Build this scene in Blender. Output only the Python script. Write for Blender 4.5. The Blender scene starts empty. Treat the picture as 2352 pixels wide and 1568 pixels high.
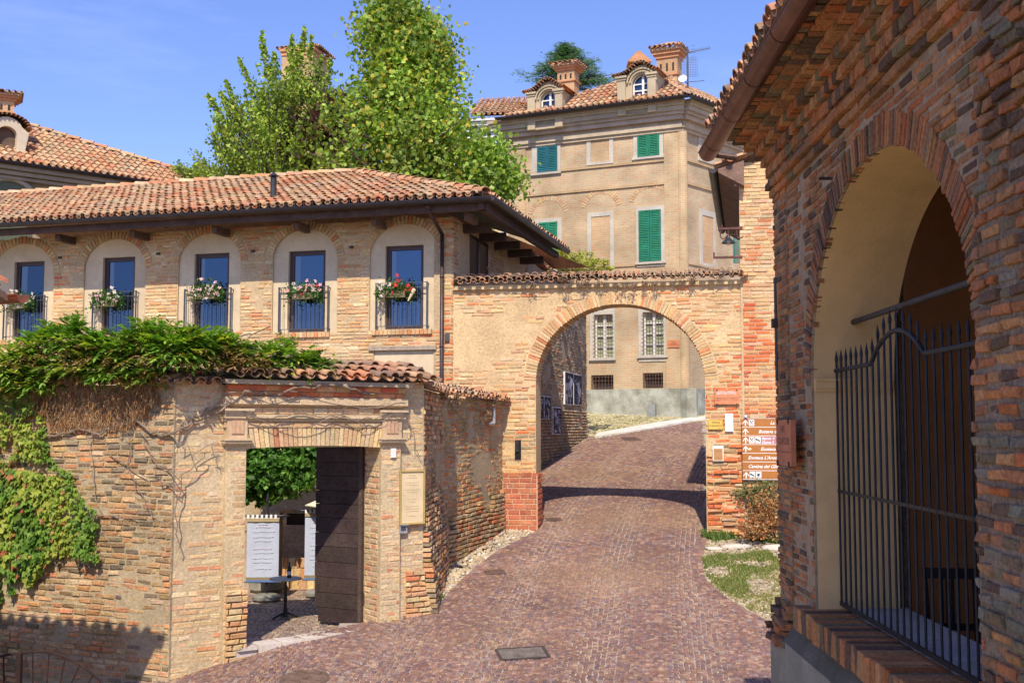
import bpy, math, random
from mathutils import Vector, Matrix, noise as mn
from mathutils.geometry import tessellate_polygon
R = math.radians
V = Vector
rng = random.Random(7)
SC = bpy.context.scene
COL = SC.collection
# ------------------------------------------------------------------ camera model
FPX = 2613.0; CX = 1176.0; CY = 784.0
PITCH = math.atan(201.0 / FPX)
def ray(px, py):
    cx = (px - CX) / FPX; cy = (CY - py) / FPX
    c, s = math.cos(PITCH), math.sin(PITCH)
    return V((cx, c - cy * s, s + cy * c))
def at(px, py, Y):                       # the point seen at a pixel, at forward distance Y
    r = ray(px, py); return r * (Y / r.y)
class Plane:                              # a vertical wall plane: s along the wall, z up, d outwards
    def __init__(self, x, y, deg):
        self.o = V((x, y, 0)); a = R(deg); self.deg = deg
        self.u = V((math.cos(a), math.sin(a), 0)); self.n = V((math.sin(a), -math.cos(a), 0))
    def hit(self, px, py, d=0.0):
        r = ray(px, py); o = self.o + self.n * d
        t = o.dot(self.n) / r.dot(self.n); p = r * t
        return ((p - self.o).dot(self.u), p.z)
    def w(self, s, z, d=0.0):
        p = self.o + self.u * s + self.n * d; return V((p.x, p.y, z))
    def sub(self, s, deg, d=0.0):
        p = self.w(s, 0, d); return Plane(p.x, p.y, deg)
    def rect(self, x0, y0, x1, y1, d=0.0):     # pixel rectangle -> s0, z0, s1, z1
        ym = (y0 + y1) / 2
        s0, _ = self.hit(x0, ym, d); s1, _ = self.hit(x1, ym, d); xm = (x0 + x1) / 2
        _, zt = self.hit(xm, y0, d); _, zb = self.hit(xm, y1, d)
        return s0, zb, s1, zt
def gz(x, y):                             # height of the street
    z = -4.186 + .13 * y
    if y < 10.5: z = -4.186 + .13 * 10.5 - .04 * (10.5 - y)
    if y > 39: z = -4.186 + .13 * 39 + .02 * (y - 39)
    if x < -2.6 and y < 16: z -= .17 * (-2.6 - x)
    z = max(z, -8)
    return z
def gp(px, py):                           # ground point seen at a pixel
    r = ray(px, py); t = 5.0
    lo, hi = 4.0, 80.0
    f = lambda t: (r.z * t) - gz(r.x * t, r.y * t)
    tt = lo
    while tt < hi:
        if f(tt) <= 0: break
        tt += .05
    p = r * tt; return V((p.x, p.y, gz(p.x, p.y)))
# ------------------------------------------------------------------ mesh builder
class MB:
    def __init__(self): self.v = []; self.f = []; self.c = []
    def add(self, vs, fs, col=(1, 1, 1)):
        b = len(self.v); self.v.extend(vs)
        for f in fs: self.f.append([b + i for i in f]); self.c.append(col)
    def box(self, o, ax, ay, az, col=(1, 1, 1)):     # corner + three edge vectors
        o, ax, ay, az = V(o), V(ax), V(ay), V(az)
        vs = [o, o + ax, o + ax + ay, o + ay]; vs += [p + az for p in vs]
        fs = [(0, 3, 2, 1), (4, 5, 6, 7), (0, 1, 5, 4), (1, 2, 6, 5), (2, 3, 7, 6), (3, 0, 4, 7)]
        if ax.cross(ay).dot(az) < 0: fs = [f[::-1] for f in fs]
        self.add(vs, fs, col)
    def pbox(self, P, s0, s1, z0, z1, d0, d1, col=(1, 1, 1)):
        a = P.w(s0, z0, d0)
        self.box(a, P.u * (s1 - s0), P.n * (d1 - d0), V((0, 0, z1 - z0)), col)
    def tube(self, a, b, r, n=8, col=(1, 1, 1), r2=None, caps=True):
        a, b = V(a), V(b); d = (b - a)
        if d.length < 1e-6: return
        d.normalize(); x = d.orthogonal().normalized(); y = d.cross(x); r2 = r if r2 is None else r2
        vs = [a + (x * math.cos(t) + y * math.sin(t)) * r for t in [2 * math.pi * i / n for i in range(n)]]
        vs += [b + (x * math.cos(t) + y * math.sin(t)) * r2 for t in [2 * math.pi * i / n for i in range(n)]]
        fs = [(i, (i + 1) % n, n + (i + 1) % n, n + i) for i in range(n)]
        if caps: fs += [tuple(range(n))[::-1], tuple(range(n, 2 * n))]
        self.add(vs, fs, col)
    def path(self, pts, r, n=8, col=(1, 1, 1)):
        for a, b in zip(pts, pts[1:]): self.tube(a, b, r, n, col)
    def lathe(self, c, prof, n=16, col=(1, 1, 1)):   # prof: (r, z)
        c = V(c); b = []
        for r, z in prof:
            b += [c + V((r * math.cos(2 * math.pi * i / n), r * math.sin(2 * math.pi * i / n), z)) for i in range(n)]
        fs = []
        for k in range(len(prof) - 1):
            for i in range(n): fs.append((k * n + i, k * n + (i + 1) % n, (k + 1) * n + (i + 1) % n, (k + 1) * n + i))
        fs.append(tuple(range(n))[::-1]); fs.append(tuple((len(prof) - 1) * n + i for i in range(n)))
        self.add(b, fs, col)
    def prism(self, P, outer, d0, d1, holes=(), col=(1, 1, 1)):   # polygon (s,z) with holes, from d0 (back) to d1 (front)
        loops = [outer] + list(holes)
        flat = [p for l in loops for p in l]
        tris = tessellate_polygon([[V((p[0], p[1], 0)) for p in l] for l in loops])
        n = len(flat)
        vs = [P.w(p[0], p[1], d1) for p in flat] + [P.w(p[0], p[1], d0) for p in flat]
        fs = []
        for t in tris:
            a, b, c = [flat[i] for i in t]
            ar = (b[0] - a[0]) * (c[1] - a[1]) - (c[0] - a[0]) * (b[1] - a[1])
            if abs(ar) < 1e-10: continue
            t = tuple(t) if ar > 0 else tuple(t)[::-1]
            fs.append(t); fs.append(tuple(n + i for i in t[::-1]))
        b = 0
        for k, l in enumerate(loops):
            m = len(l); ar = sum(l[i][0] * l[(i + 1) % m][1] - l[(i + 1) % m][0] * l[i][1] for i in range(m))
            fl = (ar < 0) != (k > 0)
            for i in range(m):
                j = (i + 1) % m
                q = (b + i, n + b + i, n + b + j, b + j)
                fs.append(q[::-1] if fl else q)
            b += m
        self.add(vs, fs, col)
    def build(self, name, mat, root=None, parent=None, smooth=False, uv=False, local=False):
        me = bpy.data.meshes.new(name)
        off = V((0, 0, 0))
        if root is not None and not local: off = root.location.copy()
        if root is None and not local and self.v:
            xs = [p[0] for p in self.v]; ys = [p[1] for p in self.v]; zs = [p[2] for p in self.v]
            off = V(((min(xs) + max(xs)) / 2, (min(ys) + max(ys)) / 2, min(zs)))
        me.from_pydata([(p[0] - off.x, p[1] - off.y, p[2] - off.z) for p in self.v], [], self.f)
        at_ = me.attributes.new('Col', 'FLOAT_COLOR', 'FACE')
        buf = []
        for c in self.c: buf += [c[0], c[1], c[2], 1.0]
        at_.data.foreach_set('color', buf)
        if uv:
            ul = me.uv_layers.new(name='UVMap').data
            for p in me.polygons:
                n = p.normal
                if abs(n.z) > .8: t = V((1, 0, 0)); b = V((0, 1, 0))
                else: t = V((-n.y, n.x, 0)).normalized(); b = V((0, 0, 1)) if abs(n.z) < .3 else n.cross(t).normalized()
                for li in p.loop_indices:
                    co = me.vertices[me.loops[li].vertex_index].co + off
                    ul[li].uv = (co.dot(t), co.dot(b))
        if smooth: me.polygons.foreach_set('use_smooth', [True] * len(me.polygons))
        me.materials.append(mat); me.update()
        o = bpy.data.objects.new(name, me); COL.objects.link(o)
        if root is None and not local: o.location = off
        if parent is None: parent = root
        if parent is not None: o.parent = parent
        return o
def thing(name, label, cat, loc=(0, 0, 0), group=None, rotz=0):
    o = bpy.data.objects.new(name, None); COL.objects.link(o); o.location = V(loc); o.rotation_euler = (0, 0, rotz)
    o.empty_display_size = .2; o['label'] = label; o['category'] = cat
    if group: o['group'] = group
    return o
def tag(o, label, cat, group=None, kind=None):
    o['label'] = label; o['category'] = cat
    if group: o['group'] = group
    if kind: o['kind'] = kind
    return o
def struct(o, kind='structure'): o['kind'] = kind; return o
def copy_tree(o, parent=None):
    c = o.copy(); COL.objects.link(c); c.parent = parent
    for ch in [x for x in bpy.data.objects if x.parent == o]: copy_tree(ch, c)
    return c
# ------------------------------------------------------------------ materials
MT = {}
def M(name, col=(1, 1, 1), attr=True, rough=.85, metal=0.0, n1=(3, .18), n2=(30, .18), bump=(40, .4, .01), stain=None, spec=.3, coat=0, bump2=None):
    m = bpy.data.materials.new(name); m.use_nodes = True; nt = m.node_tree; N = nt.nodes; L = nt.links
    b = N['Principled BSDF']; b.inputs['Roughness'].default_value = rough; b.inputs['Metallic'].default_value = metal
    b.inputs['Specular IOR Level'].default_value = spec
    tc = N.new('ShaderNodeNewGeometry')
    def mul(a, bb):
        x = N.new('ShaderNodeMix'); x.data_type = 'RGBA'; x.blend_type = 'MULTIPLY'; x.inputs[0].default_value = 1
        L.new(a, x.inputs[6])
        if hasattr(bb, 'links'): L.new(bb, x.inputs[7])
        else: x.inputs[7].default_value = bb
        return x.outputs[2]
    if attr:
        a = N.new('ShaderNodeAttribute'); a.attribute_name = 'Col'; c = mul(a.outputs['Color'], (*col, 1))
    else:
        rg = N.new('ShaderNodeRGB'); rg.outputs[0].default_value = (*col, 1); c = rg.outputs[0]
    for nn in (n1, n2):
        if nn:
            t = N.new('ShaderNodeTexNoise'); t.inputs['Scale'].default_value = nn[0]; t.inputs['Detail'].default_value = 4; t.inputs['Roughness'].default_value = .6
            L.new(tc.outputs['Position'], t.inputs['Vector'])
            mr = N.new('ShaderNodeMapRange'); mr.inputs[1].default_value = .3; mr.inputs[2].default_value = .7
            mr.inputs[3].default_value = 1 - nn[1]; mr.inputs[4].default_value = 1 + nn[1]
            L.new(t.outputs[0], mr.inputs[0])
            c = mul(c, mr.outputs[0])
    if stain:                                   # (scale, low, high, colour, amount)
        t = N.new('ShaderNodeTexNoise'); t.inputs['Scale'].default_value = stain[0]; t.inputs['Detail'].default_value = 6; t.inputs['Roughness'].default_value = .65
        L.new(tc.outputs['Position'], t.inputs['Vector'])
        mr = N.new('ShaderNodeMapRange'); mr.inputs[1].default_value = stain[1]; mr.inputs[2].default_value = stain[2]; mr.inputs[4].default_value = stain[4]
        L.new(t.outputs[0], mr.inputs[0])
        x = N.new('ShaderNodeMix'); x.data_type = 'RGBA'; L.new(mr.outputs[0], x.inputs[0]); L.new(c, x.inputs[6]); x.inputs[7].default_value = (*stain[3], 1)
        c = x.outputs[2]
    L.new(c, b.inputs['Base Color'])
    prev = None
    for bp in (bump, bump2):
        if bp:
            t = N.new('ShaderNodeTexNoise'); t.inputs['Scale'].default_value = bp[0]; t.inputs['Detail'].default_value = 5; t.inputs['Roughness'].default_value = .65
            L.new(tc.outputs['Position'], t.inputs['Vector'])
            bn = N.new('ShaderNodeBump'); bn.inputs['Strength'].default_value = bp[1]; bn.inputs['Distance'].default_value = bp[2]
            L.new(t.outputs[0], bn.inputs['Height'])
            if prev: L.new(prev, bn.inputs['Normal'])
            prev = bn.outputs[0]
    if prev: L.new(prev, b.inputs['Normal'])
    MT[name] = m; return m
M('brick', col=(1, .97, .88), rough=.9, n1=(2.2, .14), n2=(45, .25), bump=(38, .7, .012), spec=.15, stain=(7, .58, .75, (.50, .42, .31), .55), bump2=(9, .4, .02))
M('brick_old', col=(1, .95, .87), rough=.92, n1=(2.2, .2), n2=(50, .32), bump=(30, 1, .018), spec=.15, stain=(5, .55, .72, (.17, .145, .11), .5), bump2=(9, .6, .03))
M('mortar', col=(1, .965, .88), rough=.95, n1=(1.6, .18), n2=(28, .22), bump=(45, .8, .012), spec=.1, bump2=(8, .5, .02))
M('plaster', col=(1, .97, .9), rough=.9, n1=(1.3, .12), n2=(9, .07), stain=(2.2, .52, .75, (.42, .33, .21), .35), bump=(30, .35, .008), spec=.15)
M('stone', rough=.85, n1=(2, .16), n2=(25, .14), bump=(35, .5, .008), spec=.25)
M('concrete', rough=.9, n1=(1.2, .2), n2=(60, .25), bump=(70, .8, .008), stain=(1.7, .42, .62, (.17, .17, .13), .75), spec=.2)
M('tile', rough=.88, n1=(6, .22), n2=(40, .3), bump=(50, .6, .006), stain=(11, .56, .72, (.23, .19, .13), .6), spec=.15)
M('tile_far', rough=.88, n1=(3, .15), n2=(20, .2), bump=None, spec=.15)
M('wood', rough=.75, n1=(4, .3), n2=(40, .35), bump=(60, .5, .006), spec=.25)
M('paint', rough=.5, n1=(4, .1), n2=(30, .06), bump=(40, .08, .003), spec=.4)
M('shutter', rough=.55, n1=(3, .22), n2=(20, .15), bump=None, spec=.35)
M('iron', rough=.5, metal=.6, n1=(8, .3), n2=(60, .3), bump=(80, .3, .002), spec=.4)
M('rust', rough=.8, metal=.2, n1=(8, .35), n2=(60, .35), bump=(80, .5, .003))
M('copper', rough=.42, metal=.75, n1=(3, .3), n2=(16, .25), bump=(30, .1, .003))
M('gutter', rough=.45, metal=.4, n1=(3, .2), n2=(20, .2), bump=(30, .1, .003))
M('paving', col=(.88, .85, .82), rough=.68, n1=(.8, .16), n2=(45, .28), bump=(60, .5, .006), spec=.35)
M('pebble', rough=.75, n1=(1.5, .15), n2=(50, .2), bump=(60, .3, .004), spec=.25)
M('grout', rough=.95, n1=(1.1, .25), n2=(30, .3), bump=(60, .6, .008), spec=.1)
M('dirt', rough=.98, n1=(.7, .3), n2=(20, .3), bump=(20, .8, .03), spec=.05)
M('cloth', rough=.8, n1=(2, .06), n2=(12, .05), bump=(6, .3, .02), spec=.1)
M('bark', rough=.95, n1=(3, .2), n2=(25, .3), bump=(25, .8, .02), spec=.1)
M('sign', rough=.45, n1=(5, .06), n2=(40, .06), bump=None, spec=.4)
M('matte', rough=.95, n1=(9, .1), n2=(22, .1), bump=None, spec=.02)
def leafmat(name, trans=.35, rough=.5):
    m = bpy.data.materials.new(name); m.use_nodes = True; nt = m.node_tree; N = nt.nodes; L = nt.links
    b = N['Principled BSDF']; a = N.new('ShaderNodeAttribute'); a.attribute_name = 'Col'
    b.inputs['Roughness'].default_value = rough; b.inputs['Specular IOR Level'].default_value = .35
    L.new(a.outputs['Color'], b.inputs['Base Color'])
    t = N.new('ShaderNodeBsdfTranslucent'); mm = N.new('ShaderNodeMix'); mm.data_type = 'RGBA'; mm.blend_type = 'MULTIPLY'; mm.inputs[0].default_value = 1
    L.new(a.outputs['Color'], mm.inputs[6]); mm.inputs[7].default_value = (1.3, 1.4, .5, 1); L.new(mm.outputs[2], t.inputs[0])
    x = N.new('ShaderNodeMixShader'); x.inputs[0].default_value = trans
    L.new(b.outputs[0], x.inputs[1]); L.new(t.outputs[0], x.inputs[2]); L.new(x.outputs[0], N['Material Output'].inputs['Surface'])
    MT[name] = m
leafmat('leaf'); leafmat('dry_leaf', .15, .8); leafmat('petal', .3, .5)
def glassmat():
    m = bpy.data.materials.new('window_glass'); m.use_nodes = True; nt = m.node_tree; N = nt.nodes; L = nt.links
    b = N['Principled BSDF']; a = N.new('ShaderNodeAttribute'); a.attribute_name = 'Col'
    L.new(a.outputs['Color'], b.inputs['Base Color']); b.inputs['Metallic'].default_value = .85; b.inputs['Roughness'].default_value = .04
    tc = N.new('ShaderNodeNewGeometry'); t = N.new('ShaderNodeTexNoise'); t.inputs['Scale'].default_value = 1.5
    L.new(tc.outputs['Position'], t.inputs['Vector']); bn = N.new('ShaderNodeBump'); bn.inputs['Strength'].default_value = .16
    L.new(t.outputs[0], bn.inputs['Height']); L.new(bn.outputs[0], b.inputs['Normal']); MT['glass'] = m
glassmat()
def farbrick():
    m = bpy.data.materials.new('far_brick'); m.use_nodes = True; nt = m.node_tree; N = nt.nodes; L = nt.links
    b = N['Principled BSDF']; b.inputs['Roughness'].default_value = .9; b.inputs['Specular IOR Level'].default_value = .1
    uv = N.new('ShaderNodeUVMap'); uv.uv_map = 'UVMap'; geo = N.new('ShaderNodeNewGeometry')
    nz = N.new('ShaderNodeTexNoise'); nz.inputs['Scale'].default_value = 14; L.new(geo.outputs['Position'], nz.inputs['Vector'])
    sc = N.new('ShaderNodeVectorMath'); sc.operation = 'SCALE'; sc.inputs[3].default_value = .03; L.new(nz.outputs['Color'], sc.inputs[0])
    ad = N.new('ShaderNodeVectorMath'); L.new(uv.outputs[0], ad.inputs[0]); L.new(sc.outputs[0], ad.inputs[1])
    br = N.new('ShaderNodeTexBrick'); L.new(ad.outputs[0], br.inputs['Vector'])
    br.inputs['Scale'].default_value = 1; br.inputs['Brick Width'].default_value = .25; br.inputs['Row Height'].default_value = .068
    br.inputs['Mortar Size'].default_value = .012; br.inputs['Bias'].default_value = -.1
    br.inputs['Color1'].default_value = (.51, .29, .155, 1); br.inputs['Color2'].default_value = (.52, .40, .24, 1); br.inputs['Mortar'].default_value = (.50, .425, .295, 1)
    n2 = N.new('ShaderNodeTexNoise'); n2.inputs['Scale'].default_value = 1.3; n2.inputs['Detail'].default_value = 5; L.new(geo.outputs['Position'], n2.inputs['Vector'])
    n3 = N.new('ShaderNodeTexNoise'); n3.inputs['Scale'].default_value = 9; n3.inputs['Detail'].default_value = 5; L.new(geo.outputs['Position'], n3.inputs['Vector'])
    mr = N.new('ShaderNodeMapRange'); mr.inputs[1].default_value = .42; mr.inputs[2].default_value = .68; mr.inputs[4].default_value = .75; L.new(n3.outputs[0], mr.inputs[0])
    x = N.new('ShaderNodeMix'); x.data_type = 'RGBA'; L.new(mr.outputs[0], x.inputs[0]); L.new(br.outputs[0], x.inputs[6]); x.inputs[7].default_value = (.49, .395, .26, 1)
    mr2 = N.new('ShaderNodeMapRange'); mr2.inputs[1].default_value = .3; mr2.inputs[2].default_value = .7; mr2.inputs[3].default_value = .74; mr2.inputs[4].default_value = 1.14; L.new(n2.outputs[0], mr2.inputs[0])
    y = N.new('ShaderNodeMix'); y.data_type = 'RGBA'; y.blend_type = 'MULTIPLY'; y.inputs[0].default_value = 1; L.new(x.outputs[2], y.inputs[6]); L.new(mr2.outputs[0], y.inputs[7])
    at2 = N.new('ShaderNodeAttribute'); at2.attribute_name = 'Col'
    z = N.new('ShaderNodeMix'); z.data_type = 'RGBA'; z.blend_type = 'MULTIPLY'; z.inputs[0].default_value = 1; L.new(y.outputs[2], z.inputs[6]); L.new(at2.outputs['Color'], z.inputs[7])
    L.new(z.outputs[2], b.inputs['Base Color'])
    bn = N.new('ShaderNodeBump'); bn.inputs['Strength'].default_value = .5; bn.inputs['Distance'].default_value = .01; L.new(br.outputs['Fac'], bn.inputs['Height']); bn.invert = True
    L.new(bn.outputs[0], b.inputs['Normal']); MT['farbrick'] = m
farbrick()
# ------------------------------------------------------------------ palettes (base colours, linear)
P_WARM = [(.56, .30, .15)] * 4 + [(.59, .40, .21)] * 6 + [(.56, .34, .19)] * 5 + [(.58, .23, .11)] * 2 + [(.49, .36, .22)] * 2 + [(.60, .46, .29)] * 2
P_PALE = [(.59, .42, .25)] * 8 + [(.57, .36, .22)] * 5 + [(.60, .47, .31)] * 3 + [(.56, .27, .15)] + [(.53, .38, .235)] * 3
P_RED = [(.60, .17, .07)] * 5 + [(.62, .27, .12)] * 4 + [(.60, .38, .2)] * 2 + [(.52, .13, .07)] * 2 + [(.55, .33, .2)]
P_OLD = [(.30, .21, .12)] * 4 + [(.38, .26, .14)] * 3 + [(.45, .25, .13)] * 3 + [(.25, .20, .14)] * 3 + [(.50, .33, .18)] * 2 + [(.2, .165, .12)] * 2
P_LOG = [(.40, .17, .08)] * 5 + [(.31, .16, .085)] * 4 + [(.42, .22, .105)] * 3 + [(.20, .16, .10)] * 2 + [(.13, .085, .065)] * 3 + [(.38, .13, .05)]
P_TILE = [(.54, .28, .15)] * 7 + [(.56, .34, .19)] * 7 + [(.50, .22, .12)] * 3 + [(.46, .31, .18)] * 4 + [(.56, .39, .23)] * 2 + [(.40, .24, .15)] * 2 + [(.54, .19, .09)]
P_TDARK = [(.42, .22, .13)] * 4 + [(.33, .2, .13)] * 4 + [(.5, .3, .17)] * 3 + [(.25, .16, .11)] * 3 + [(.55, .24, .12)] * 2
def vary(c, a=.12, r=rng):
    k = 1 + r.uniform(-a, a); return (min(c[0] * k, .9), min(c[1] * k * (1 + r.uniform(-.05, .05)), .9), min(c[2] * k * (1 + r.uniform(-.08, .08)), .9))
def nz(s, z, f=1.0, o=0.0): return mn.noise(V((s * f + o, z * f + o * .7, o)))
def brick_at(mb, P, s0, s1, z0, z1, d, col, r, jit=.004, back=-.03, inset=.006):
    j = lambda: r.uniform(-jit, jit)
    a = [(s0 + j(), z0 + j()), (s1 + j(), z0 + j()), (s1 + j(), z1 + j()), (s0 + j(), z1 + j())]
    c = ((s0 + s1) / 2, (z0 + z1) / 2); dd = [d + r.uniform(-jit, jit) for _ in range(4)]
    vs = [P.w(p[0], p[1], back) for p in a] + [P.w(p[0], p[1], x - inset) for p, x in zip(a, dd)]
    ins = []
    for p in a:
        ins.append((p[0] + (inset if p[0] < c[0] else -inset), p[1] + (inset if p[1] < c[1] else -inset)))
    vs += [P.w(p[0], p[1], x) for p, x in zip(ins, dd)]
    fs = [(8, 9, 10, 11)]
    for k in (0, 4):
        for i in range(4): fs.append((k + i, k + (i + 1) % 4, k + 4 + (i + 1) % 4, k + 4 + i))
    mb.add(vs, fs, col)
def brick_rows(mb, P, z0, z1, spans, r, pal=P_WARM, course=.064, L=.235, joint=.017, proud=.007, dj=.004, jit=.003, colf=None, skipf=None, df=None, dev=.0):
    z = z0; row = 0
    while z < z1 - .01:
        h = course * r.uniform(.94, 1.06)
        for sa, sb in spans(z + h / 2):
            s = sa - (0 if row % 2 else L * .5) - r.uniform(0, .06)
            while s < sb:
                l = r.choice([L, L, L, L * .5, L * .85, L * .62]) if r.random() < .6 else L
                a = max(s, sa); b = min(s + l, sb)
                if b - a > .03:
                    zc = z + h / 2; sc = (a + b) / 2
                    if not (skipf and skipf(sc, zc)):
                        col = vary(colf(sc, zc, r) if colf else r.choice(pal), .15, r)
                        d = proud + r.uniform(-dj, dj) + (df(sc, zc) if df else 0)
                        w = nz(sc, zc, .9, 3) * dev
                        if r.random() < .03: d -= .012
                        brick_at(mb, P, a + joint / 2, b - joint / 2, z + joint / 2 + w, z + h - joint / 2 + w, d, col, r, jit)
                s += l
        z += h; row += 1
def arch_curve(cs, zs, a, b, n=24):            # half ellipse from right to left
    return [(cs + a * math.cos(math.pi * i / n), zs + b * math.sin(math.pi * i / n)) for i in range(n + 1)]
def voussoirs(mb, P, cs, zs, a, b, depth, n, d0, d1, r, pal, t0=0.0, t1=math.pi, gap=.16, jit=.004):
    for i in range(n):
        ta = t0 + (t1 - t0) * (i + gap / 2) / n; tb = t0 + (t1 - t0) * (i + 1 - gap / 2) / n
        dp = depth * r.uniform(.93, 1.04)
        def pt(t, k):
            nx, nzv = math.cos(t) / a, math.sin(t) / b; l = math.hypot(nx, nzv)
            return (cs + a * math.cos(t) + nx / l * k + r.uniform(-jit, jit), zs + b * math.sin(t) + nzv / l * k + r.uniform(-jit, jit))
        q = [pt(ta, 0), pt(ta, dp), pt(tb, dp), pt(tb, 0)]
        if (q[1][0] - q[0][0]) * (q[2][1] - q[0][1]) - (q[2][0] - q[0][0]) * (q[1][1] - q[0][1]) < 0: q = q[::-1]
        dd = d1 + r.uniform(-jit, jit)
        vs = [P.w(p[0], p[1], d0) for p in q] + [P.w(p[0], p[1], dd) for p in q]
        fs = [(4, 5, 6, 7)] + [(k, (k + 1) % 4, 4 + (k + 1) % 4, 4 + k) for k in range(4)] + [(3, 2, 1, 0)]
        mb.add(vs, fs, vary(r.choice(pal), .15, r))
# ------------------------------------------------------------------ curved roof tiles
def coppo(mb, A, B, up, ra, rb, col, seg=6, inv=False, th=.012, arc=math.pi):
    A, B, up = V(A), V(B), V(up); d = (B - A).normalized(); x = d.cross(up).normalized(); u = x.cross(d).normalized()
    if inv: u = -u
    vs = []
    for C, r_ in ((A, ra), (B, rb), (A, ra - th)):
        for i in range(seg + 1):
            t = (math.pi - arc) / 2 + arc * i / seg
            vs.append(C + x * (r_ * math.cos(t)) + u * (r_ * math.sin(t) * .85))
    n = seg + 1; fs = []
    for i in range(seg):
        fs.append((i, i + 1, n + i + 1, n + i)); fs.append((i, 2 * n + i, 2 * n + i + 1, i + 1))
    mb.add(vs, fs, col)
def tcol(s, t, pal, r):
    g = nz(s, t, .7, 77); c = vary(r.choice(pal), .11, r)
    return tuple(x * (1 + .22 * g) for x in (mixc(c, (.36, .30, .2), max(0, min(.5, g * 1.2)))))
def roof(mb, O, u, v, width, length, pitch, row, r, pal=P_TILE, clip=None, seg=6, chan=True, edge_dark=None, jit=1.0, dark=None):
    O, u, v = V(O), V(u).normalized(), V(v).normalized(); n = u.cross(v).normalized()
    if n.z < 0: n = -n
    nc = int(width / pitch) + 1; nr = int(math.ceil(length / row))
    rad = pitch * .36
    for i in range(nc):
        for j in range(nr):
            s = (i + .5) * pitch; t = j * row
            if clip and not clip(s, t + row * .5): continue
            js = r.uniform(-1, 1) * pitch * .05 * jit; ja = r.uniform(-1, 1) * pitch * .05 * jit
            lift = rad * .32
            A = O + u * (s + js) + v * (t - row * .06 + r.uniform(-.01, .01) * jit) + n * (rad * .55 + lift + r.uniform(0, .012) * jit)
            B = O + u * (s + ja) + v * (t + row * 1.05) + n * (rad * .55)
            coppo(mb, A, B, n, rad * 1.05, rad * .85, tcol(s, t, pal, r), seg, th=pitch * .07)
            if chan:
                A = O + u * (s + pitch / 2 + js) + v * (t - row * .10) + n * (rad * 1.05)
                B = O + u * (s + pitch / 2) + v * (t + row * 1.05) + n * (rad * .75)
                coppo(mb, A, B, n, rad * .95, rad * .85, vary(r.choice(dark or pal), .18, r), max(3, seg - 2), inv=True, th=pitch * .07)
def ridge(mb, A, B, r, pitch=.16, l=.34, pal=P_TILE, seg=6, up=(0, 0, 1)):
    A, B = V(A), V(B); n = max(1, int((B - A).length / l)); d = (B - A) / n
    for i in range(n):
        a = A + d * (i - .08) + V((0, 0, .02 + r.uniform(0, .01))); b = A + d * (i + 1.05)
        coppo(mb, a, b, up, pitch * .58, pitch * .48, vary(r.choice(pal), .15, r), seg)
# ------------------------------------------------------------------ leaves
def leaf(mb, p, size, r, col, shape=0, bias=None, asp=1.0):
    n = V((r.gauss(0, 1), r.gauss(0, 1), r.gauss(0, 1) + .5))
    if bias: n += V(bias)
    n.normalize(); x = n.orthogonal().normalized(); x.rotate(Matrix.Rotation(r.uniform(0, 6.28), 3, n)); y = n.cross(x)
    s = size * r.uniform(.6, 1.3)
    if shape == 0:
        pts = [(-.5, 0, 0), (-.1, -.35 * asp, .08), (.5, 0, -.05), (-.1, .35 * asp, .08)]
        fs = [(0, 1, 2), (0, 2, 3)]
    elif shape == 1:                       # lobed leaf
        pts = [(-.45, 0, 0), (-.3, -.5, .05), (.05, -.28, 0), (.2, -.45, .04), (.55, 0, -.06), (.2, .45, .04), (.05, .28, 0), (-.3, .5, .05)]
        fs = [(0, 1, 2), (0, 2, 6), (0, 6, 7), (2, 3, 4), (2, 4, 6), (4, 5, 6)]
    else:                                  # narrow leaflet
        pts = [(-.5, 0, 0), (0, -.16, .03), (.5, 0, -.04), (0, .16, .03)]; fs = [(0, 1, 2), (0, 2, 3)]
    mb.add([p + x * a * s + y * b * s + n * c * s for a, b, c in pts], fs, col)
def mixc(a, b, t): return tuple(a[i] + (b[i] - a[i]) * t for i in range(3))
# ------------------------------------------------------------------ lettering
def text(s, P, s0, z0, size, d, mat, root, parent=None, shear=0, name='lettering', col=(1, 1, 1), width=None, align='LEFT', ext=.001, bold=0):
    cu = bpy.data.curves.new('t', 'FONT'); cu.body = s; cu.size = 1; cu.shear = shear; cu.align_x = align; cu.extrude = 0; cu.offset = bold; cu.resolution_u = 3
    o = bpy.data.objects.new('t', cu); me = bpy.data.meshes.new_from_object(o)
    xs = [v.co.x for v in me.vertices] or [0, 1]
    kx = size * (1 if width is None else width / max(1e-6, (max(xs) - min(xs)) * size))
    mb = MB(); vs = [P.w(s0 + (v.co.x) * kx, z0 + v.co.y * size, d + ext) for v in me.vertices]
    mb.add(vs, [tuple(p.vertices) for p in me.polygons], col)
    bpy.data.objects.remove(o); bpy.data.curves.remove(cu); bpy.data.meshes.remove(me)
    return mb.build(name, mat, root, parent)
# =================================================================== planes of the place
HF = Plane(-1.015, 19.5, -15.2)            # long house, street facade (corner at s = 0)
HS = Plane(-1.015, 19.5, 74.9)             # long house, side wall going up the lane
AW = Plane(-1.015, 19.5, -10.2)            # wall with the round gateway
PW = Plane(-3.063, 13.1, 35.0)             # portal wall
s_l, _ = PW.hit(392, 1200); LW = PW.sub(s_l, -25.0)      # wall left of the portal
s_r, _ = PW.hit(972, 1200); RW = PW.sub(s_r, 87.6)       # return
SW = RW.sub(2.15, 72.5)                     # side wall up to the gateway
RB = Plane(2.424, 10.36, -91.3)              # loggia building facade
BH = Plane(5.30, 35.0, -24.0)              # palazzo facade (corner at s = 0)
BR = Plane(5.30, 35.0, 48.0)               # palazzo right face
sw_end = None
for k in range(200):
    p = SW.w(k * .03, 0)
    if (p - AW.o).dot(AW.n) < 0.02: sw_end = k * .03; break
sw_end = sw_end or 4.0
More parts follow.
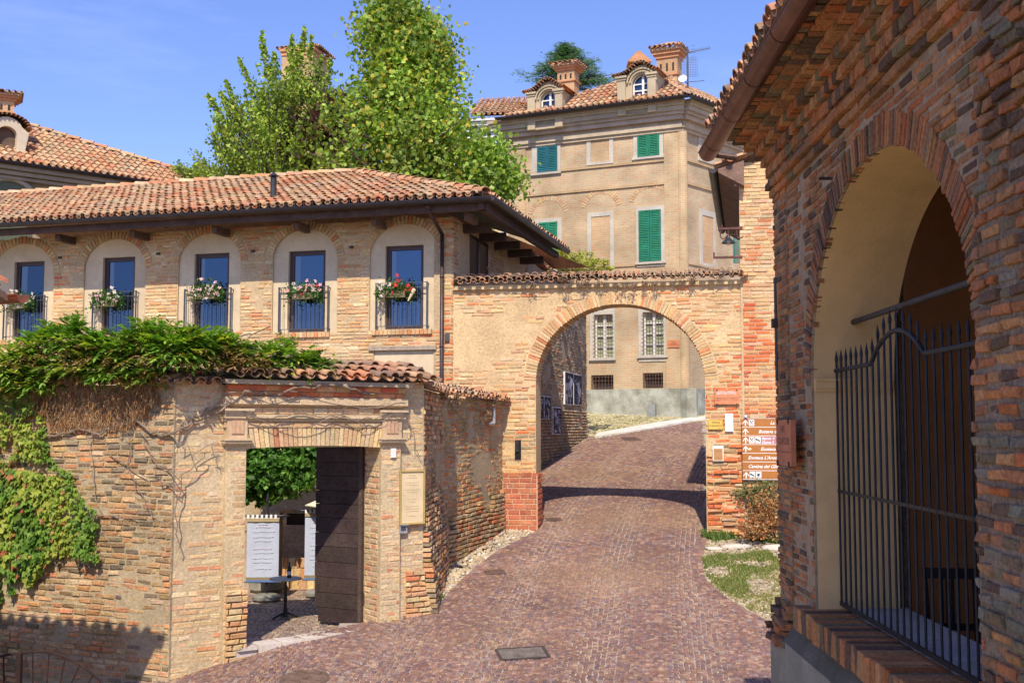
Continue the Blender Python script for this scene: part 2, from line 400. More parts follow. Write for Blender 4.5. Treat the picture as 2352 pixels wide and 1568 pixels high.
# =================================================================== ground
def behind_portal(x, y):
    p = V((x, y, 0)); return (p - PW.o).dot(PW.n) < -.12 and (p - SW.o).dot(SW.n) < .1 and (p - LW.o).dot(LW.n) < -.1 and y < 19.5
CZ = -2.47
def ground():
    mb = MB(); xs = []; x = -70.0
    def axis(lo, hi, a, b, fine, coarse):
        o = []; t = lo
        while t < hi: o.append(t); t += fine if a <= t < b else coarse
        o.append(hi); return o
    xs = axis(-90, 90, -8, 10, .25, 6); ys = axis(-30, 160, 8, 40, .25, 6)
    idx = {}
    for i, x in enumerate(xs):
        for j, y in enumerate(ys):
            z = gz(x, y) - .02 + .015 * nz(x, y, 1.5)
            if behind_portal(x, y): z = min(z, CZ - .05)
            idx[i, j] = len(mb.v); mb.v.append(V((x, y, z)))
    for i in range(len(xs) - 1):
        for j in range(len(ys) - 1):
            mb.f.append([idx[i, j], idx[i + 1, j], idx[i + 1, j + 1], idx[i, j + 1]]); mb.c.append((.36, .30, .215))
    struct(mb.build('ground', MT['dirt'], smooth=True))
ground()
def inpoly(x, y, poly):
    c = False; n = len(poly)
    for i in range(n):
        x1, y1 = poly[i]; x2, y2 = poly[i - 1]
        if (y1 > y) != (y2 > y) and x < (x2 - x1) * (y - y1) / (y2 - y1) + x1: c = not c
    return c
def gpoly(l): return [(gp(*p).x, gp(*p).y) for p in l]
road_poly = gpoly([(1355, 1006), (1300, 1040), (1236, 1086), (1226, 1222), (1150, 1262), (1100, 1297), (1060, 1331), (1012, 1382), (960, 1412), (870, 1424),
                   (760, 1448), (640, 1478), (566, 1500), (380, 1545)]) + [(-9, 11.2), (-9, 9), (3.5, 9), (3.2, 10.9)] + \
            gpoly([(1775, 1432), (1720, 1404), (1660, 1368), (1622, 1330), (1612, 1290), (1625, 1235), (1618, 1150), (1612, 966), (1500, 985), (1375, 1006)])
def stone(mb, x, y, w, h, ang, z, col, r, lift=.008):
    c, s = math.cos(ang), math.sin(ang); vs = []
    for k, (ex, zz) in enumerate(((1, -.03), (.97, lift * .4), (.80, lift))):
        for a, b in ((-1, -1), (1, -1), (1, 1), (-1, 1)):
            px = a * w / 2 * ex; py = b * h / 2 * ex
            if k: px += r.uniform(-.003, .003); py += r.uniform(-.003, .003)
            X = x + px * c - py * s; Y = y + px * s + py * c
            vs.append((X, Y, gz(X, Y) + zz if z is None else z + zz))
    fs = [(8, 9, 10, 11)]
    for k in (0, 4):
        for i in range(4): fs.append((k + i, k + (i + 1) % 4, k + 4 + (i + 1) % 4, k + 4 + i))
    mb.add(vs, fs, col)
P_POR = [(.24, .135, .11)] * 7 + [(.29, .175, .13)] * 6 + [(.21, .135, .135)] * 5 + [(.38, .25, .18)] * 3 + [(.17, .12, .13)] * 2 + [(.29, .22, .20)] * 2
LIDS = []
def paving():
    r = random.Random(3); mb = MB(); W = 1.15
    dist_edge = lambda x, y: 0
    k = -9
    while k < 10:
        x0 = k * W
        step = .064; row = 0; y = 8.4
        while y < 35:
            st = .058 if y < 17 else .074
            if y > 24: st = .09
            Rr = .74
            half = W / 2; amax = math.asin(half / Rr) ; n = int(2 * amax * Rr / st)
            flip = 1
            for i in range(n):
                a = -amax + (i + .5) * 2 * amax / n
                X = x0 + Rr * math.sin(a) + r.uniform(-.009, .009)
                Y = y - (Rr - Rr * math.cos(a)) * 1.0 + r.uniform(-.009, .009)
                # curved road: shear pattern sideways with distance
                X2 = X + .13 * (Y - 15) + .006 * (Y - 15) ** 2 * (1 if Y > 15 else 0)
                if Y < 9.3 or X2 > 6.4 or X2 < -.46 * Y - .4 or X2 > .40 * Y: continue
                if not inpoly(X2, Y, road_poly): continue
                if any(abs(X2 - l[0]) < l[2] and abs(Y - l[1]) < l[3] for l in LIDS): continue
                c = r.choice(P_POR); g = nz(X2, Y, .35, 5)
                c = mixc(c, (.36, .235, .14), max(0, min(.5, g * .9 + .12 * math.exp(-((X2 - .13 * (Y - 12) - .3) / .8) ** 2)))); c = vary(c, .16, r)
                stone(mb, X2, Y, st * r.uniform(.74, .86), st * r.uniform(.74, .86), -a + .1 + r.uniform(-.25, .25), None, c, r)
            y += st
        k += 1
    # kerb rows of larger setts along both edges
    def rowset(poly, off, sz):
        for a, b in zip(poly, poly[1:]):
            A, B = gp(*a), gp(*b); L = (B - A).length; n = max(1, int(L / sz)); d = (B - A).normalized()
            ang = math.atan2(d.y, d.x); nn = V((-d.y, d.x, 0))
            for rr in range(2):
                for i in range(n):
                    p = A + d * ((i + .5) * L / n) + nn * (off * (rr + .5))
                    stone(mb, p.x, p.y, L / n * .9, abs(off) * .88, ang, None, vary(r.choice(P_POR), .2, r), r, .012)
    rowset([(960, 1412), (1012, 1382), (1060, 1331), (1100, 1297), (1150, 1262), (1226, 1222)], -.085, .11)
    rowset([(1625, 1235), (1612, 1290), (1622, 1330), (1660, 1368), (1720, 1404), (1775, 1432)], -.085, .11)
    struct(mb.build('road', MT['paving']))
    g = MB()
    xs = [i * .3 for i in range(-32, 28)]; ys = [9 + j * .3 for j in range(0, 90)]
    for x in xs:
        for y in ys:
            if inpoly(x + .15, y + .15, road_poly):
                q = [(x, y), (x + .3, y), (x + .3, y + .3), (x, y + .3)]
                g.add([V((a, b, gz(a, b) - .004)) for a, b in q], [(0, 1, 2, 3)], (.36, .30, .245))
    struct(g.build('road_bed', MT['grout']))
for px, py, w, h in ((1200, 1505, .27, .18), (1137, 1316, .15, .12), (1272, 1194, .13, .12), (700, 1560, .26, .26), (1450, 1009, .22, .3)):
    p = gp(px, py); LIDS.append((p.x, p.y, w * .88, h * .88))
paving()
def lids():
    P5 = [((1200, 1505), 'grate', 'large square cast iron drain grate set in the cobbles at the bottom of the lane', .27, .18),
          ((1137, 1316), 'flat', 'small rusty rectangular drain cover beside the pebble verge of the side wall', .15, .12),
          ((1272, 1194), 'flat', 'small dark rectangular cover just inside the foot of the round gateway', .13, .12),
          ((700, 1560), 'round', 'round ribbed manhole cover at the bottom edge in front of the portal', .26, .26),
          ((1450, 1009), 'flat', 'faint dark manhole lid at the top of the lane beyond the gateway', .22, .3)]
    for (px, py), kind, lab, w, h in P5:
        c = gp(px, py); t = thing('manhole_cover', lab, 'manhole cover', (c.x, c.y, c.z), 'iron covers in the street')
        mb = MB(); tl = math.atan(.13)
        X = V((1, .18, 0)).normalized(); Y = V((-.18, 1, 0)).normalized(); Y.z = .13; X.z = .13 * X.y; N = X.cross(Y).normalized()
        c = c + N * .004
        if kind == 'round':
            n = 28; vs = [c + X * math.cos(6.283 * i / n) * w + Y * math.sin(6.283 * i / n) * h for i in range(n)]
            vs2 = [p + N * .01 for p in vs]
            mb.add(vs + vs2, [tuple(range(n, 2 * n))] + [(i, (i + 1) % n, n + (i + 1) % n, n + i) for i in range(n)], (.16, .11, .09))
            rb = MB()
            for k in range(-5, 6):
                l = math.sqrt(max(0, 1 - (k / 5.6) ** 2)) * w * .9
                rb.box(c + Y * (k * .044 - .009) - X * l + N * .0105, X * 2 * l, Y * .018, N * .007, (.2, .13, .1))
            mb.build('lid', MT['rust'], t); rb.build('rib', MT['rust'], t)
        elif kind == 'flat':
            mb.box(c - X * w - Y * h - N * .01, X * 2 * w, Y * 2 * h, N * .022, (.13, .085, .07)); mb.build('lid', MT['rust'], t)
            rb = MB()
            for k in range(-3, 4): rb.box(c + X * (k * w / 4 - .008) - Y * h * .8 + N * .0125, X * .016, Y * 1.6 * h, N * .005, (.17, .1, .08))
            rb.build('rib', MT['rust'], t)
        else:
            f = MB(); C0 = (.12, .10, .09)
            for a in (-1, 1):
                f.box(c + X * (a * w - .015) - Y * h, X * .03, Y * 2 * h, N * .016, C0)
                f.box(c - X * (w - .016) + Y * (a * h - .015), X * (2 * w - .032), Y * .03, N * .0158, C0)
            f.build('frame', MT['iron'], t)
            mb.box(c - X * w * .93 - Y * h * .93 - N * .02, X * 1.86 * w, Y * 1.86 * h, N * .018, (.10, .08, .07)); mb.build('pit', MT['iron'], t)
            g = MB(); n = 9
            for i in range(-n + 1, n):
                t0 = i / n
                # diagonal bars clipped in the unit square
                for sgn in (1, -1):
                    pts = []
                    lo = max(-1, -1 - 2 * t0) if True else 0
                    a0 = max(-1, -1 + 0 - 2 * t0); a1 = min(1, 1 - 2 * t0)
                    if a1 - a0 < .05: continue
                    p0 = c + X * (a0 * w * .92) + Y * (sgn * (a0 + 2 * t0) * h * .92); p1 = c + X * (a1 * w * .92) + Y * (sgn * (a1 + 2 * t0) * h * .92)
                    d = (p1 - p0).normalized(); q = N.cross(d)
                    g.box(p0 - q * .008 + N * (.002 if sgn > 0 else .0015), d * (p1 - p0).length, q * .016, N * .010, (.2, .165, .14))
            g.build('grate', MT['rust'], t)
lids()
def pebbles(name, poly, dens, sz, r, pal, lift=.015, kind='stuff', label=None):
    mb = MB(); xs = [p[0] for p in poly]; ys = [p[1] for p in poly]
    A = (max(xs) - min(xs)) * (max(ys) - min(ys))
    for _ in range(int(A * dens)):
        x = r.uniform(min(xs), max(xs)); y = r.uniform(min(ys), max(ys))
        if not inpoly(x, y, poly): continue
        w = sz * r.uniform(.6, 1.3); h = w * r.uniform(.6, .95); a = r.uniform(0, 3.14); z = gz(x, y) - .012
        n = 7; c, s = math.cos(a), math.sin(a); vs = []
        for e, zz in ((1, 0), (.85, lift * .7), (.45, lift * 1.15)):
            for i in range(n):
                t = 6.283 * i / n; px = w / 2 * e * math.cos(t); py = h / 2 * e * math.sin(t)
                vs.append((x + px * c - py * s, y + px * s + py * c, z + zz + .008 * (e < 1)))
        fs = [(k * n + i, k * n + (i + 1) % n, (k + 1) * n + (i + 1) % n, (k + 1) * n + i) for k in (0, 1) for i in range(n)] + [tuple(range(2 * n, 3 * n))]
        mb.add(vs, fs, vary(r.choice(pal), .2, r))
    o = mb.build(name, MT['pebble']); o['kind'] = kind
P_PEB = [(.52, .42, .28)] * 4 + [(.44, .35, .24)] * 4 + [(.50, .36, .22)] * 3 + [(.36, .32, .26)] * 3 + [(.60, .54, .42)] * 2 + [(.32, .24, .17)]
peb_l = gpoly([(1226, 1210), (1165, 1195), (1140, 1218), (1080, 1265), (1035, 1290), (1020, 1330), (1005, 1375), (962, 1412), (1012, 1382), (1060, 1331), (1100, 1297), (1150, 1262), (1226, 1222)])
pebbles('pebble_verge', peb_l, 420, .062, random.Random(4), P_PEB)
peb_r = gpoly([(1622, 1240), (1612, 1290), (1622, 1330), (1660, 1368), (1720, 1404), (1800, 1440), (1860, 1400), (1860, 1200), (1700, 1200)])
pebbles('cobble_verge', peb_r, 380, .062, random.Random(5), [(.38, .31, .2), (.33, .27, .16), (.44, .37, .26), (.35, .26, .15), (.3, .26, .18)])
peb_f = gpoly([(1350, 1002), (1375, 1003), (1500, 982), (1625, 958), (1640, 952), (1560, 945), (1440, 938), (1340, 930)])
pebbles('cobble_slope', peb_f, 130, .12, random.Random(6), [(.47, .39, .25), (.42, .35, .2), (.50, .44, .3), (.40, .36, .18), (.36, .34, .2)], .02)
# white stone strip that closes the paving at the top
mb = MB(); st = [(1366, 1004, 1372, 996), (1440, 993, 1440, 984), (1520, 980, 1520, 970), (1590, 966, 1590, 960), (1640, 961, 1640, 956)]
for a, b in zip(st, st[1:]):
    q = [gp(a[0], a[1]), gp(b[0], b[1]), gp(b[2], b[3]), gp(a[2], a[3])]
    mb.add([p + V((0, 0, .03)) for p in q] + [p - V((0, 0, .05)) for p in q], [(0, 1, 2, 3), (0, 4, 5, 1), (1, 5, 6, 2), (2, 6, 7, 3), (3, 7, 4, 0)], (.66, .62, .55))
struct(mb.build('kerb_strip', MT['stone']))
# grass and weeds patches on the right verge
def grass(name, pix, n, h, cols, r, lean=.5):
    poly = gpoly(pix); mb = MB(); xs = [p[0] for p in poly]; ys = [p[1] for p in poly]; k = 0
    while k < n:
        x = r.uniform(min(xs), max(xs)); y = r.uniform(min(ys), max(ys)); k += 1
        if not inpoly(x, y, poly) or nz(x, y, 2.2, 9) < -.12 + r.uniform(-.2, .1): continue
        b = V((x, y, gz(x, y) - .01)); a = r.uniform(0, 6.28); hh = h * r.uniform(.4, 1.2); w = .006 + hh * .06
        d = V((math.cos(a), math.sin(a), 0)); t = V((-d.y, d.x, 0)) * w
        m = b + V((0, 0, hh * .6)) + d * hh * .25 * lean; e = b + V((0, 0, hh)) + d * hh * .8 * lean
        mb.add([b - t, b + t, m + t * .7, e, m - t * .7], [(0, 1, 2, 3, 4)], vary(r.choice(cols), .2, r))
    o = mb.build(name, MT['leaf']); o['kind'] = 'stuff'
GR = [(.13, .2, .035), (.17, .25, .05), (.25, .28, .08), (.34, .31, .13)]
grass('grass', [(1612, 1285), (1640, 1272), (1700, 1275), (1760, 1262), (1800, 1300), (1750, 1330), (1700, 1375), (1660, 1360), (1622, 1325)], 15000, .055, GR, random.Random(8))
grass('grass', [(1610, 1235), (1640, 1215), (1700, 1212), (1800, 1225), (1800, 1252), (1700, 1240), (1640, 1245)], 5000, .13, [(.09, .17, .03), (.13, .22, .04), (.2, .25, .07)], random.Random(9))
grass('grass', [(1630, 1340), (1800, 1290), (1800, 1420), (1720, 1400), (1660, 1365)], 13000, .04, [(.28, .28, .09), (.42, .36, .16), (.25, .28, .08)], random.Random(10))
grass('grass', [(1360, 998), (1350, 965), (1420, 955), (1520, 960), (1440, 984)], 2500, .06, [(.25, .26, .07), (.34, .33, .12)], random.Random(12))
grass('grass', [(985, 1402), (1012, 1384), (1020, 1372), (1000, 1370), (975, 1395)], 900, .07, GR, random.Random(13))
r = random.Random(14)
for i, (px, py, s, lab) in enumerate(((1665, 1238, .13, 'pale flat stone lying in the weeds by the gateway pillar'), (1690, 1258, .2, 'larger whitish rock at the edge of the grass, left of the dry bush'), (1790, 1262, .24, 'whitish stone beside the loggia corner, right of the grass'), (1640, 1262, .12, 'smallest pale stone at the left end of the weeds'))):
    c = gp(px, py); mb = MB(); n = 9; prof = []
    vs = []; 
    for e, zz in ((1, -.03), (1.02, .25), (.8, .42), (.35, .5)):
        for k in range(n):
            a = 6.283 * k / n; q = e * s * (1 + .25 * math.sin(a * 2 + i) + r.uniform(-.08, .08)); vs.append(c + V((q * math.cos(a), q * math.sin(a) * .6, zz * s * .6)))
    fs = [(k * n + j, k * n + (j + 1) % n, (k + 1) * n + (j + 1) % n, (k + 1) * n + j) for k in range(3) for j in range(n)] + [tuple(range(3 * n, 4 * n))]
    mb.add(vs, fs, (.55, .50, .42)); tag(mb.build('rock', MT['stone'], smooth=True), lab, 'rock', 'stones in the verge')
# =================================================================== left boundary wall (LW) and portal (PW)
ps = lambda P, x, y=1200: P.hit(x, y)[0]
pz = lambda P, x, y, d=0: P.hit(x, y, d)[1]
def stain_col(s, z, r):
    if r.random() < .12: return r.choice(P_WARM)
    a = nz(s, z, .8, 2) + (.25 if -3.2 < s < -.2 and -1.6 < z < 0 else -.1)
    if z < -2.25: a -= .1
    if a > .12: return r.choice(P_OLD)
    return r.choice(P_OLD) if r.random() < .35 else r.choice([(.52, .30, .17), (.50, .36, .2), (.55, .27, .14), (.45, .33, .22), (.56, .40, .26)])
t_lw = thing('boundary_wall', 'long weathered rubble brick wall with ivy, left of the portal', 'wall', LW.w(-2, -2.9))
lz = .50
mb = MB(); mb.prism(LW, [(-5.6, -3.9), (.02, -3.0), (.02, lz), (-5.6, lz)], -.35, 0, col=(.40, .33, .235)); mb.build('masonry', MT['mortar'], t_lw)
mb = MB()
brick_rows(mb, LW, -3.4, lz, lambda z: [(-5.0, .02)], random.Random(21), course=.064, L=.205, proud=.009, dj=.009, jit=.006, joint=.018, colf=stain_col,
           skipf=lambda s, z: nz(s, z, 1.6, 11) > .42, df=lambda s, z: .035 * nz(s, z, 1.0, 4) * (1 if z < -.8 else .3), dev=.05)
mb.build('brickwork', MT['brick_old'], t_lw)
mb = MB(); roof(mb, LW.w(-5.2, lz - .01, .09), LW.u, (-LW.n * .94 + V((0, 0, .3))), 5.2, .46, .17, .23, random.Random(22), P_TDARK); mb.build('coping', MT['tile'], t_lw)
mb = MB()                                    # lime pier at the corner (battered foot)
r = random.Random(23)
t_pw = thing('portal', 'brick carriage portal with flat lintel, moulded cornice and pilasters', 'gateway', PW.w(.9, -2.5))
S = lambda px: ps(PW, px)
sL0, sL1, sR0, sR1 = S(512), 0.0, S(870), S(915)
zt = pz(PW, 700, 874); z_lint = pz(PW, 565, 1028); z_l2 = pz(PW, 600, 983)
ow = [(s_l, -3.3), (0, -3.3), (0, z_lint), (sR0, z_lint), (sR0, -3.2), (s_r, -3.2), (s_r, zt - .02), (s_l, zt - .02)]
mb = MB(); mb.prism(PW, ow, -.38, 0, col=(.52, .42, .29)); mb.build('masonry', MT['mortar'], t_pw)
def spans_p(z):
    if z > z_lint: 
        return [(s_l, sL0), (sR1, s_r)] if z < zt else []
    return [(s_l, sL0), (sR1, s_r)]
mb = MB()
brick_rows(mb, PW, -3.0, zt - .03, spans_p, random.Random(24), pal=P_PALE, course=.068, proud=.003, dj=.003, jit=.004, skipf=lambda s, z: (nz(s, z, 1.3, 7) > .36) or (s < sL0 and nz(s, z, 2.1, 17) > .3))
mb.build('brickwork', MT['brick'], t_pw); mb = MB()
brick_rows(mb, PW, -3.0, -1.75, lambda z: [(sR1 + .1, s_r + .02 + max(0, (-1.9 - z)) * .30)], random.Random(25), pal=P_WARM, course=.066, proud=.03, dj=.012, jit=.006, df=lambda s, z: max(0, (-1.75 - z)) * .05)
mb.build('brickwork', MT['brick'], t_pw)
for a, b, nm in ((sL0, sL1, 'pilaster'), (sR0, sR1, 'pilaster')):
    zc = pz(PW, 540, 1012); mb = MB(); mb.pbox(PW, a, b - .003, -3.2, zc, .001, .05, (.56, .45, .30)); o = mb.build(nm, MT['mortar'], t_pw)
    mb = MB(); brick_rows(mb, PW, -3.0, zc, lambda z: [(a, b)], random.Random(int(a * 10) + 50), pal=P_PALE, course=.066, L=.22, proud=.053, dj=.003, jit=.004, skipf=lambda s, z: nz(s, z, 1.5, 27) > .33); mb.build('brickwork', MT['brick'], t_pw, o)
    mb = MB(); c0 = (.56, .43, .27)
    for y0, y1, pr in ((1006, 1010, .12), (1010, 1016, .10), (1016, 1020, .075), (940, 945, .13), (945, 950, .11), (950, 955, .09)):
        mb.pbox(PW, a - pr * .4, b + pr * .4, pz(PW, 700, y1), pz(PW, 700, y0), .0, .02 + pr, c0)
    mb.pbox(PW, a + .002, b - .002, pz(PW, 700, 1006), pz(PW, 700, 955), 0, .075, (.55, .40, .25))
    for k in range(3):
        q = a + (b - a) * (.30 + .2 * k); mb.pbox(PW, q - .022, q + .022, pz(PW, 700, 995), pz(PW, 700, 966), .07, .09, (.54, .34, .21))
    mb.build('capital', MT['stone'], t_pw, o)
mb = MB(); brick_rows(mb, PW, -3.0, -1.85, lambda z: [(sL0 + .02, .035)], random.Random(61), pal=P_WARM, course=.066, L=.2, proud=.10, dj=.012, jit=.005, df=lambda s, z: 0)
mb.build('plinth', MT['brick'], t_pw)
mb = MB(); JP = Plane(PW.w(sR0, 0, 0).x, PW.w(sR0, 0, 0).y, PW.deg + 90 + 180); brick_rows(mb, JP, -2.5, z_lint, lambda z: [(-.37, -.005)], random.Random(62), pal=P_PALE, course=.068, L=.2, proud=.006, dj=.005, jit=.004); mb.build('reveal', MT['brick'], t_pw)
mb = MB(); r = random.Random(26); n = 30; w = (sR0) / n                   # flat arch of upright bricks
for i in range(n):
    a = i * w; mid = abs((i + .5) / n - .5); lean = ((i + .5) / n - .5) * .09
    za = z_lint - .012 + .03 * (1 - (2 * mid) ** 2); 
    q = [(a + .005, za), (a + w - .005, za), (a + w - .005 + lean, z_l2), (a + .005 + lean, z_l2)]; d = .045 + r.uniform(-.004, .004)
    vs = [PW.w(p[0], p[1], -.36) for p in q] + [PW.w(p[0], p[1], d) for p in q]
    mb.add(vs, [(4, 5, 6, 7), (0, 1, 5, 4), (1, 2, 6, 5), (2, 3, 7, 6), (3, 0, 4, 7)], vary(r.choice(P_PALE), .14, r))
mb.build('lintel', MT['brick'], t_pw)
mb = MB()                                                                  # entablature
for y0, y1, pr, c0, br in ((968, 983, .055, None, 1), (961, 968, .07, (.56, .43, .28), 0), (952, 961, .10, (.58, .46, .31), 0), (935, 952, .06, None, 1), (930, 935, .09, (.5, .36, .22), 0), (913, 930, .13, (.56, .43, .29), 0), (900, 913, .10, None, 2), (886, 900, .13, None, 2), (876, 886, .20, (.42, .36, .28), 0)):
    za, zb = pz(PW, 700, y1), pz(PW, 700, y0)
    if br == 0: mb.pbox(PW, sL0 - pr * .4, sR1 + pr * .4, za + .001, zb, .0, pr, c0)
    else:
        mb.pbox(PW, sL0 - .02, sR1 + .02, za + .001, zb, .0, pr - .012, (.5, .38, .26))
        s = sL0 - .02
        while s < sR1:
            l = rng.uniform(.18, .26); brick_at(mb, PW, s, min(s + l - .012, sR1 + .02), za + .006, zb - .004, pr, vary(rng.choice(P_RED if br == 2 else P_PALE), .15), rng, .003); s += l
mb.build('cornice', MT['brick'], t_pw)
mb = MB(); r = random.Random(27)
upv = (-PW.n * .93 + V((0, 0, .28)))
roof(mb, PW.w(sL0 - .12, zt + .0, .27), PW.u, upv, s_r - sL0 + .1, .78, .172, .27, r, P_TDARK, jit=2.2)
roof(mb, PW.w(s_l + .0, zt - .10, .12), PW.u, upv, sL0 - s_l - .1, .5, .172, .27, r, P_TDARK, jit=2.2)
mb.build('coping', MT['tile'], t_pw)
mb = MB(); mb.add([PW.w(s_l + .02, zt - .03, .0), PW.w(s_r - .02, zt - .03, 0), PW.w(s_r - .02, zt + .14, -.6), PW.w(s_l + .02, zt + .14, -.6), PW.w(s_l + .02, zt - .03, -.6), PW.w(s_r - .02, zt - .03, -.6)], [(0, 1, 2, 3), (3, 2, 5, 4), (0, 3, 4), (1, 5, 2), (0, 4, 5, 1)], (.4, .33, .24)); mb.build('coping_bed', MT['mortar'], t_pw)
mb = MB(); r = random.Random(28); p = V((0, 0, 0))                         # threshold
for i in range(7):
    a = -.12 + i * (sR0 + .2) / 7; mb.pbox(PW, a, a + (sR0 + .2) / 7 - .008, -2.62, CZ + .02 + .012 * i, -.02 - .16 + .05 * math.sin(i / 6 * 3.1), .10 + .07 * math.sin(i / 6 * 3.1), vary((.56, .51, .44), .08, r))
mb.build('threshold', MT['stone'], t_pw)
# conduit down the right pier, paper, menu board, door phone
mb = MB(); mb.tube(PW.w(sR1 + .005, pz(PW, 911, 1050), .02), PW.w(sR1 + .005, pz(PW, 911, 1325), .02), .008, 6, (.18, .13, .1)); mb.build('conduit', MT['rust'], t_pw)
s0, z0, s1, z1 = PW.rect(891, 1029, 903, 1050)
mb = MB(); mb.pbox(PW, s0, s1, z0, z1, .07, .078, (.78, .78, .76)); tag(mb.build('paper_notice', MT['paint']), 'small blank white notice pinned to the right pilaster of the portal', 'notice')
s0, z0, s1, z1 = PW.rect(912, 1079, 970, 1203)
tb = thing('menu_board', 'tall cream notice board in a gilt beaded frame on the portal right pier', 'board', PW.w((s0 + s1) / 2, z0))
mb = MB(); mb.pbox(PW, s0 + .02, s1 - .02, z0 + .02, z1 - .02, .04, .06, (.66, .52, .31))
mb.build('panel', MT['paint'], tb)
mb = MB(); FR = (.36, .25, .08)
for a, b, c, d in ((s0, s1, z0, z0 + .022), (s0, s1, z1 - .022, z1), (s0, s0 + .022, z0 + .0221, z1 - .0221), (s1 - .022, s1, z0 + .0221, z1 - .0221)): mb.pbox(PW, a, b, c, d, .03, .072, FR)
k = s0 + .01
while k < s1: mb.pbox(PW, k - .005, k + .005, z0 + .006, z0 + .016, .072, .078, (.62, .5, .2)); mb.pbox(PW, k - .005, k + .005, z1 - .016, z1 - .006, .072, .078, (.62, .5, .2)); k += .02
k = z0 + .02
while k < z1: mb.pbox(PW, s0 + .006, s0 + .016, k - .005, k + .005, .072, .078, (.62, .5, .2)); mb.pbox(PW, s1 - .016, s1 - .006, k - .005, k + .005, .072, .078, (.62, .5, .2)); k += .02
mb.build('frame', MT['paint'], tb)
mb = MB(); zz = z1 - .07; r = random.Random(31)                            # illegible lines of print
for i, f in enumerate((.35, .5, 0, .62, .62, 0, .7, .5, 0, 0, .45, .3, 0, .6, .66, .6, 0, .3)):
    if f:
        m = (s0 + s1) / 2; hw = (s1 - s0) * .42 * f; k = m - hw
        while k < m + hw:
            l = r.uniform(.012, .035); mb.pbox(PW, k, min(k + l, m + hw), zz, zz + .006, .0601, .0612, (.36, .24, .16)); k += l + .006
    zz -= (z1 - z0 - .14) / 18
mb.build('print', MT['sign'], tb)
s0, z0, s1, z1 = PW.rect(912, 1205, 930, 1223)
mb = MB(); mb.pbox(PW, s0, s1, z0, z1, .035, .06, (.42, .42, .42)); mb.pbox(PW, s0 + .02, s1 - .02, z0 + .03, z1 - .015, .06, .064, (.1, .1, .12)); mb.pbox(PW, s0 + .01, s1 + .015, z1, z1 + .012, .03, .085, (.35, .35, .35))
tag(mb.build('door_phone', MT['gutter']), 'little grey door phone with a hood under the cream notice board', 'intercom')
# ------------------------------------------------------------------ return + side wall
t_sw = thing('side_wall', 'rough brick wall with small tiled coping climbing from the portal to the round gateway', 'wall', SW.w(2, -2.0))
rt = pz(PW, 970, 893)
mb = MB(); mb.prism(RW, [(0, -3.0), (2.16, -3.0), (2.16, rt), (0, rt)], -.4, 0, col=(.36, .29, .2)); zs1 = pz(SW, 1158, 925); zs0 = pz(SW, 1013, 908)
mb.prism(SW, [(0.001, -3.0), (sw_end, -2.4), (sw_end, zs1 - .02), (0.001, zs0 - .02)], -.35, 0, col=(.40, .32, .22)); mb.build('masonry', MT['mortar'], t_sw)
fl = lambda s, z: max(0, (-.7 - z)) * .10 + .03 * nz(s, z, 1.3, 6)
mb = MB(); brick_rows(mb, RW, -2.75, rt, lambda z: [(.0, 2.17)], random.Random(33), pal=P_OLD + P_WARM, course=.064, L=.2, proud=.016, dj=.012, jit=.007, df=fl)
brick_rows(mb, SW, -2.75, zs0 - .03, lambda z: [(0.0, sw_end)], random.Random(34), course=.064, L=.2, proud=.010, dj=.009, jit=.006, dev=.03,
           colf=lambda s, z, r: r.choice([(.42, .29, .15), (.46, .34, .18), (.36, .26, .14), (.5, .27, .13), (.40, .31, .19), (.52, .2, .09)]), skipf=lambda s, z: nz(s, z, 1.9, 31) > .34,
           df=lambda s, z: (.05 if z < -1.35 + .11 * s else 0) + max(0, (-.9 - z)) * .04 + .02 * nz(s, z, 1.3, 6))
for i in range(16):                            # rounded flare at the foot of the corner
    pass
mb.build('brickwork', MT['brick_old'], t_sw)
mb = MB(); v = V((0, 0, 0)); uu = (SW.w(sw_end, zs1) - SW.w(0, zs0))
roof(mb, SW.w(0, zs0, .13), uu, (-SW.n * .95 + V((0, 0, .25))), uu.length, .55, .150, .25, random.Random(35), P_TDARK, jit=2)
roof(mb, RW.w(-.05, rt - .02, .10), RW.u, (-RW.n * .95 + V((0, 0, .25))), 2.2, .5, .16, .25, random.Random(36), P_TDARK, jit=2)
mb.build('coping', MT['tile'], t_sw)
mb = MB(); s_d, z_d = SW.hit(1121, 935); z_e = pz(SW, 1121, 972)
mb.tube(SW.w(s_d, z_d, .10), SW.w(s_d, z_e, .10), .028, 10, (.45, .45, .45)); mb.tube(SW.w(s_d, z_e, .10), SW.w(s_d - .16, z_e - .01, .06), .028, 10, (.45, .45, .45)); mb.build('spout', MT['gutter'], t_sw)
# ------------------------------------------------------------------ wooden door leaf
H0 = V((-1.865, 14.40, 0)); H1 = V((-2.515, 14.76, 0)); DP = Plane(H1.x, H1.y, math.degrees(math.atan2(H0.y - H1.y, H0.x - H1.x))); dl = (H0 - H1).length
td = thing('door_leaf', 'tall dark studded plank door leaf standing ajar in the portal', 'door', (H0.x, H0.y, CZ))
mb = MB(); r = random.Random(41); z = CZ + .035; zh = z_lint + .02; k = 0
while z < zh:
    h = r.uniform(.17, .2); h = min(h, zh - z); c = vary((.05, .033, .029), .2, r)
    lo = .0
    mb.pbox(DP, 0 + r.uniform(0, .006) + (.06 if k == 0 else 0), dl - .05, z + .003, z + h - .003, -.02, .02 + r.uniform(-.002, .002), c); z += h; k += 1
mb.pbox(DP, .03, dl - .05, CZ + .05, zh, -.024, -.0201, (.04, .028, .024)); mb.build('planking', MT['wood'], td)
mb = MB(); mb.pbox(DP, dl - .049, dl, CZ + .01, zh, -.04, .035, (.08, .055, .045)); mb.pbox(DP, .1, dl - .06, CZ + .5, CZ + .62, -.06, -.021, (.1, .07, .05)); mb.build('stile', MT['wood'], td)
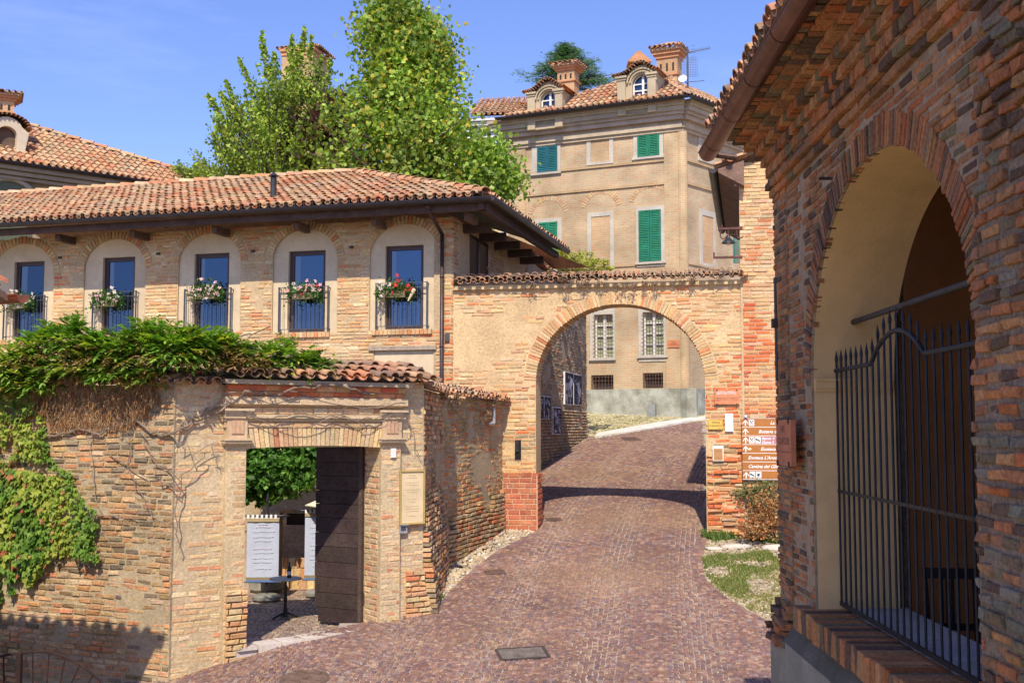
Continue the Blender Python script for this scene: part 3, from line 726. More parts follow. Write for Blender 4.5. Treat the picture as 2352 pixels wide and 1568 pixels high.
mb = MB()
z = CZ + .12
while z < zh - .05:
    for i in range(5): q = DP.w(.06 + i * (dl - .16) / 4, z + r.uniform(-.01, .01), .02); mb.tube(q, q + DP.n * .008, .008, 6, (.07, .05, .045), r2=.004)
    z += .185
mb.build('stud', MT['iron'], td)
mb = MB()
for z in (CZ + .3, CZ + 1.9): mb.tube(V((H0.x + .02, H0.y, z)), V((H0.x + .02, H0.y, z + .14)), .018, 8, (.12, .09, .08)); mb.tube(V((H0.x + .02, H0.y, z + .07)), V((H0.x + .14, H0.y + .02, z + .07)), .012, 6, (.12, .09, .08))
mb.build('hinge', MT['iron'], td)
# =================================================================== courtyard seen through the portal
mb = MB(); r = random.Random(43)
cp = [(-6.2, 14.0), (-3.05, 12.95), (-1.5, 14.05), (-1.2, 14.9), (-.4, 18.6), (-6.2, 18.6)]
y = 13.0
while y < 18.6:
    x = -5.4 + r.uniform(0, .05)
    while x < -.8:
        yy = y + .05 * math.sin(x * 2.6)
        if inpoly(x, yy, cp) and behind_portal(x, yy) or ((V((x, yy, 0)) - PW.o).dot(PW.n) < .05 and (V((x, yy, 0)) - PW.o).dot(PW.n) > -.4 and 0.05 < (V((x, yy, 0)) - PW.o).dot(PW.u) < sR0 - .05):
            stone(mb, x, yy, .068, .062, r.uniform(-.1, .1), CZ - .01, vary(r.choice([(.3, .22, .17), (.36, .27, .2), (.25, .18, .16), (.42, .33, .25)]), .2, r), r)
        x += .075
    y += .068
struct(mb.build('courtyard_paving', MT['paving']))
mb = MB(); mb.add([V((x, y, CZ - .012)) for x, y in cp], [tuple(range(len(cp)))], (.3, .25, .2)); struct(mb.build('courtyard_bed', MT['grout']))
CW = Plane(-4.6, 18.3, 3)
tcw = thing('courtyard_house', 'shaded brick house front with a dark doorway at the back of the courtyard', 'building', CW.w(1, CZ))
d0, d1 = ps(CW, 643, 1250), ps(CW, 706, 1250); dz = pz(CW, 670, 1178)
mb = MB(); mb.prism(CW, [(-3, -2.6), (d0, -2.6), (d0, dz), (d1, dz), (d1, -2.6), (3.6, -2.6), (3.6, .4), (-3, .4)], -.3, 0, col=(.42, .34, .24)); mb.build('masonry', MT['mortar'], tcw)
mb = MB(); brick_rows(mb, CW, -2.5, .3, lambda z: [(-1, d0), (d1, 3.4)] if z < dz else [(-1, 3.4)], random.Random(44), pal=P_OLD, proud=.012, dj=.008, skipf=lambda s, z: nz(s, z, 1.2, 41) > .2); mb.build('brickwork', MT['brick_old'], tcw)
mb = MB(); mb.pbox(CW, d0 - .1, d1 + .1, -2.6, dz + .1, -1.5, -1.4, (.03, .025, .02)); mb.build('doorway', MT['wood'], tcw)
mb = MB(); mb.pbox(CW, d0 - .16, d0, -2.5, dz + .02, .0, .05, (.5, .38, .24)); mb.build('door_surround', MT['plaster'], tcw)
mb = MB(); brick_rows(mb, CW.sub(0, 3, .42), -2.5, -2.12, lambda z: [(d0 + .1, d1 + 1.2)], random.Random(45), pal=P_WARM, L=.12, course=.17, proud=.02); mb.pbox(CW, d0 + .1, d1 + 1.2, -2.5, -2.12, .1, .42, (.45, .35, .25)); mb.build('bench_wall', MT['brick'], tcw)
# banners
def banner(px0, px1, py0, py1, Y, lab, pole, grad):
    a = at(px0, py0, Y); b = at(px1, py1, Y + .05); P = Plane(a.x, a.y, 2); w = (b - a).dot(P.u)
    base = P.w(w * pole, CZ); t = thing('banner', lab, 'banner', base, 'menu banners in the courtyard')
    mb = MB(); n = 10; vs = []; 
    for i in range(n + 1):
        for z in (b.z, a.z - .03): vs.append(P.w(w * i / n, z, .004 * math.sin(i * 1.7)))
    mb.add(vs, [(2 * i, 2 * i + 2, 2 * i + 3, 2 * i + 1) for i in range(n)], (.46, .50, .62)); mb.add([v - P.n * .006 for v in vs], [(2 * i + 1, 2 * i + 3, 2 * i + 2, 2 * i) for i in range(n)], (.78, .79, .84))
    mb.build('cloth', MT['cloth'], t)
    mb = MB(); mb.pbox(P, 0, w, a.z - .085, a.z - .035, .013, .02, (.40, .31, .18)); mb.build('border', MT['cloth'], t); mb = MB(); mb.pbox(P, 0, w, b.z + .03, b.z + .07, .013, .02, (.25, .2, .13)); mb.pbox(P, 0, w, b.z, b.z + .03, .013, .02, (.12, .2, .4))
    mb.build('border', MT['cloth'], t)
    mb = MB()
    for i in range(7): mb.pbox(P, w * i / 7, w * (i + .5) / 7, a.z - .035, a.z + .015, -.016, .016, (.78, .78, .78))
    mb.build('loop', MT['cloth'], t)
    mb = MB(); IR = (.05, .05, .055)
    mb.tube(P.w(-.06, a.z), P.w(w + .06, a.z), .012, 8, IR)
    for e in (-1, 1):
        q = P.w(-.06 if e < 0 else w + .06, a.z); mb.tube(q, q + P.u * e * .09, .022, 6, IR, r2=.002)
    mb.tube(P.w(-.03, b.z), P.w(w + .05, b.z), .01, 8, IR)
    mb.build('rod', MT['iron'], t)
    mb = MB(); q = P.w(w * pole, CZ, -.04); mb.tube(q, V((q.x, q.y, a.z + .22)), .016, 8, IR); mb.tube(V((q.x, q.y, a.z + .22)), V((q.x, q.y, a.z + .36)), .03, 6, IR, r2=.002); mb.build('pole', MT['iron'], t)
    mb = MB(); mb.lathe((q.x, q.y, CZ), [(.16, 0), (.2, .03), (.2, .07), (.15, .10), (.03, .11)], 18, (.3, .29, .27)); mb.build('base', MT['concrete'], t)
    mb = MB(); r = random.Random(px0)
    for i, (z, f) in enumerate(((.87, .35), (.83, .5), (.76, .7), (.68, .7), (.62, .55), (.5, .68), (.44, .6), (.36, .7), (.3, .7), (.2, .5))):
        zz = b.z + (a.z - b.z) * z; k = w / 2 - w * .45 * f
        while k < w / 2 + w * .45 * f:
            l = r.uniform(.01, .04); mb.pbox(P, k, k + l, zz, zz + .008, .0135, .0145, (.66, .55, .58) if i in (1, 5) else (.58, .60, .67)); k += l + .008
    mb.build('print', MT['sign'], t)
banner(568, 640, 1184, 1335, 16.6, 'white cloth menu banner with castellated loops, whole one left of the doorway', .62, 0)
banner(701, 765, 1172, 1330, 17.0, 'white cloth menu banner partly hidden behind the open door leaf', .5, 1)
# bistro table + bottle
c = at(655, 1412, 15.1); tx, ty = c.x, c.y; top = at(655, 1328, 15.1).z
t = thing('bistro_table', 'small round bistro table on a black cast iron foot in the courtyard', 'table', (tx, ty, CZ))
mb = MB(); mb.lathe((tx, ty, top), [(.20, -.012), (.212, -.006), (.212, .004), (.205, .01)], 28, (.40, .42, .38)); mb.build('table_top', MT['paint'], t)
mb = MB(); K = (.035, .032, .032); mb.lathe((tx, ty, CZ), [(.05, .03), (.03, .06), (.026, .12), (.018, .2), (.026, .27), (.018, .3), (.015, top - CZ - .05), (.04, top - CZ - .012)], 12, K); mb.build('stem', MT['iron'], t)
for i in range(4):
    a = i * 1.571 + .5; d = V((math.cos(a), math.sin(a), 0)); mb = MB(); o = V((tx, ty, CZ)); mb.path([o + V((0, 0, .075)) + d * .02, o + d * .10 + V((0, 0, .045)), o + d * .17 + V((0, 0, .012))], .014, 6, K); mb.build('leg', MT['iron'], t)
bp = V((tx + .045, ty, top + .01))
t = thing('wine_bottle', 'dark green wine bottle with a white label standing on the bistro table', 'bottle', bp)
mb = MB(); mb.lathe(bp, [(.026, 0), (.028, .005), (.028, .11), (.024, .135), (.010, .16), (.0095, .2)], 14, (.012, .018, .012)); mb.build('glass', MT['paint'], t, smooth=True)
mb = MB(); mb.lathe(bp, [(.0285, .04), (.0285, .085)], 14, (.7, .7, .72)); mb.build('label', MT['paint'], t)
mb = MB(); mb.lathe(bp, [(.0115, .165), (.0115, .202)], 10, (.02, .02, .03)); mb.build('capsule', MT['paint'], t)
# stone base of a third stand beside the door, planter ring
c = at(735, 1402, 15.5); t = thing('parasol', 'cream parasol with a heavy round base, half hidden behind the door leaf', 'parasol', (c.x + .1, c.y + 1.2, CZ))
q = V((c.x + .35, c.y + 1.6, CZ)); hz = at(735, 1150, q.y).z
mb = MB(); n = 8; vs = [V((q.x, q.y, hz + .30))]; 
for i in range(n): a = 6.283 * i / n + .2; vs.append(V((q.x + .85 * math.cos(a), q.y + .85 * math.sin(a), hz - .05)))
mb.add(vs, [(0, i + 1, (i + 1) % n + 1) for i in range(n)], (.72, .67, .5)); mb.add([v - V((0, 0, .01)) for v in vs], [(0, (i + 1) % n + 1, i + 1) for i in range(n)], (.72, .67, .5)); mb.build('canopy', MT['cloth'], t)
mb = MB(); mb.tube(q, q + V((0, 0, hz + .3 - CZ)), .02, 8, (.3, .25, .2)); mb.build('pole', MT['wood'], t)
mb = MB(); mb.lathe(q, [(.2, 0), (.24, .03), (.2, .09), (.05, .1)], 18, (.3, .29, .27)); mb.build('base', MT['concrete'], t)
c = at(612, 1345, 17.6); mb = MB(); mb.lathe((c.x, c.y, CZ), [(.2, 0), (.26, .05), (.27, .16), (.3, .2), (.26, .21)], 20, (.38, .36, .3)); tag(mb.build('stone_planter', MT['concrete']), 'low round stone trough behind the whole white banner', 'planter')
# laurel in the courtyard
def shrub(name, lab, cat, pts, n, size, cols, seed, mat='leaf', shape=0, dark=None, stem=None, root_z=None, parentmesh=True, group=None):
    r = random.Random(seed); c0 = pts[0][0]; rz = root_z if root_z is not None else c0.z
    t = thing(name, lab, cat, (c0.x, c0.y, rz), group)
    mb = MB()
    tot = sum(p[1][0] * p[1][1] * p[1][2] for p in pts)
    for c, rad in pts:
        m = int(n * rad[0] * rad[1] * rad[2] / tot)
        cl = [V((r.gauss(0, .5), r.gauss(0, .5), r.gauss(0, .5))) for _ in range(max(4, m // 40))]
        for _ in range(m):
            q = r.choice(cl) + V((r.gauss(0, .16), r.gauss(0, .16), r.gauss(0, .16)))
            if q.length > 1.15: q = q.normalized() * r.uniform(.8, 1.1)
            p = c + V((q.x * rad[0], q.y * rad[1], q.z * rad[2]))
            leaf(mb, p, size, r, vary(r.choice(cols), .2, r), shape, bias=(0, -.3, .5))
    mb.build('foliage', MT[mat], t)
    mb = MB()
    if stem:
        for c, rad in pts:
            for k in range(stem):
                e = c + V((r.uniform(-.6, .6) * rad[0], r.uniform(-.6, .6) * rad[1], r.uniform(-.5, .6) * rad[2])); b = V((c0.x + r.uniform(-.06, .06), c0.y, rz)); m = (b + e) / 2 + V((r.uniform(-.1, .1), 0, .05))
                mb.path([b, m, e], .008 if rad[0] < .6 else .02, 5, (.16, .11, .07))
        mb.build('stem', MT['bark'], t)
    return t
c1, c2, c3 = at(610, 1085, 17.0), at(690, 1075, 17.2), at(590, 1040, 17)
shrub('laurel_bush', 'glossy dark green laurel crown overhanging the courtyard behind the portal', 'shrub', [(c1, (.42, .45, .42)), (c2, (.40, .45, .42)), (c3, (.4, .4, .35)), (at(720, 1035, 17.1), (.4, .4, .3)), (at(650, 1020, 17.3), (.5, .4, .25)), (at(580, 1110, 17.0), (.2, .3, .35))], 6500, .11, [(.08, .2, .03), (.12, .28, .04), (.18, .35, .06), (.05, .12, .02)], 47, stem=0, root_z=CZ)
# =================================================================== long house with five french windows
th = thing('long_house', 'long ochre brick house with hipped tile roof and five blue-glazed arched french windows', 'house', HF.w(-5, -2))
OV = .90; eZ = 3.80; SL = .36
SMIN = -12.6
WIN = [  # panel x0,x1,top y ; opening x0,y0,x1,y1 ; sill y
    (-22, 122, 560, 28, 600, 97, 778), (192, 333, 549, 232, 590, 306, 768), (409, 552, 536, 443, 581, 523, 764), (626, 774, 526, 660, 575, 745, 762), (849, 1009, 514, 883, 563, 971, 755)]
wallz = 3.66
panels = []
for (x0, x1, yt, ox0, oy0, ox1, oy1) in WIN:
    s0, zb, s1, zt_ = HF.rect(x0, yt, x1, oy1 + 2)
    o = HF.rect(ox0, oy0, ox1, oy1)
    panels.append((s0, s1, zb, zt_, o))
def arch_pts(s0, s1, zb, zt_, n=16, rise=None):
    a = (s1 - s0) / 2; b = rise or a * .84; zs = zt_ - b
    return [(s0, zb), (s1, zb)] + arch_curve((s0 + s1) / 2, zs, a, b, n), zs, a, b
mb = MB(); holes = []
for s0, s1, zb, zt_, o in panels:
    pts, zs, a, b = arch_pts(s0, s1, zb, zt_); holes.append(pts)
lp = HF.rect(858, 805, 1000, 905)              # lower plastered bay
holes.append([(lp[0], lp[1] - 1.2), (lp[2], lp[1] - 1.2), (lp[2], lp[3]), (lp[0], lp[3])])
mb.prism(HF, [(SMIN, -2.4), (0, -2.4), (0, wallz), (SMIN, wallz)], -.35, 0, holes, col=(.52, .41, .27)); mb.build('wall', MT['mortar'], th)
mb = MB()
def spans_h(z):
    cuts = []
    for s0, s1, zb, zt_, o in panels:
        a = (s1 - s0) / 2; b = a * .84; zs = zt_ - b; m = (s0 + s1) / 2
        if zb < z < zs: cuts.append((s0 - .01, s1 + .01))
        elif zs <= z < zt_ + .17: k = a + .17; kb = b + .17; w = k * math.sqrt(max(0, 1 - ((z - zs) / kb) ** 2)); cuts.append((m - w - .01, m + w + .01))
    if z < lp[3]: cuts.append((lp[0], lp[2]))
    cuts.sort(); out = []; c = SMIN + 2.2
    for a, b in cuts:
        if a > c: out.append((c, a))
        c = max(c, b)
    if c < 0: out.append((c, 0.012))
    return out
def ccol(s, z, r):
    if nz(s, z, .8, 51) > .22 or s > -.25 or (z < .62 and nz(s, z, 1.5, 4) > .15): return r.choice(P_WARM[:4] + P_RED[:6] + P_WARM)
    return r.choice(P_WARM + P_PALE)
brick_rows(mb, HF, -1.0, wallz, spans_h, random.Random(51), course=.0635, L=.24, proud=.009, dj=.006, jit=.004, colf=ccol, skipf=lambda s, z: nz(s, z, 1.7, 61) > .40)
mb.build('brickwork', MT['brick'], th)
for s0, s1, zb, zt_, o in panels:
    mb = MB(); pts, zs, a, b = arch_pts(s0, s1, zb, zt_); voussoirs(mb, HF, (s0 + s1) / 2, zs, a, b, .14, 30, -.02, .016, rng, P_WARM + P_PALE, gap=.26); mb.build('arch_ring', MT['brick'], th)
PLC = (.60, .50, .36)
for k, (s0, s1, zb, zt_, o) in enumerate(panels):
    pts, zs, a, b = arch_pts(s0 + .001, s1 - .001, zb, zt_ - .001)
    w = MB(); w.prism(HF, pts, -.16, -.035, [[(o[0], o[1]), (o[2], o[1]), (o[2], o[3]), (o[0], o[3])]], col=PLC); pn = w.build('plaster_panel', MT['plaster'], th)
    w = MB(); w.pbox(HF, o[0] + .01, o[2] - .01, o[1] + .01, o[3] - .01, -.145, -.135, tuple(x * (.8 + .09 * k) for x in (.05, .083, .13))); fr = MB(); B = (.055, .035, .035); f = .045
    for q in ((o[0], o[2], o[3] - f, o[3] - .001), (o[0], o[2], o[1], o[1] + f * 1.2), (o[0] + .001, o[0] + f, o[1] + f * 1.2, o[3] - f), (o[2] - f, o[2] - .001, o[1] + f * 1.2, o[3] - f)): fr.pbox(HF, *q, -.15, -.10, B)
    for q in ((o[0] + f, o[0] + f + .03, o[1] + f * 1.2, o[3] - f), (o[2] - f - .03, o[2] - f, o[1] + f * 1.2, o[3] - f), (o[0] + f + .03, o[2] - f - .03, o[3] - f - .03, o[3] - f)): fr.pbox(HF, *q, -.14, -.11, (.07, .045, .045))
    fo = fr.build('window_frame', MT['paint'], th); w.build('pane', MT['glass'], th, fo)
    gk = rng.uniform(.06, .16); w = MB(); w.pbox(HF, o[0] + .08, o[0] + .08 + gk, o[1] + .07, o[3] - .08, -.1349, -.134, (.10, .125, .155)); w.build('drape', MT['glass'], th, fo)
    cu = MB(); n = 14                        # gauzy curtain folds seen low behind the glass
    w0, w1 = o[0] + .09, o[2] - .09
    for i in range(n):
        a0 = w0 + (w1 - w0) * i / n; cu.pbox(HF, a0, a0 + (w1 - w0) / n * .45, o[1] + .07, o[1] + (o[3] - o[1]) * .42, -.1349, -.1335, (.085, .12, .18))
    cu.build('curtain', MT['glass'], th, fo)
    sl = MB(); n = 15; m0, m1 = s0 + .06, s1 - .12
    if k == 0: m0 = s0
    for i in range(n): q = m0 + (m1 - m0) * i / n; sl.pbox(HF, q + .004, q + (m1 - m0) / n - .004, zb - .085, zb + .0, -.15, .05 + rng.uniform(-.004, .004), vary(rng.choice(P_WARM), .1))
    sl.build('sill', MT['brick'], th)
    # railing
    e0, e1 = o[0] - .13, o[2] + .10; zr = o[1] + (o[3] - o[1]) * .545; rl = MB(); G = (.10, .105, .12); z0 = zb + .03
    for e in (e0, e1): rl.pbox(HF, e - .011, e + .011, z0 - .02, zr + .01, .05, .075, G); rl.pbox(HF, e - .008, e + .008, zr - .03, zr - .012, -.04, .05, G); rl.pbox(HF, e - .008, e + .008, z0 + .02, z0 + .036, -.04, .05, G)
    for z in (z0 + .03, zr - .09, zr): rl.pbox(HF, e0 + .011, e1 - .011, z - .006, z + .006, .056, .07, G)
    n = 11
    for i in range(1, n): e = e0 + (e1 - e0) * i / n; rl.tube(HF.w(e, z0 + .036, .063), HF.w(e, zr - .006, .063), .0045, 5, G)
    mm = (e0 + e1) / 2
    for sg in (-1, 1):
        pts = [HF.w(mm + sg * (.01 + .018 * (1 - math.cos(t))), z0 + .012 - .016 * math.sin(t), .063) for t in [i * .8 for i in range(7)]]; rl.path(pts, .004, 5, (.2, .2, .22))
    rl.build('railing', MT['iron'], th)
# lintel plank, lower bay and its window, band of render
a = HF.rect(848, 795, 1003, 804); mb = MB(); mb.pbox(HF, a[0], a[2], a[1], a[3], -.05, .045, (.33, .26, .2)); a = HF.rect(700, 806, 832, 812); mb.build('lintel_plank', MT['wood'], th)
mb = MB(); o = HF.rect(905, 843, 970, 930); b0 = HF.rect(858, 805, 1000, 905)
mb.prism(HF, [(b0[0] + .001, -2), (b0[2] - .001, -2), (b0[2] - .001, b0[3] - .001), (b0[0] + .001, b0[3] - .001)], -.16, -.03, [[(o[0], o[1] - .4), (o[2], o[1] - .4), (o[2], o[3]), (o[0], o[3])]], col=PLC); mb.build('plaster_panel', MT['plaster'], th)
fr = MB(); fr.pbox(HF, o[0], o[2], o[3] - .05, o[3], -.15, -.1, (.055, .035, .035)); fr.pbox(HF, o[0], o[0] + .05, o[1] - .4, o[3] - .05, -.15, -.1, (.055, .035, .035)); fr.pbox(HF, o[2] - .05, o[2], o[1] - .4, o[3] - .05, -.15, -.1, (.055, .035, .035)); fo = fr.build('window_frame', MT['paint'], th)
w = MB(); w.pbox(HF, o[0] + .05, o[2] - .05, o[1] - .4, o[3] - .05, -.145, -.135, (.05, .07, .07)); w.build('pane', MT['glass'], th, fo)
bl = MB()
for i in range(14): bl.pbox(HF, o[0] + .05, o[2] - .05, o[3] - .07 - i * .022, o[3] - .06 - i * .022, -.1345, -.133, (.25, .27, .2))
bl.build('blind', MT['paint'], th, fo)
# side wall of the house
mb = MB(); sh = HS.rect(1078, 548, 1122, 625)
ov = [(sh[0], sh[1] - .15), (sh[2], sh[1] - .15), (sh[2], sh[3]), (sh[0], sh[3])]
mb.prism(HS, [(0.002, -1.9), (5.2, -1.5), (5.2, wallz), (0.002, wallz)], -.35, -.0, [ov], col=(.47, .36, .24)); mb.build('wall', MT['mortar'], th)
mb = MB()
brick_rows(mb, HS, .6, wallz, lambda z: [(-.012, 5.2)], random.Random(52), course=.0635, proud=.008, dj=.006, pal=[(.36, .22, .13), (.42, .26, .15), (.33, .24, .16), (.45, .32, .2)],
           skipf=lambda s, z: (nz(s, z, .9, 71) > -.12 and s > .22) or (sh[0] - .05 < s < sh[2] + .05 and sh[1] - .2 < z < sh[3] + .05)); mb.build('brickwork', MT['brick_old'], th)
mb = MB(); SHC = (.055, .032, .028); sm = (sh[0] + sh[2]) / 2
for a, b in ((sh[0], sm - .01), (sm + .01, sh[2])):
    mb.pbox(HS, a, a + .03, sh[1] - .15, sh[3], -.05, 0.0, SHC); mb.pbox(HS, b - .03, b, sh[1] - .15, sh[3], -.05, 0.0, SHC); mb.pbox(HS, a + .03, b - .03, sh[3] - .04, sh[3], -.05, 0, SHC)
    z = sh[1] - .15
    while z < sh[3] - .06:
        p = [HS.w(a + .03, z, -.04), HS.w(b - .03, z, -.04), HS.w(b - .03, z + .03, -.01), HS.w(a + .03, z + .03, -.01)]; mb.add(p + [q - V((0, 0, .01)) for q in p], [(0, 1, 2, 3), (7, 6, 5, 4), (0, 4, 5, 1)], SHC); z += .045
mb.build('shutter', MT['paint'], th)
# roof
E = HF.w(OV, 0, OV); E.z = eZ                                  # eaves corner
ul = -HF.u; inn = -HF.n; c = 1 / math.sqrt(1 + SL * SL)
vup = (inn + V((0, 0, SL))) * c
RUN = 4.2; PITCH_T = .168
mb = MB(); LEN = RUN / c
roof(mb, E + V((0, 0, 0)), ul, vup, 13.2, LEN, PITCH_T, .285, random.Random(53), P_TILE, clip=lambda s, t: s > t * c * 1.0 - .05, jit=1.6)
vsd = (-HS.n + V((0, 0, SL))) * c
roof(mb, E, HS.u, vsd, 5.9, LEN, PITCH_T, .285, random.Random(54), P_TILE, clip=lambda s, t: s > t * c - .05, jit=1.6)
RT = E + ul * RUN + inn * RUN + V((0, 0, RUN * SL))
mb.build('roof', MT['tile'], th)
mb = MB(); up = V((0, 0, 1))
ridge(mb, E + (RT - E) * .02 + V((0, 0, .05)), RT + V((0, 0, .07)), random.Random(55), .17, .34); ridge(mb, RT + ul * 9.2 + V((0, 0, .05)), RT + V((0, 0, .06)), random.Random(56), .18, .36)
mb.build('ridge_tiles', MT['tile'], th)
mb = MB(); dk = (.10, .07, .055); FL = E + ul * 13.2                 # boarding under the tiles
dn = V((0, 0, -.05))
a = [E, RT, RT + ul * 9.0, FL]; mb.add([p + dn * .3 for p in a] + [p + dn for p in a], [(0, 1, 2, 3)[::-1], (4, 5, 6, 7), (0, 3, 7, 4), (0, 4, 5, 1)], dk)
e2 = E + HS.u * 5.75; a = [E, e2, e2 + (-HS.n) * RUN + V((0, 0, RUN * SL)), RT]; mb.add([p + dn * .3 for p in a] + [p + dn for p in a], [(0, 1, 2, 3), (7, 6, 5, 4), (0, 4, 5, 1), (1, 5, 6, 2)], dk)
bk = [RT, RT + ul * 9.0, FL + inn * 2 * RUN, E + inn * 2 * RUN + ul * .0]; bk[3].z = eZ; bk[2].z = eZ; mb.add([p - V((0, 0, .02)) for p in bk], [(0, 1, 2, 3)], (.45, .25, .15))
mb.build('roof_boarding', MT['wood'], th)
def gutter(a, b, r_, mat, root, n=9, out=V((0, 0, 0)), col=(.05, .042, .045), name='gutter', joint=.9):
    mb = MB(); a, b = V(a), V(b); d = (b - a).normalized(); x = V((-d.y, d.x, 0)).normalized(); vs = []
    for P_ in (a, b):
        for k, rr in ((0, r_), (1, r_ - .006)):
            for i in range(n): t = math.pi + math.pi * i / (n - 1); vs.append(P_ + x * rr * math.cos(t) + V((0, 0, rr * math.sin(t))))
    fs = [(i, i + 1, 2 * n + i + 1, 2 * n + i) for i in range(n - 1)] + [(n + i + 1, n + i, 3 * n + i, 3 * n + i + 1) for i in range(n - 1)]
    fs += [tuple(range(n)), tuple(range(2 * n, 3 * n))]
    mb.add(vs, fs, col); L = (b - a).length; k = .4
    mb.tube(a + x * r_, b + x * r_, .010, 6, col); mb.tube(a - x * r_, b - x * r_, .010, 6, col)
    while k < L:
        for i in range(n - 1):
            t0 = math.pi + math.pi * i / (n - 1); t1 = math.pi + math.pi * (i + 1) / (n - 1); q = a + d * k
            f = lambda t, e: q + d * e + x * (r_ + .004) * math.cos(t) + V((0, 0, (r_ + .004) * math.sin(t)))
            mb.add([f(t0, 0), f(t1, 0), f(t1, .03), f(t0, .03)], [(0, 1, 2, 3)], col)
        k += joint
    return mb.build(name, MT[mat], root, smooth=False)
gz0 = -.03
gutter(FL + HF.n * .06 + V((0, 0, gz0)), E + HF.n * .06 + HF.u * .06 + V((0, 0, gz0)), .062, 'gutter', th); gutter(E + HS.n * .06 - HS.u * .06 + V((0, 0, gz0)), e2 + HS.n * .06 + V((0, 0, gz0)), .062, 'gutter', th)
mb = MB(); k = .1                                                    # clips that hold the eaves tiles
while k < 12: p = E + ul * k + HF.n * .02; mb.tube(p + V((0, 0, -.0)), p + V((0, 0, .10)), .007, 4, (.05, .04, .04)); k += PITCH_T
k = .1
while k < 5.7: p = E + HS.u * k + HS.n * .02; mb.tube(p, p + V((0, 0, .10)), .007, 4, (.05, .04, .04)); k += PITCH_T
mb.build('tile_clips', MT['iron'], th)['kind'] = 'stuff'
BM = (.09, .055, .045)
mb = MB(); o = E + V((0, 0, -.2)); mb.box(o - HF.n * .10 + ul * .05, ul * 13.0, inn * .10, V((0, 0, .12)), BM); mb.build('fascia_beam', MT['wood'], th)
mb = MB(); mb.box(o - HS.n * .10 + HS.u * .05, HS.u * 5.6, -HS.n * .10, V((0, 0, .12)), BM); mb.build('fascia_beam', MT['wood'], th)
for px in (148, 318, 505, 690, 868, 1080):
    s, _ = HF.hit(px, 520, .3); mb = MB(); mb.pbox(HF, s - .05, s + .05, wallz - .16, wallz - .03, -.0, .50, (.14, .09, .07)); mb.build('rafter', MT['wood'], th)
for s in (.6, 1.6, 2.6, 3.6, 4.6):
    mb = MB(); mb.pbox(HS, s - .06, s + .06, wallz - .18, wallz - .03, 0, .50, (.07, .045, .035)); mb.build('rafter', MT['wood'], th)
for px, py in ((365, 518), (802, 494)):
    s, z = HF.hit(px, py, .25); mb = MB(); mb.pbox(HF, s - .085, s + .085, z - .03, z + .03, .16, .36, (.12, .12, .12)); fo = mb.build('floodlight', MT['gutter'], th)
    mb = MB(); mb.pbox(HF, s - .065, s + .065, z - .034, z - .0305, .18, .34, (.5, .45, .3)); mb.build('lamp_glass', MT['paint'], th, fo)
    mb = MB(); mb.pbox(HF, s - .02, s + .02, z - .01, z + .02, .0, .16, (.1, .1, .1)); mb.build('bracket', MT['gutter'], th, fo)
# downpipe
s1, z1 = HF.hit(988, 468, .75); s2, z2 = HF.hit(1016, 545, .07); _, z3 = HF.hit(1018, 900, .07)
mb = MB(); DPc = (.075, .05, .05); mb.path([HF.w(s1, z1, .86), HF.w(s1 + .0, z1 - .12, .86), HF.w(s2, z2 + .05, .08), HF.w(s2, -2, .08)], .034, 10, DPc)
for z in (2.6, 1.4, .2): mb.tube(HF.w(s2, z, .08), HF.w(s2, z + .03, .08), .042, 10, DPc)
mb.build('downpipe', MT['gutter'], th, smooth=True)
mb = MB(); q = E + ul * 0 ; pp = at(628, 440, 20.3); b = V((pp.x, pp.y, pp.z - .3)); mb.tube(b, b + V((0, 0, .55)), .055, 12, (.05, .052, .055)); mb.tube(b + V((0, 0, .58)), b + V((0, 0, .66)), .10, 12, (.05, .052, .055), r2=.01); mb.tube(b + V((0, 0, .55)), b + V((0, 0, .58)), .045, 12, (.02, .02, .02)); mb.build('flue_pipe', MT['gutter'], th)
mb = MB()
for px, py in ((583, 577), (140, 592), (365, 583), (808, 568)):
    s, z = HF.hit(px, py); mb.pbox(HF, s - .03, s + .03, z - .02, z + .02, 0, .05, (.05, .045, .05))
s, z = HF.hit(1028, 775); mb.pbox(HF, s - .04, s + .04, z - .07, z + .07, .0, .04, (.12, .11, .11)); mb.build('junction_box', MT['iron'], th)
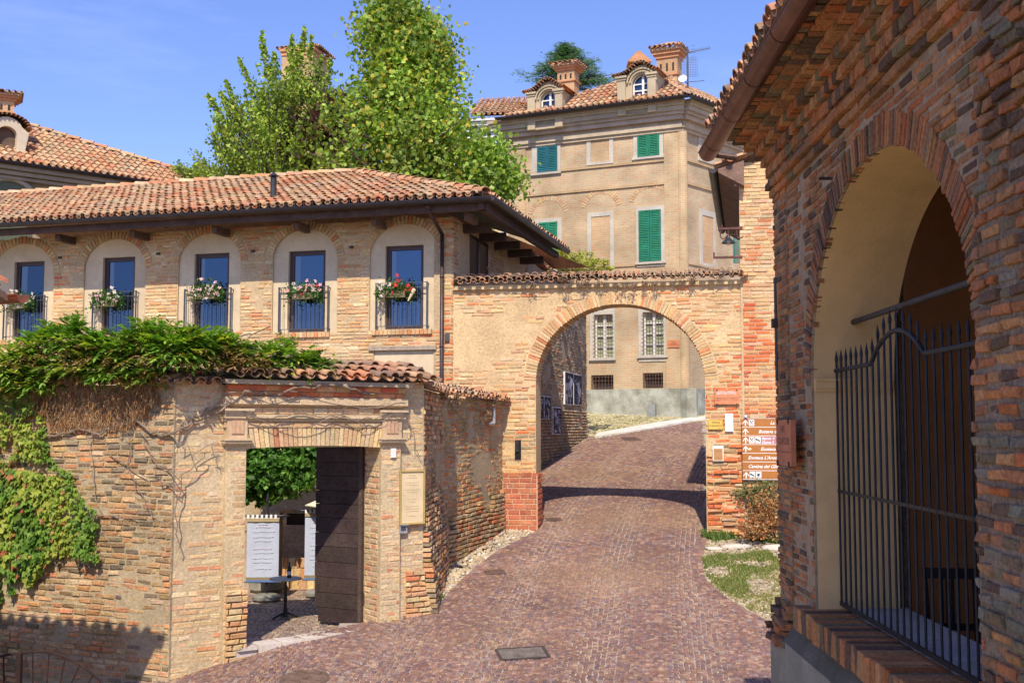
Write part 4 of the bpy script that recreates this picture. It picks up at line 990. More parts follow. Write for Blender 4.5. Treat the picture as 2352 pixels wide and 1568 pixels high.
# flower boxes hanging on the railings
FC = [((.80, .78, .74), (.7, .6, .6), 'white flowers', 0), ((.80, .48, .52), (.82, .68, .68), 'pale pink flowers', 1), ((.80, .50, .52), (.82, .74, .70), 'pink and white flowers', 2), ((.80, .42, .48), (.8, .7, .68), 'pink, white and few red flowers', 3), ((.70, .04, .04), (.80, .62, .62), 'red and pale pink flowers', 4)]
fxy = [(42, 695), (245, 690), (474, 672), (698, 672), (908, 668)]
pos = ['leftmost box', 'second box from the left', 'middle box of the five', 'fourth box from the left', 'rightmost box by the downpipe']
for (px, py), (f1, f2, nm, i) in zip(fxy, FC):
    r = random.Random(60 + i); s, z = HF.hit(px, py, .14)
    t = thing('flower_box', 'railing box of ' + nm + ', ' + pos[i], 'flower box', HF.w(s, z - .12, .14), 'flower boxes on the window railings')
    mb = MB(); mb.pbox(HF, s - .2, s + .2, z - .12, z - .0, .08, .2, (.16, .13, .07)); mb.build('planter', MT['wood'], t)
    mb = MB(); LC = [(.05, .13, .02), (.08, .19, .03), (.12, .26, .05), (.03, .08, .015)]
    for _ in range(1150):
        a = r.gauss(0, .13); b = r.gauss(0, .075); q = HF.w(s + max(-.33, min(.33, a * 1.3)), z + .03 + b - .5 * a * a * (1 if r.random() < .6 else 3), .14 + r.gauss(0, .055)); leaf(mb, q, .048, r, vary(r.choice(LC), .2, r), 0)
    mb.build('foliage', MT['leaf'], t)
    mb = MB(); n = 34
    for k in range(n):
        a = r.gauss(0, .15); c = HF.w(s + max(-.33, min(.33, a * 1.25)), z + .05 + r.gauss(0, .07), .14 + abs(r.gauss(.05, .03)))
        col = f1 if (r.random() < .5 if i < 4 else a > -.02) else f2
        if i == 3 and r.random() < .15: col = (.6, .03, .06)
        N = V((r.gauss(0, .4), -1, r.gauss(.3, .4))).normalized(); X = N.orthogonal().normalized(); Y = N.cross(X)
        for p in range(5):
            an = p * 1.257 + r.random(); d = X * math.cos(an) + Y * math.sin(an); e = X * math.cos(an + 1.57) + Y * math.sin(an + 1.57); sz = .034
            mb.add([c, c + d * sz * .7 + e * sz * .4 + N * .004, c + d * sz * 1.2, c + d * sz * .7 - e * sz * .4 + N * .004], [(0, 1, 2), (0, 2, 3)], vary(col, .1, r))
    mb.build('flowers', MT['petal'], t)
s, z = HF.hit(947, 678, .16); mb = MB(); a = HF.w(s + .045, z + .09, .2); b = HF.w(s - .06, z - .10, .2); mb.tube(a, b, .036, 10, (.70, .56, .34), r2=.014); mb.tube(a, a + (a - b).normalized() * .02, .036, 10, (.70, .56, .34), r2=.02)
tag(mb.build('horn_ornament', MT['paint']), 'cream tapered horn hung by a string on the rightmost balcony railing', 'ornament')
# =================================================================== gateway wall (AW)
ta = thing('gateway_wall', 'ochre brick wall with a broad round archway over the lane and a tile coping', 'gateway', AW.w(3, -1.8))
sc = lambda px, py=1000: AW.hit(px, py)[0]
aL, aR = sc(1231), sc(1621); aw_r = sc(1706); cm = (aL + aR) / 2; ztop_l = AW.hit(1045, 658)[1]; ztop_r = AW.hit(1700, 643)[1]; ztop = (ztop_l + ztop_r) / 2
zap = AW.hit((1231 + 1621) / 2, 698)[1]; zsp = AW.hit(1231, 880)[1]; ra, rb = (aR - aL) / 2, zap - zsp
TH = .55
ap = [(cm + ra * math.cos(math.pi * i / 36), zsp + rb * math.sin(math.pi * i / 36) ** .92) for i in range(37)]
out = [(-.0, -2.3), (aL, -2.1), ] + ap[::-1] + [(aR, -2.1), (aw_r, -2.1), (aw_r, ztop), (0, ztop)]
mb = MB(); mb.prism(AW, out, -TH, 0, col=(.58, .43, .26)); mb.build('masonry', MT['mortar'], ta)
def spans_a(z):
    o = .22
    if z < zsp: return [(0.02, aL), (aR, aw_r)]
    if z < zap + o:
        w = (ra + o) * math.sqrt(max(0, 1 - ((z - zsp) / (rb + o)) ** 2)); return [(0.02, cm - w), (cm + w, aw_r)]
    return [(0.02, aw_r)]
def sk_a(s, z):
    n = nz(s, z, 1.1, 81) + nz(s, z, 2.6, 82) * .6
    t = .28
    if s < 1.0 and z > .35: t = -.12
    if z > 1.9: t = .0
    if s > 3.6: t = .55
    if s < aL and z < -.1: t = .5
    return n > t
def col_a(s, z, r):
    if s > aR - .3 and z < 1.2 and r.random() < min(.8, .25 + (s - aR + .3) * .8): return r.choice(P_RED)
    if s < aL and z < .0: return r.choice(P_WARM + [(.35, .28, .19)] * 4 + P_RED[:3])
    return r.choice(P_PALE + P_WARM)
mb = MB()
brick_rows(mb, AW, -1.95, ztop - .04, spans_a, random.Random(81), course=.064, L=.24, proud=.008, dj=.006, jit=.005, colf=col_a, skipf=sk_a)
mb.build('brickwork', MT['brick'], ta); mb = MB()
brick_rows(mb, AW, -2.0, -.25, lambda z: [(aR + .01, aw_r + .55)], random.Random(82), course=.07, L=.26, proud=.03, dj=.028, jit=.010, pal=P_WARM + P_RED + P_OLD[:4], joint=.018, skipf=lambda s, z: nz(s, z, 2.2, 83) > .42)
mb.build('brickwork', MT['brick'], ta)
mb = MB(); voussoirs(mb, AW, cm, zsp, ra, rb, .20, 84, -TH + .01, .010, random.Random(83), P_WARM * 2 + P_PALE, t0=.03, t1=math.pi - .03, gap=.3, jit=.006); mb.build('arch_ring', MT['brick'], ta)
mb = MB(); a0 = sc(1156); zr_ = AW.hit(1190, 1090)[1]
brick_rows(mb, AW, -2.05, zr_, lambda z: [(a0, aL + .02)], random.Random(84), course=.088, L=.20, joint=.014, proud=.05, dj=.003, jit=.002, pal=[(.45, .15, .085), (.50, .19, .10), (.40, .13, .08)])
brick_rows(mb, Plane(*AW.w(aL + .035, 0, .04).to_2d(), AW.deg + 90), -2.05, zr_, lambda z: [(0, .5)], random.Random(85), course=.088, L=.20, joint=.014, proud=.004, dj=.003, jit=.002, pal=[(.50, .14, .075), (.55, .18, .09)])
mb.pbox(AW, a0, aL + .03, -2.2, zr_ - .005, .0, .040, (.52, .36, .27)); mb.build('brick_base', MT['brick'], ta)
mb = MB(); s0, z0, s1, z1 = AW.rect(1183, 1010, 1197, 1055); mb.pbox(AW, s0, s1, z0, z1, -.2, .02, (.025, .02, .02)); mb.pbox(AW, s0 + .01, s1 - .03, z1 - .20, z1 - .01, .02, .05, (.05, .045, .055)); mb.build('slot', MT['iron'], ta)
mb = MB(); uu = AW.w(aw_r, ztop_r) - AW.w(0, ztop_l); mb.pbox(AW, 0, aw_r, ztop - .07, ztop + .0, .001, .07, (.56, .43, .26)); mb.build('string_course', MT['mortar'], ta)
mb = MB(); r = random.Random(86); ztl = AW.hit(1045, 652)[1]
roof(mb, AW.w(-.0, ztop + .01, .15), AW.u, (-AW.n * .94 + V((0, 0, .30))), aw_r + .0, .42, .157, .21, r, P_TDARK + P_TILE[:5], jit=1.7)
roof(mb, AW.w(.07, ztop + .05, .12), AW.u, (-AW.n * .94 + V((0, 0, .30))), aw_r - .1, .42, .157, .21, r, P_TDARK, jit=1.7)
mb.build('coping', MT['tile'], ta)
# dry stonecrop tufts on the coping
r = random.Random(87)
mb = MB()
for px, py, k in ((1258, 625, 0), (1290, 640, 1), (1222, 655, 1), (1298, 660, 1), (1342, 652, 1), (1425, 655, 1), (1450, 657, 1), (1505, 653, 1), (1590, 643, 1), (1560, 640, .6), (1380, 650, .7), (1480, 650, .6), (1650, 640, .6)):
    s, z = AW.hit(px, py, .15); c = AW.w(s, z + .03, .16)
    for _ in range(int(90 * max(k, .4))):
        q = c + V((r.gauss(0, .045), r.gauss(0, .03), -abs(r.gauss(0, .05)))); leaf(mb, q, .03, r, vary(r.choice([(.27, .15, .10), (.33, .22, .13), (.22, .13, .10), (.3, .26, .14)]), .2, r), 0)
for px, py, Pp in ((1117, 955, SW), (1048, 918, SW), (1132, 925, SW), (1020, 915, SW)):
    s, z = Pp.hit(px, py, .1); c = Pp.w(s, z + .08, .12)
    for _ in range(150):
        q = c + V((r.gauss(0, .03), r.gauss(0, .05), -abs(r.gauss(0, .08)))); leaf(mb, q, .03, r, vary(r.choice([(.30, .17, .10), (.36, .22, .12), (.24, .14, .10)]), .2, r), 0)
tag(mb.build('stonecrop', MT['dry_leaf']), 'brown dried stonecrop tufts hanging from the tile copings of the gateway and side wall', 'plants', kind='stuff')
# wall that climbs the lane beyond the gateway
tr = thing('lane_wall', 'tall grey-brown wall of brick over rounded river stones, left of the lane beyond the gateway', 'wall', HS.w(8, 0))
mb = MB(); mb.prism(HS, [(5.21, -1.5), (11.6, -.4), (11.6, 3.35), (5.21, 3.7)], -.4, 0, col=(.40, .33, .24)); mb.build('masonry', MT['mortar'], tr)
P_RUB = [(.38, .28, .19)] * 3 + [(.32, .25, .18)] * 3 + [(.42, .34, .24)] * 3 + [(.36, .2, .13)] * 2 + [(.28, .24, .2)] * 2
mb = MB(); brick_rows(mb, HS, .2, 3.3, lambda z: [(1.2 if z < 1.6 else 5.2, 11.6)], random.Random(88), course=.07, L=.22, proud=.012, dj=.009, jit=.006, pal=P_RUB, skipf=lambda s, z: nz(s, z, 1.4, 91) > .3); mb.build('brickwork', MT['brick_old'], tr)
mb = MB(); r = random.Random(89)                                     # cobble footing as individual stones
z = -2.0
while z < .5:
    s = 1.0 + r.uniform(0, .1)
    while s < 11.6:
        g = HS.w(s, 0); zb = gz(g.x, g.y)
        l = r.uniform(.09, .17)
        if zb - .1 < z < min(zb + 1.35, .45) and not (nz(s, z, 1.3, 93) > .35):
            cc = vary(r.choice(P_RUB + [(.45, .38, .28), (.25, .2, .15)]), .2, r); h = r.uniform(.05, .075); n = 7; vs = []
            for e, dd in ((1, .0), (.9, .03), (.5, .055)):
                for i in range(n): a = 6.283 * i / n; vs.append(HS.w(s + l / 2 * e * math.cos(a), z + h / 2 * e * math.sin(a), dd + r.uniform(-.004, .004)))
            mb.add(vs, [(k * n + i, k * n + (i + 1) % n, (k + 1) * n + (i + 1) % n, (k + 1) * n + i) for k in (0, 1) for i in range(n)] + [tuple(range(2 * n, 3 * n))], cc)
        s += l + .012
    z += .072
mb.build('cobble_footing', MT['brick_old'], tr)
mb = MB(); a = HS.w(5.2, 3.72, .1); b = HS.w(11.6, 3.37, .1); roof(mb, a, b - a, (-HS.n * .95 + V((0, 0, .3))), (b - a).length, .5, .17, .26, random.Random(90), P_TDARK); mb.build('coping', MT['tile'], tr)
# photographs hung on that wall
def photo(px0, px1, py0, py1, lab, seed, d=.05):
    s0, z0, s1, z1 = HS.rect(px0, py0, px1, py1, d); r = random.Random(seed)
    t = thing('photo_panel', lab, 'photograph', HS.w((s0 + s1) / 2, z0), 'photographs on the lane wall')
    mb = MB(); mb.pbox(HS, s0, s1, z0, z1, .005, d, (.72, .70, .72)); mb.build('panel', MT['paint'], t)
    mb = MB(); mb.pbox(HS, s0 + .015, s1 - .015, z0 + .015, z1 - .015, d + .001, d + .003, (.05, .045, .06)); w, h = s1 - s0, z1 - z0
    for k in range(26):                       # soft grey figures and lights of a monochrome picture
        a = s0 + w * r.uniform(.15, .8); b = z0 + h * r.uniform(.08, .85); ww = w * r.uniform(.04, .16); hh = h * r.uniform(.03, .16); g = r.uniform(.08, .5); n = 8
        vs = [HS.w(min(s1 - .02, max(s0 + .02, a + ww * math.cos(6.283 * i / n))), min(z1 - .02, max(z0 + .02, b + hh * math.sin(6.283 * i / n) * r.uniform(.7, 1.1))), d + .0035 + k * .0002) for i in range(n)]
        mb.add(vs, [tuple(range(n))], (g * .95, g * .93, g * 1.08))
    mb.build('picture', MT['matte'], t)
photo(1233, 1249, 908, 962, 'black and white photograph panel, lowest left pair, left of the two', 1)
photo(1250.5, 1265, 910, 963, 'black and white photograph panel, lowest left pair, right of the two', 2)
photo(1271, 1290, 935, 997, 'single black and white photograph panel hanging lower between the pairs', 3)
photo(1298, 1317, 855, 929, 'tall black and white photograph panel, upper right pair, left of the two', 4)
photo(1318, 1336, 860, 930, 'tall dark photograph panel of a figure, upper right pair, right of the two', 5)
# =================================================================== corner building right of the gateway
tc = thing('corner_building', 'tall narrow red-orange brick building joined to the right side of the gateway', 'building', AW.w(aw_r + 1.5, -1.9))
XW = AW.sub(aw_r, AW.deg, .03); xt = AW.hit(1740, 378)[1]
mb = MB(); wd = 3.4; sl_ = [(0, -2.2), (wd, -2.2), (wd, xt + .3), (0, xt)]
q = [XW.w(*p, 0) for p in sl_]; bkv = V((.205, .979, 0)) * 9
mb.add(q + [p + bkv for p in q], [(0, 1, 2, 3), (0, 3, 7, 4), (3, 2, 6, 7), (1, 5, 6, 2), (4, 7, 6, 5)], (.55, .40, .26)); mb.build('masonry', MT['mortar'], tc)
def col_x(s, z, r): return r.choice(P_RED + P_WARM[:6]) if z < 2.2 + nz(s, z, 1, 7) * .6 else r.choice(P_PALE + P_WARM)
mb = MB(); brick_rows(mb, XW, -2.0, xt + .05, lambda z: [(0.0 if z > ztop else .03, 1.5)], random.Random(95), course=.0645, L=.24, joint=.014, proud=.009, dj=.006, jit=.004, colf=col_x, skipf=lambda s, z: nz(s, z, 1.7, 95) > .5)
mb.build('brickwork', MT['brick'], tc); mb = MB()
brick_rows(mb, XW, -2.0, -.9, lambda z: [(0.0, 1.6)], random.Random(96), course=.075, L=.26, proud=.06, dj=.04, jit=.012, pal=P_OLD + P_WARM, joint=.018)
mb.build('brickwork', MT['brick'], tc)
XS = Plane(XW.o.x, XW.o.y, 78.2)
mb = MB(); mb.pbox(XW, .02, .05, -1.7, -.55, .01, .05, (.09, .06, .05)); mb.build('downpipe', MT['rust'], tc)
# its eaves along the lane, seen from below
mb = MB(); zL = xt - .1; A = XW.w(-.12, zL, .22); B = A + V((.205, .979, 0)) * 6
nl = V((-.979, .205, 0))
mb.add([A + nl * .22, B + nl * .22, B - nl * .2 + V((0, 0, .12)), A - nl * .2 + V((0, 0, .12)), A + nl * .22 - V((0, 0, .06)), B + nl * .22 - V((0, 0, .06)), B - nl * .2 - V((0, 0, .3)), A - nl * .2 - V((0, 0, .3))], [(0, 1, 2, 3), (4, 7, 6, 5), (0, 4, 5, 1), (0, 3, 7, 4)], (.18, .11, .08)); mb.build('eaves', MT['wood'], tc)
mb = MB(); roof(mb, A + nl * .24 + V((0, 0, .02)), V((.205, .979, 0)), (-nl * .93 + V((0, 0, .36))), 6, 1.2, .17, .26, random.Random(97), P_TDARK); roof(mb, XW.w(-.3, xt - .02, .3), XW.u, V((0, 0, .25)) - XW.n * .97, .1, .3, .16, .25, random.Random(98), P_TDARK); mb.build('roof', MT['tile'], tc)
gutter(A + nl * .30, B + nl * .30, .07, 'gutter', tc)
mb = MB(); a = XW.rect(1686, 372, 1700, 425); mb.pbox(XW, a[0] - .0, a[2], a[1], a[3], -.1, -.05, (.45, .48, .55)); mb.build('electric_box', MT['paint'], tc)
# iron brackets with hooks + bell lamp
for nm, py, lab in (('iron_bracket', 524, 'upper rusty iron bracket with a curled hook, above the bell lamp'), ('iron_bracket', 590, 'lower rusty iron bracket with an upturned tip, under the bell lamp')):
    s0, z0 = XW.hit(1705, py); s1 = XW.hit(1650 if py < 560 else 1638, py)[0]
    mb = MB(); mb.pbox(XW, s1, s0, z0 - .018, z0 + .018, -.02, .02, (.13, .06, .05))
    if py < 560:
        for ss in (s1 + .03, s1 + .30):
            pts = [XW.w(ss, z0 - .01)] + [XW.w(ss + .05 + .05 * math.cos(t), z0 - .11 + .05 * math.sin(t) * 1.2) for t in [math.pi + i * .5 for i in range(7)]]; mb.path(pts, .010, 6, (.13, .06, .05))
        mb.tube(XW.w(s1 + .06, z0), XW.w(s1 + .06, z0 + .07), .01, 6, (.13, .06, .05))
    else: mb.tube(XW.w(s1 + .015, z0), XW.w(s1 + .015, z0 + .09), .012, 6, (.13, .06, .05))
    tag(mb.build(nm, MT['rust']), lab, 'bracket')
s0, z0 = XW.hit(1673, 556); c = XW.w(s0, z0)
tl = thing('bell_lamp', 'dark metal bell-shaped street lamp under the upper iron bracket', 'lamp', c)
mb = MB(); mb.lathe(c, [(.115, -.02), (.105, .0), (.055, .045), (.03, .08), (.02, .12)], 16, (.045, .05, .055)); mb.build('lamp_shade', MT['gutter'], tl)
mb = MB(); mb.lathe(c, [(.03, -.045), (.04, -.02), (.03, .0)], 10, (.5, .5, .5)); mb.build('bulb', MT['paint'], tl)
mb = MB(); mb.tube(c + V((0, 0, .1)), c + V((0, 0, .2)), .01, 6, (.1, .06, .05)); mb.tube(c + V((0, 0, .12)), c + V((.16, 0, .12)), .01, 6, (.1, .06, .05)); mb.build('stem', MT['iron'], tl)
# green shutters of a house glimpsed past the corner
a = at(1684, 520, 27.5); b = at(1702, 605, 27.5); t = thing('green_shutter', 'teal green louvred shutter glimpsed behind the iron brackets', 'shutter', (a.x, a.y, b.z))
mb = MB(); P = Plane(a.x, a.y, -24); w = .26; mb.pbox(P, 0, .03, b.z, a.z, 0, .04, (.02, .2, .16)); mb.pbox(P, w - .03, w, b.z, a.z, 0, .04, (.02, .2, .16)); mb.build('frame', MT['shutter'], t)
mb = MB(); z = b.z
while z < a.z: mb.pbox(P, .03, w - .03, z, z + .03, .005, .03, (.02, .16, .14)); z += .05
mb.build('louvre', MT['shutter'], t)
# =================================================================== signs on the right pillar
def ps2(x0, y0, x1, y1): return AW.rect(x0, y0, x1, y1, .05)
a = ps2(1641, 895, 1698, 928)
t = thing('town_plaque', 'terracotta CENTRO STORICO plaque with a white skyline, top of the gateway pillar', 'plaque', AW.w((a[0] + a[2]) / 2, a[1]))
TC = (.56, .22, .11)
mb = MB(); mb.pbox(AW, a[0], a[2], a[1], a[3], .02, .055, TC); mb.pbox(AW, a[0], a[2], a[1] + .064, a[1] + .069, .055, .058, (.35, .13, .07)); mb.build('panel', MT['stone'], t)
text('CENTRO STORICO', AW, a[0] + .012, a[1] + .085, .036, .055, MT['paint'], t, col=(.12, .03, .03), width=(a[2] - a[0]) - .024, bold=.005)
mb = MB(); r = random.Random(5); k = a[0] + .035
while k < a[2] - .05:
    for row in range(3):
        w = r.uniform(.012, .022); z = a[3] - .04 - row * .018 - .008 * math.sin(k * 40); mb.pbox(AW, k, k + w * .8, z, z + .012, .055, .060, (.72, .62, .55))
    k += .02
mb.build('relief', MT['paint'], t)
mb = MB()
for x in (a[0] + .03, a[2] - .05):
    for z in (a[1] - .008, a[3] - .014): mb.pbox(AW, x, x + .018, z, z + .022, .02, .064, (.1, .05, .05))
mb.build('clamp', MT['iron'], t)
a = ps2(1627, 963, 1660, 986)
t = thing('gate_plate', 'yellow plate reading PORTALE DI SAN ROCCO on the gateway pillar', 'sign', AW.w((a[0] + a[2]) / 2, a[1]))
mb = MB(); mb.pbox(AW, a[0], a[2], a[1], a[3], .03, .045, (.70, .46, .09)); mb.build('panel', MT['sign'], t)
mb = MB(); K = (.2, .12, .03)
for q in ((a[0] + .006, a[2] - .006, a[3] - .010, a[3] - .007), (a[0] + .006, a[2] - .006, a[1] + .007, a[1] + .010)): mb.pbox(AW, *q, .045, .046, K)
for q in ((a[0] + .006, a[0] + .009, a[1] + .01, a[3] - .01), (a[2] - .009, a[2] - .006, a[1] + .01, a[3] - .01)): mb.pbox(AW, *q, .045, .046, K)
mb.build('border', MT['sign'], t)
text('PORTALE', AW, a[0] + .055, a[3] - .065, .042, .045, MT['sign'], t, col=(.02, .02, .02), width=.13, bold=.012); text('DI SAN ROCCO', AW, a[0] + .02, a[3] - .118, .042, .045, MT['sign'], t, col=(.02, .02, .02), width=(a[2] - a[0]) - .04, bold=.012); text('SEC. XV', AW, a[2] - .065, a[1] + .014, .017, .045, MT['sign'], t, col=(.05, .03, .02))
a = ps2(1665.5, 949, 1684, 991)
t = thing('camera_notice', 'white upright notice with a security camera drawing, right of the yellow plate', 'sign', AW.w((a[0] + a[2]) / 2, a[1]))
mb = MB(); mb.pbox(AW, a[0], a[2], a[1], a[3], .03, .042, (.74, .76, .80)); mb.build('panel', MT['sign'], t)
mb = MB(); K = (.35, .42, .55); m = (a[0] + a[2]) / 2
for p, q in (((m - .04, a[3] - .045), (m + .02, a[3] - .03)), ((m + .02, a[3] - .03), (m + .02, a[3] - .055)), ((m + .02, a[3] - .055), (m - .035, a[3] - .07)), ((m - .035, a[3] - .07), (m - .04, a[3] - .045)), ((m + .005, a[3] - .06), (m - .0, a[3] - .10)), ((m, a[3] - .10), (m - .035, a[3] - .105))): mb.tube(AW.w(*p, .043), AW.w(*q, .043), .0025, 4, K)
z = a[3] - .14
while z > a[1] + .03: mb.pbox(AW, a[0] + .018, a[2] - .018 - rng.uniform(0, .03), z, z + .003, .042, .043, (.62, .66, .72)); z -= .011
mb.pbox(AW, a[0], a[2], a[3] - .006, a[3] - .003, .042, .0435, (.1, .12, .15)); mb.pbox(AW, a[0], a[2], a[1] + .003, a[1] + .006, .042, .0435, (.1, .12, .15)); mb.build('print', MT['sign'], t)
a = ps2(1637, 1023, 1662, 1058)
t = thing('info_card', 'small brown card in a white border, lowest on the gateway pillar', 'sign', AW.w((a[0] + a[2]) / 2, a[1]))
mb = MB(); mb.pbox(AW, a[0], a[2], a[1], a[3], .06, .07, (.76, .72, .66)); mb.build('backing', MT['sign'], t)
mb = MB(); mb.pbox(AW, a[0] + .015, a[2] - .015, a[1] + .012, a[3] - .045, .0705, .073, (.46, .24, .09)); mb.build('panel', MT['sign'], t)
mb = MB(); k = a[0] + .015
while k < a[2] - .03: mb.pbox(AW, k, k + .012, a[3] - .05, a[3] - .035, .0735, .075, (.76, .72, .66)); k += .025
for i in range(3): mb.pbox(AW, a[0] + .03, a[2] - .03, a[3] - .075 - i * .014, a[3] - .071 - i * .014, .0735, .0745, (.35, .18, .08))
for i in range(2): mb.pbox(AW, a[0] + .03, a[2] - .03, a[1] + .04 + i * .014, a[1] + .044 + i * .014, .0735, .0745, (.35, .18, .08))
mb.build('print', MT['sign'], t)
# direction sign: seven brown boards
a = XW.rect(1705, 961, 1838, 1101, .08); nb = 7; hb = (a[3] - a[1]) / nb; bw = XW.hit(1862, 1000, .08)[0] - a[0]
t = thing('direction_sign', 'brown seven-row visitor sign with white arrows and script names beside the gateway', 'sign', XW.w(a[0] + bw / 2, a[1]))
BR_ = (.40, .155, .035); WH = (.80, .80, .78)
rows = [('La Luna nel', ['fork'], .62), ('Bottega dei', [], .36), ('Borgo V', ['fork', 'bed'], .64), ('Enoteca la Cin', [], .40), ("Enoteca L'Aromatario", None, .08), ('Cantina del Glicine', None, .08), ('Casa', ['bed', 'cup'], .86)]
mb = MB(); mb.pbox(XW, a[0], a[0] + bw, a[1] - .01, a[3] + .01, .065, .078, (.5, .5, .5)); mb.build('backing', MT['gutter'], t)
def arrow(mb, x, z, h):
    mb.pbox(XW, x - .008, x + .008, z, z + h * .8, .0925, .094, WH)
    for sg in (-1, 1):
        q = [XW.w(x, z + h, .0945), XW.w(x + sg * .045, z + h * .45, .0945), XW.w(x + sg * .045, z + h * .25, .0945), XW.w(x, z + h * .78, .0945)]; mb.add(q if sg > 0 else q[::-1], [(3, 2, 1, 0)], WH)
def disc(mb, x, z, rx, rz, col, d, n=12): mb.add([XW.w(x + rx * math.cos(6.283 * i / n), z + rz * math.sin(6.283 * i / n), d) for i in range(n)], [tuple(range(n))], col)
def bar(mb, x0, z0, x1, z1, w, col, d):
    dx, dz = x1 - x0, z1 - z0; l = math.hypot(dx, dz); nx, n2 = -dz / l * w, dx / l * w
    mb.add([XW.w(x0 - nx, z0 - n2, d), XW.w(x1 - nx, z1 - n2, d), XW.w(x1 + nx, z1 + n2, d), XW.w(x0 + nx, z0 + n2, d)], [(0, 1, 2, 3)], col)
for i, (tx, ic, off) in enumerate(rows):
    z1 = a[3] - i * hb; z0 = z1 - hb + .008
    mb = MB(); mb.pbox(XW, a[0], a[0] + bw, z0, z1, .078, .092, BR_); bd = mb.build('board', MT['sign'], t)
    mb = MB(); mb.pbox(XW, a[0], a[0] + bw, z0 - .008, z0, .078, .093, WH); x = a[0] + .055; h = hb * .72
    if ic is not None: arrow(mb, x, z0 + hb * .1, h)
    x += .055
    if i == 3: disc(mb, x + .012, z0 + hb * .45, .026, .022, (.75, .5, .2), .0935); disc(mb, x + .012, z0 + hb * .5, .014, .012, (.8, .7, .5), .0938); x += .03
    for k in ic or []:
        mb.pbox(XW, x, x + .085, z0 + hb * .12, z0 + hb * .84, .092, .0935, WH); cx, cz = x + .042, z0 + hb * .48; B = (.02, .02, .02)
        if k == 'fork':
            bar(mb, cx - .026, cz - .03, cx + .022, cz + .026, .004, B, .0942); bar(mb, cx + .026, cz - .03, cx - .022, cz + .026, .004, B, .0945); disc(mb, cx - .02, cz + .024, .010, .013, B, .0947)
            for e in (-.007, 0, .007): bar(mb, cx + .014 + e, cz + .018, cx + .026 + e, cz + .036, .002, B, .0947)
        elif k == 'bed':
            bar(mb, cx - .03, cz + .012, cx + .028, cz - .016, .010, B, .0942); bar(mb, cx - .032, cz + .028, cx - .032, cz - .006, .003, B, .0944); bar(mb, cx + .03, cz - .002, cx + .03, cz - .032, .003, B, .0944); disc(mb, cx - .02, cz + .02, .009, .007, B, .0946)
        else:
            bar(mb, cx - .005, cz - .018, cx - .005, cz + .02, .018, B, .0942); disc(mb, cx + .02, cz + .004, .011, .012, B, .0943); disc(mb, cx + .021, cz + .004, .006, .007, WH, .0945); bar(mb, cx - .03, cz - .028, cx + .028, cz - .028, .003, B, .0943)
        x += .10
    if i == 2: mb.pbox(XW, x - .005, a[0] + bw - .03, z0 + .004, z1 - .004, .092, .0932, (.45, .2, .22))
    mb.build('pictogram', MT['sign'], t, bd)
    sz = hb * .52; tx_ = a[0] + bw * off if ic is None else max(x + .015, a[0] + .72 * off)
    if i in (2, 6): text('Borgo V' if i == 2 else 'Casa', XW, tx_ if i == 6 else x + .0, z0 + hb * .52, hb * .42, .0935, MT['sign'], t, bd, shear=.35, col=WH, bold=.02); text('Donna S' if i == 2 else 'Bed &', XW, tx_ if i == 6 else x + .0, z0 + hb * .10, hb * .38, .0935, MT['sign'], t, bd, shear=.35, col=WH, bold=.02)
    else: text(tx, XW, tx_, z0 + hb * .28, sz, .092, MT['sign'], t, bd, shear=.35, col=WH, bold=.02)
mb = MB(); c = XW.w(a[0] + .06, a[3] + .03, .1)
mb.lathe(c, [(.0, -.02), (.028, -.015), (.034, .0), (.028, .02), (.0, .032)], 10, (.6, .6, .62)); tag(mb.build('spotlight_knob', MT['gutter']), 'little round grey lamp knob on the top left corner of the brown sign', 'lamp')
q = XW.hit(1762, 956, .02); text('Neive', XW, q[0], q[1], .075, .022, MT['sign'], None, shear=.4, col=(.04, .03, .03), name='painted_name'); o = bpy.data.objects['painted_name']; tag(o, 'black script word painted on the bricks just above the brown sign', 'lettering')
# weeds below the sign
def tuft(name, lab, cat, cs, n, size, cols, seed, mat, hz, stems, stcol, root):
    r = random.Random(seed); t = thing(name, lab, cat, root)
    mb = MB(); sm = MB()
    for k in range(stems):
        c, rad = r.choice(cs); e = c + V((r.uniform(-1, 1) * rad[0], r.uniform(-1, 1) * rad[1], r.uniform(-.8, 1) * rad[2])); b = V(root) + V((r.gauss(0, .08), r.gauss(0, .04), 0))
        m = b.lerp(e, .55) + V((0, 0, .06)); sm.path([b, m, e], .004, 4, stcol)
        for j in range(n // stems):
            f = r.uniform(.15, 1.1); q = m.lerp(e, f) + V((r.gauss(0, .03), r.gauss(0, .03), r.gauss(0, .03))); leaf(mb, q, size, r, vary(r.choice(cols), .25, r), 2 if r.random() < .6 else 0)
    mb.build('foliage', MT[mat], t); sm.build('stem', MT['bark'], t)
c = gp(1752, 1238); fwd = V((0, -.25, 0))
tuft('dry_bush', 'rust-red dried bush against the brick wall under the brown sign', 'bush', [(at(1762, 1215, 18.1), (.40, .25, .24)), (at(1742, 1175, 18.2), (.16, .2, .34)), (at(1775, 1160, 18.1), (.16, .2, .36)), (at(1725, 1220, 18.0), (.22, .2, .12))], 3000, .042, [(.50, .16, .05), (.55, .24, .08), (.42, .2, .08), (.5, .35, .15), (.3, .2, .1)], 71, 'dry_leaf', 0, 150, (.3, .2, .12), c)
tuft('green_weed', 'grey-green leafy weed growing from the wall just below the brown sign', 'bush', [(at(1735, 1125, 18.5), (.36, .12, .14)), (at(1765, 1130, 18.4), (.25, .12, .2)), (at(1750, 1150, 18.4), (.2, .1, .14))], 2600, .04, [(.15, .22, .06), (.22, .28, .1), (.3, .32, .14), (.12, .17, .05)], 72, 'leaf', 0, 90, (.25, .22, .12), at(1750, 1170, 18.6))
